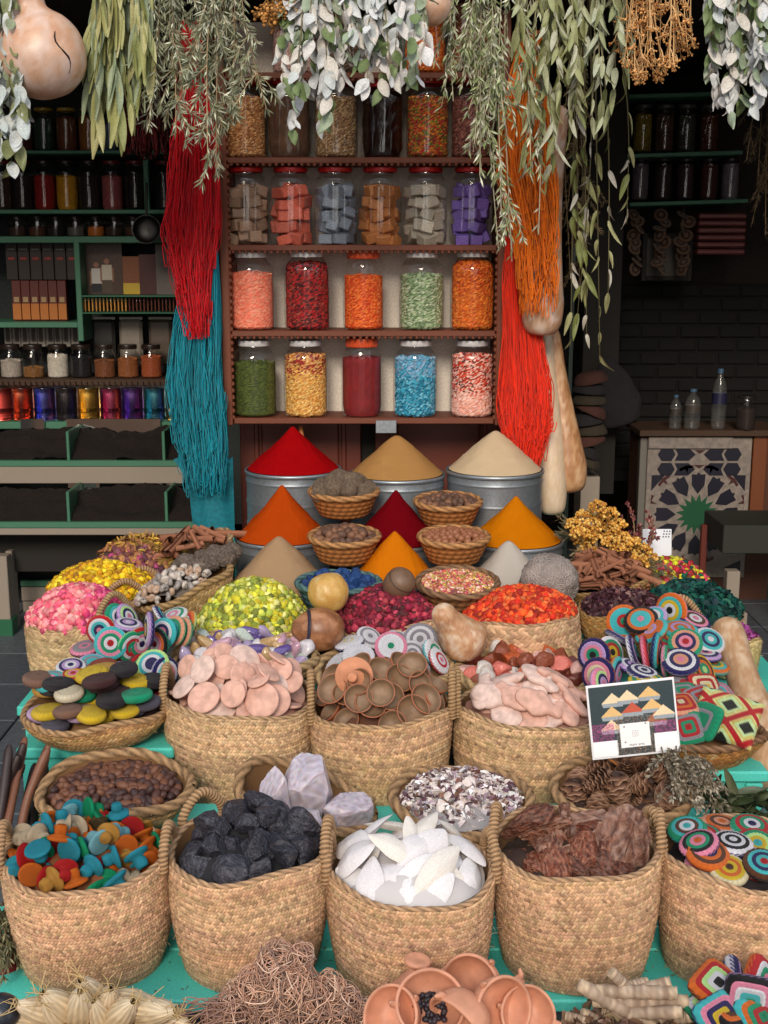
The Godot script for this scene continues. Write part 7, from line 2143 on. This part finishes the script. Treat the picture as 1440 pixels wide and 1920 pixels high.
	for q in [[1085, 1846, 1225, 1925, 1.0], [1115, 1858, 1270, 1862, 0.95], [1110, 1876, 1290, 1878, 1.0], [1090, 1902, 1160, 1935, 1.0], [1130, 1900, 1280, 1898, 0.9], [1145, 1822, 1180, 1856, 0.8], [1180, 1862, 1258, 1842, 0.9], [1170, 1852, 1215, 1842, 0.8], [1200, 1912, 1300, 1905, 0.9], [1160, 1884, 1250, 1912, 0.9], [1060, 1905, 1100, 1915, 0.7], [1220, 1915, 1320, 1925, 0.8]]:
		var p0 := spot(q[0], q[1], 2.07)
		var p1 := spot(q[2], q[3], 2.05 + rr(-0.03, 0.03))
		var m := MB.new()
		var n := 26
		var path := PackedVector3Array()
		var rad := []
		var cc := []
		for i in n:
			var f := i / (n - 1.0)
			path.append(p0.lerp(p1, f))
			rad.append(0.014 * q[4] * (1.0 + 0.05 * sin(i * 2.3) + 0.04 * sin(i * 5.1)) * (0.9 if i < 2 or i > n - 3 else 1.0))
			cc.append(vary(C(214, 188, 156) if i < 3 or i > n - 4 else pick([C(164, 140, 120), C(146, 122, 104), C(184, 162, 142), C(120, 96, 80)]), 0.08))
		m.tube(path, rad, 10, cc)
		for i in m.c.size(): m.c[i] = vary(m.c[i], 0.16).lerp(C(176, 152, 130), 0.4)
		sk.append([solid("bark_stick", "", "stick", m.mesh(), M("stick_bark", Color.WHITE, 0.8, {"vcol": true, "tex": "grain", "ts": 20.0})), "pale bark-wrapped stick"])
	rank(sk, "of the stick bundle", "bark-wrapped sticks along the front")
	var wood_bits := stuff("wood_chips", "small brown bark chips under the stick bundle", "bark chips", petal_mesh(0.03, 0.014), M("petal", Color.WHITE), [C(110, 84, 66), C(140, 112, 90), C(90, 70, 58)], 260, spot(1180, 1925, 2.06), 0.13, 0.07, 0.03, {"jit": 0.012})
	# crocheted cubes at the corner
	var wh := "at the front corner"
	for q in [[[11, 0, 5, 8, 2, 7], 1345, 1850, 2.06, [0.05, 1, 0.55], 0.045, 0.8], [[4, 3, 0, 1, 11, 9], 1404, 1876, 2.02, [-0.2, 0.25, 0.95], 0.046, 0.8], [[3, 0, 5, 0, 4, 11], 1332, 1890, 2.04, [-0.3, 1, 0.3], 0.042, 0.4], [[6, 0, 6, 9, 6, 0], 1378, 1845, 2.10, [0.95, 0.2, 0.2], 0.043, 0.0], [[3, 1, 4, 0, 8, 2], 1425, 1845, 2.08, [0.6, 0.3, 0.7], 0.045, 0.3], [[6, 2, 7, 2, 11, 0], 1370, 1894, 2.02, [0.1, 1, 0.2], 0.045, 0.4], [[1, 10, 6, 1, 3, 6], 1352, 1912, 2.00, [0.1, 0.7, 0.8], 0.044, 0.6], [[4, 8, 4, 2, 3, 11], 1425, 1908, 2.0, [0.2, 0.7, 0.8], 0.044, 0.6]]:
		crochet(q[0], wh, spot(q[1], q[2], q[3]), Vector3(q[4][0], q[4][1], q[4][2]), q[5], 0.034, 0.95, q[6], "square crocheted cushions at the front corner")
	# dark round stone and the odds and ends at the left edge
	solid("dark_stone", "round dark blue-grey stone at the front edge", "stone", rock(3, 0, 0.9, 0.05, 0.2, Vector3(0.036, 0.034, 0.036), [C(52, 58, 66), C(40, 44, 52)]), M("dark_stone", C(240, 240, 245), 0.35, {"vcol": true}), Transform3D(Basis(), Vector3(-0.711,0.375,-2.040)))
	gourd("red_gourd", "dark red round gourd at the edge beside the mushroom basket", "gourd", prof([0.0, -0.05, 0.04, -0.04, 0.052, 0.0, 0.036, 0.04, 0.0, 0.05]), M("red_skin", C(120, 24, 30), 0.4, {"tex": "mottle", "ts": 9.0}), Vector3(-0.824,0.264,-2.380), Basis(), "", 0.04)
	spray("edge_herb", "dry olive herb at the edge above the red gourd", [Vector3(-0.787,0.407,-2.360), Vector3(-0.768,0.364,-2.340), Vector3(-0.796,0.335,-2.340), Vector3(-0.776,0.327,-2.330), Vector3(-0.811,0.383,-2.360), Vector3(-0.783,0.382,-2.350)], 0.436, Vector3(-0.838,0.424,-2.420), {"cols": [C(104, 104, 72), C(84, 84, 60), C(130, 126, 96)], "needles": 34, "twigs": 6, "len": 0.02, "w": 0.005})


# ---------------------------------------------------------------- things hung over the stall
func tips(a: Array, d: float, dd := 0.08) -> Array:      # pairs of bearing and dip
	var o := []
	for i in range(0, a.size(), 2): o.append(spot(a[i], a[i + 1], d + rr(-dd, dd)))
	return o

func hanging() -> void:
	var wood := M("beam_wood", C(60, 44, 34), 0.8)
	var bm := thing("hanging_beam", "dark wooden beam above the stall from which the herbs hang", "beam", Vector3(0, 2.70, -4.1))
	bp(bm, "beam", Vector3.ZERO, Vector3(4.6, 0.08, 0.09), wood)
	# gourds
	var skin := M("brown_gourd", C(216, 176, 152), 0.35, {"tex": "mottle", "ts": 2.2})
	var g := gourd("bottle_gourd", "large cracked tan bottle gourd hanging in the top corner", "gourd", prof([0.0, -0.118, 0.05, -0.112, 0.10, -0.078, 0.126, -0.02, 0.122, 0.035, 0.098, 0.085, 0.066, 0.115, 0.052, 0.135, 0.056, 0.165, 0.066, 0.2, 0.05, 0.245, 0.0, 0.27]), skin, Vector3(-1.002,2.323,-3.800), Basis(Vector3.BACK, 0.26), "", 0.02, [C(222, 194, 182), C(218, 184, 166), C(212, 170, 144), C(204, 154, 122)])
	var cr := MB.new()
	for i in 9:
		var f := i / 8.0
		var a := 0.92 + 0.10 * sin(f * 6.0) - 0.14 * f
		var y := 0.035 - f * 0.115
		var r := 1.014 * (0.125 if y > -0.03 else lerpf(0.127, 0.098, (-0.03 - y) / 0.05)) * 0.998
		var wd := 0.0030 * sin(PI * clampf(f * 0.9 + 0.1, 0, 1)) + 0.0005
		cr.add(Vector3(cos(a) * r, y, sin(a) * r) + Vector3(-wd, 0, 0), C(30, 18, 14))
		cr.add(Vector3(cos(a) * (r + 0.0016), y, sin(a) * (r + 0.0016)), C(30, 18, 14))
		cr.add(Vector3(cos(a) * r, y, sin(a) * r) + Vector3(wd, 0, 0), C(30, 18, 14))
		if i:
			var o := (i - 1) * 3
			for k in 2:
				cr.tri(o + k, o + k + 3, o + k + 1); cr.tri(o + k + 1, o + k + 3, o + k + 4)
	part(g, "crack", cr.mesh(), M("crack_dark", C(30, 18, 14), 0.9))
	gourd("small_gourd", "round tan gourd hanging at the top before the jar of lentils", "gourd", prof([0.0, -0.062, 0.03, -0.058, 0.058, -0.03, 0.066, 0.0, 0.058, 0.034, 0.03, 0.058, 0.0, 0.066]), skin, Vector3(0.137,2.495,-3.950), Basis(), "", 0.02, [C(222, 190, 170), C(204, 150, 116)])
	gourd("long_hanging_gourd", "long mottled club gourd hanging beside the orange yarn", "gourd", prof([0.0, -0.10, 0.045, -0.094, 0.07, -0.06, 0.076, 0.0, 0.07, 0.07, 0.056, 0.18, 0.042, 0.34, 0.036, 0.5, 0.034, 0.7, 0.0, 0.72]), skin, Vector3(0.588,1.560,-4.600), Basis(Vector3.BACK, -0.055), "", 0.02, [C(228, 206, 190), C(216, 182, 158), C(192, 140, 104), C(226, 200, 186)])
	gourd("white_club_gourd", "long pale club gourd standing behind the cream spice tub", "gourd", prof([0.0, -0.05, 0.04, -0.04, 0.056, 0.02, 0.058, 0.14, 0.05, 0.3, 0.036, 0.48, 0.026, 0.66, 0.0, 0.68]), skin, Vector3(0.661,0.802,-4.720), axis(Vector3(0.661,0.802,-4.720), Vector3(0.632,1.423,-4.820)), "", 0.015, [C(234, 212, 186), C(224, 194, 160), C(230, 206, 180)])
	gourd("brown_club_gourd", "long brown-stained club gourd standing outermost beside the white one", "gourd", prof([0.0, -0.05, 0.05, -0.04, 0.072, 0.03, 0.066, 0.14, 0.05, 0.28, 0.038, 0.42, 0.03, 0.58, 0.0, 0.6]), skin, Vector3(0.735,0.881,-4.780), axis(Vector3(0.735,0.881,-4.780), Vector3(0.655,1.463,-4.840)), "", 0.02, [C(224, 186, 148), C(206, 156, 112), C(176, 122, 82), C(224, 186, 150)])
	# hanks of yarn
	hank("yarn_hank", "bright red hank of yarn hanging beside the jar rack", Vector3(-0.687280, 0, -4.62), [[2.565, -0.03, 0.03], [2.294, -0.045, 0.06], [2.090, -0.08, 0.085], [1.864, -0.11, 0.08], [1.691, -0.085, 0.045], [1.456, -0.04, 0.03]], 360, C(204, 10, 30), 0.0017, 0.5)
	hank("yarn_hank", "teal blue hank of yarn hanging below the red one", Vector3(-0.707726, 0, -4.66), [[1.903, 0.04, 0.08], [1.730, 0.0, 0.088], [1.494, -0.075, 0.088], [1.273, -0.105, 0.085], [1.048, -0.085, 0.10], [0.850, -0.045, 0.09]], 360, C(8, 140, 160), 0.0017, 0.45)
	hank("yarn_hank", "golden orange hank of yarn hanging beside the jar rack", Vector3(0.509143, 0, -4.5), [[2.509, -0.03, 0.04], [2.244, -0.10, 0.06], [2.027, -0.105, 0.10], [1.787, -0.03, 0.105], [1.541, -0.01, 0.11]], 270, C(230, 116, 18), 0.0017, 0.6)
	hank("yarn_hank", "fiery red-orange hank of yarn hanging by the gourds", Vector3(0.528857, 0, -4.64), [[2.277, -0.09, 0.0], [1.768, -0.075, -0.02], [1.554, -0.08, 0.035], [1.275, -0.085, 0.095], [1.113, -0.08, 0.10], [0.964, -0.05, 0.055]], 360, C(240, 52, 20), 0.0017, 0.35)
	hank("dark_yarn_hank", "dark maroon hank of yarn hanging in the shade before the shelves", Vector3(-1.009634, 0, -5.4), [[2.827, -0.03, 0.06], [2.534, -0.05, 0.12], [2.159, -0.10, 0.13]], 120, C(84, 12, 18), 0.004, 0.2)
	# teal cloth bag below the yarn
	var bag := MB.new()
	var pts := PackedVector3Array()
	for i in 14:
		for j in 20:
			var f := i / 13.0
			var u := j / 19.0
			var l := lerpf(-0.085, -0.17 + 0.05 * sin(f * 3.0), f)
			pts.append(Vector3(lerpf(l, 0.07, u), lerpf(0.678, 0.972, f) + 0.015 * sin(u * 7.0) * f, 0.03 * sin(u * PI) + 0.008 * sin(u * 17.0 + f * 4.0) * f))
	bag.grid(pts, 14, 20, false)
	var back := PackedVector3Array()
	for i in 14:
		for j in 20:
			var p := pts[i * 20 + 19 - j]
			back.append(Vector3(p.x, p.y, -p.z * 0.6 - 0.004))
	bag.grid(back, 14, 20, false)
	solid("cloth_bag", "turquoise cloth bag hanging under the teal yarn", "bag", bag.mesh(), M("teal_cloth", C(14, 128, 146), 0.75, {"tex": "mottle", "ts": 4.0, "rim": 0.2}), Transform3D(Basis(), Vector3(-0.658596, 0, -4.72)))
	# the herbs, from left to right
	var eu := [C(222, 224, 226), C(206, 212, 212), C(160, 176, 150), C(234, 232, 232), C(118, 138, 88), C(226, 220, 212)]
	var silver := leaf_mats("silver_leaf", eu)
	var olive := leaf_mats("olive_leaf", [C(158, 162, 112), C(134, 140, 88), C(174, 178, 140), C(188, 188, 164), C(120, 122, 72)])
	var broad := leaf_mats("broad_leaf", [C(168, 168, 104), C(150, 156, 96), C(184, 180, 124), C(140, 152, 120), C(160, 174, 140)])
	var round_l := [leaf_mesh(0.062, 0.036, 0.3, 0.35, 0.75), leaf_mesh(0.05, 0.032, -0.4, 0.4, 0.8), leaf_mesh(0.07, 0.034, 0.15, -0.3, 0.7)]
	var long_l := [leaf_mesh(0.08, 0.020, 0.4, 0.35), leaf_mesh(0.065, 0.019, -0.5, 0.3), leaf_mesh(0.09, 0.021, 0.2, -0.4), leaf_mesh(0.075, 0.018, -0.25, 0.6)]
	var lance := [leaf_mesh(0.15, 0.028, 0.1, 0.3, 0.9), leaf_mesh(0.13, 0.024, -0.12, 0.3, 0.85), leaf_mesh(0.17, 0.03, 0.06, -0.25, 0.9)]
	bunch("leaf_bunch", "hanging grey-green leafy spray at the top corner beside the big gourd", tips([-20, 330, 22, 320, 6, 250, 40, 230, -10, 200, 20, 160, 46, 210, 0, 290, 30, 280], 3.75), 2.7, spot(-10, -40, 3.8), C(110, 104, 74), 0.003, round_l, leaf_mats("corner_leaf", [C(150, 160, 130), C(196, 206, 204), C(130, 136, 90), C(212, 216, 214)]), 18, {"hold": 0.5})
	bunch("leaf_bunch", "bunch of broad yellow-green lance leaves beside the big gourd", tips([165, 150, 185, 200, 205, 195, 225, 205, 245, 195, 262, 130, 285, 110, 200, 120, 230, 140, 160, 90, 250, 90, 270, 60, 190, 60, 215, 60], 3.85, 0.05), 2.72, spot(215, -60, 3.88), C(130, 124, 80), 0.003, lance, broad, 14, {"spread": 0.25, "hang": 0.8, "bare": 0.15})
	for q in [[tips([300, 215, 330, 250, 300, 160, 350, 270, 280, 240, 325, 130, 345, 190], 3.90), spot(330, -50, 3.95), "grey-green rosemary hung before the red yarn, nearer the lance leaves"], [tips([390, 300, 405, 330, 420, 240, 375, 200, 430, 230, 440, 160, 400, 140, 455, 150, 500, 205, 360, 120], 3.92), spot(420, -50, 3.97), "large grey-green rosemary bunch hung before the rack corner"]]:
		spray("rosemary_bunch", q[2], q[0], 2.72, q[1], {"cols": [C(124, 128, 102), C(150, 152, 128), C(98, 102, 72), C(178, 180, 158)], "stem": C(160, 136, 106), "needles": 32, "twigs": 7, "len": 0.036, "w": 0.005, "twig": 1.1})
	spray("dried_flower_bunch", "small ochre dried flower bunch at the top beside the silver leaves", tips([505, 40, 525, 50, 545, 40, 560, 25, 515, 20, 540, 15], 3.9, 0.03), 2.72, spot(535, -60, 3.92), {"cols": [C(160, 110, 50)], "needles": 4, "twigs": 5, "twig": 0.4, "head": bud_mesh(0.005), "heads": 20, "headr": 0.028, "headcols": [C(176, 120, 56), C(150, 100, 46), C(196, 140, 76)], "stem": C(150, 110, 60)})
	bunch("leaf_bunch", "silver-white eucalyptus bunch hung before the top jars, outer half", tips([545, 250, 560, 200, 530, 160, 600, 230, 620, 210, 590, 150, 555, 110, 640, 150, 570, 170, 610, 120, 640, 90, 585, 80, 545, 60, 610, 50], 3.86), 2.72, spot(600, -70, 3.9), C(120, 110, 80), 0.003, round_l, silver, 16, {"hold": 0.5, "spread": 0.8})
	bunch("leaf_bunch", "silver-white eucalyptus bunch hung before the top jars, inner half", tips([690, 160, 715, 165, 735, 150, 760, 140, 780, 145, 700, 110, 740, 100, 775, 80, 670, 120, 720, 60, 690, 50, 760, 40, 795, 90, 660, 60], 3.84), 2.72, spot(715, -70, 3.9), C(120, 110, 80), 0.003, round_l, silver, 15, {"hold": 0.5, "spread": 0.8})
	spray("willow_bunch", "long trailing grey-green wormwood stems hung before the orange yarn", tips([850, 190, 880, 130, 890, 270, 925, 180, 940, 400, 995, 300, 900, 330, 935, 470, 945, 220, 960, 490, 1010, 440, 880, 90, 905, 250], 4.0), 2.72, spot(905, -70, 4.05), {"cols": [C(136, 146, 104), C(160, 166, 136), C(108, 120, 76), C(186, 188, 168)], "stem": C(176, 166, 140), "needles": 16, "twigs": 8, "len": 0.036, "w": 0.0065, "wide": 0.35, "twig": 1.2, "hold": 0.6})
	bunch("leaf_bunch", "big grey-green eucalyptus bunch hung before the orange yarn", tips([985, 310, 1010, 280, 1040, 270, 1065, 240, 1085, 210, 1000, 200, 1050, 170, 1080, 130, 970, 150, 1020, 120, 1060, 90, 1030, 330], 3.94), 2.72, spot(1035, -70, 4.0), C(130, 124, 96), 0.003, long_l, olive, 17, {"hold": 0.6, "spread": 0.6})
	bunch("leaf_bunch", "sparse olive leaf spray hung beside the dried umbels", tips([1110, 240, 1130, 220, 1150, 190, 1105, 100, 1125, 60, 1165, 110, 1135, 150, 1160, 60, 1190, 80], 3.95), 2.72, spot(1130, -70, 4.0), C(130, 124, 96), 0.003, long_l, leaf_mats("pale_olive", [C(176, 180, 144), C(150, 156, 112), C(190, 196, 170)]), 9, {"hold": 0.6})
	spray("dried_umbel_bunch", "tan bunch of dried umbels with ochre seed heads hung at the top", tips([1170, 120, 1190, 140, 1205, 150, 1225, 140, 1245, 135, 1265, 115, 1285, 90, 1295, 60, 1180, 105, 1215, 125, 1240, 110, 1270, 95, 1200, 130, 1255, 125, 1280, 60, 1160, 100, 1175, 80, 1195, 120, 1210, 145, 1230, 120, 1250, 110, 1262, 130, 1290, 100, 1220, 100, 1236, 145, 1186, 128, 1204, 110], 3.92, 0.07), 2.72, spot(1225, -110, 3.95), {"cols": [C(190, 150, 96)], "needles": 0, "twigs": 6, "twig": 0.5, "wide": 0.5, "head": bud_mesh(0.0034), "heads": 8, "headr": 0.015, "hold": 0.75, "headcols": [C(196, 136, 76), C(176, 116, 60), C(216, 160, 98)], "stem": C(214, 172, 120)})
	bunch("leaf_bunch", "silver-white eucalyptus bunch hung in the outer top corner", tips([1350, 190, 1365, 215, 1385, 190, 1335, 140, 1410, 200, 1430, 180, 1395, 130, 1360, 90, 1425, 90, 1340, 40, 1400, 50, 1440, 40, 1375, 140, 1450, 140], 3.86), 2.72, spot(1390, -70, 3.9), C(120, 110, 80), 0.003, round_l, silver, 20, {"hold": 0.6, "spread": 0.8})
	bunch("vine_bunch", "hanging vine of green and white leaves beside the spotted gourd", tips([1085, 480, 1100, 560, 1080, 620, 1125, 680, 1140, 570, 1070, 650, 1100, 640, 1175, 420], 4.42), 2.72, spot(1085, 300, 4.46), C(90, 84, 56), 0.003, long_l, leaf_mats("vine_leaf", [C(150, 150, 96), C(120, 128, 64), C(204, 198, 184), C(170, 168, 120)]), 9, {"hold": 0.3, "bare": 0.35})
	spray("brown_herb_bunch", "dark brown dried herb bunch hanging behind the spotted gourd", tips([1060, 420, 1080, 480, 1095, 400, 1070, 520, 1100, 460, 1085, 560], 4.7), 2.72, spot(1075, 200, 4.72), {"cols": [C(84, 68, 44), C(70, 58, 40), C(110, 90, 60)], "needles": 40, "twigs": 8, "len": 0.02, "w": 0.005})
	spray("brown_herb_bunch", "brown dried grass bunch in the shade at the far wall", tips([1400, 300, 1420, 360, 1440, 330, 1410, 420, 1435, 440], 5.6), 2.72, spot(1425, 200, 5.6), {"cols": [C(84, 68, 50), C(70, 58, 44)], "needles": 30, "twigs": 8, "len": 0.03})
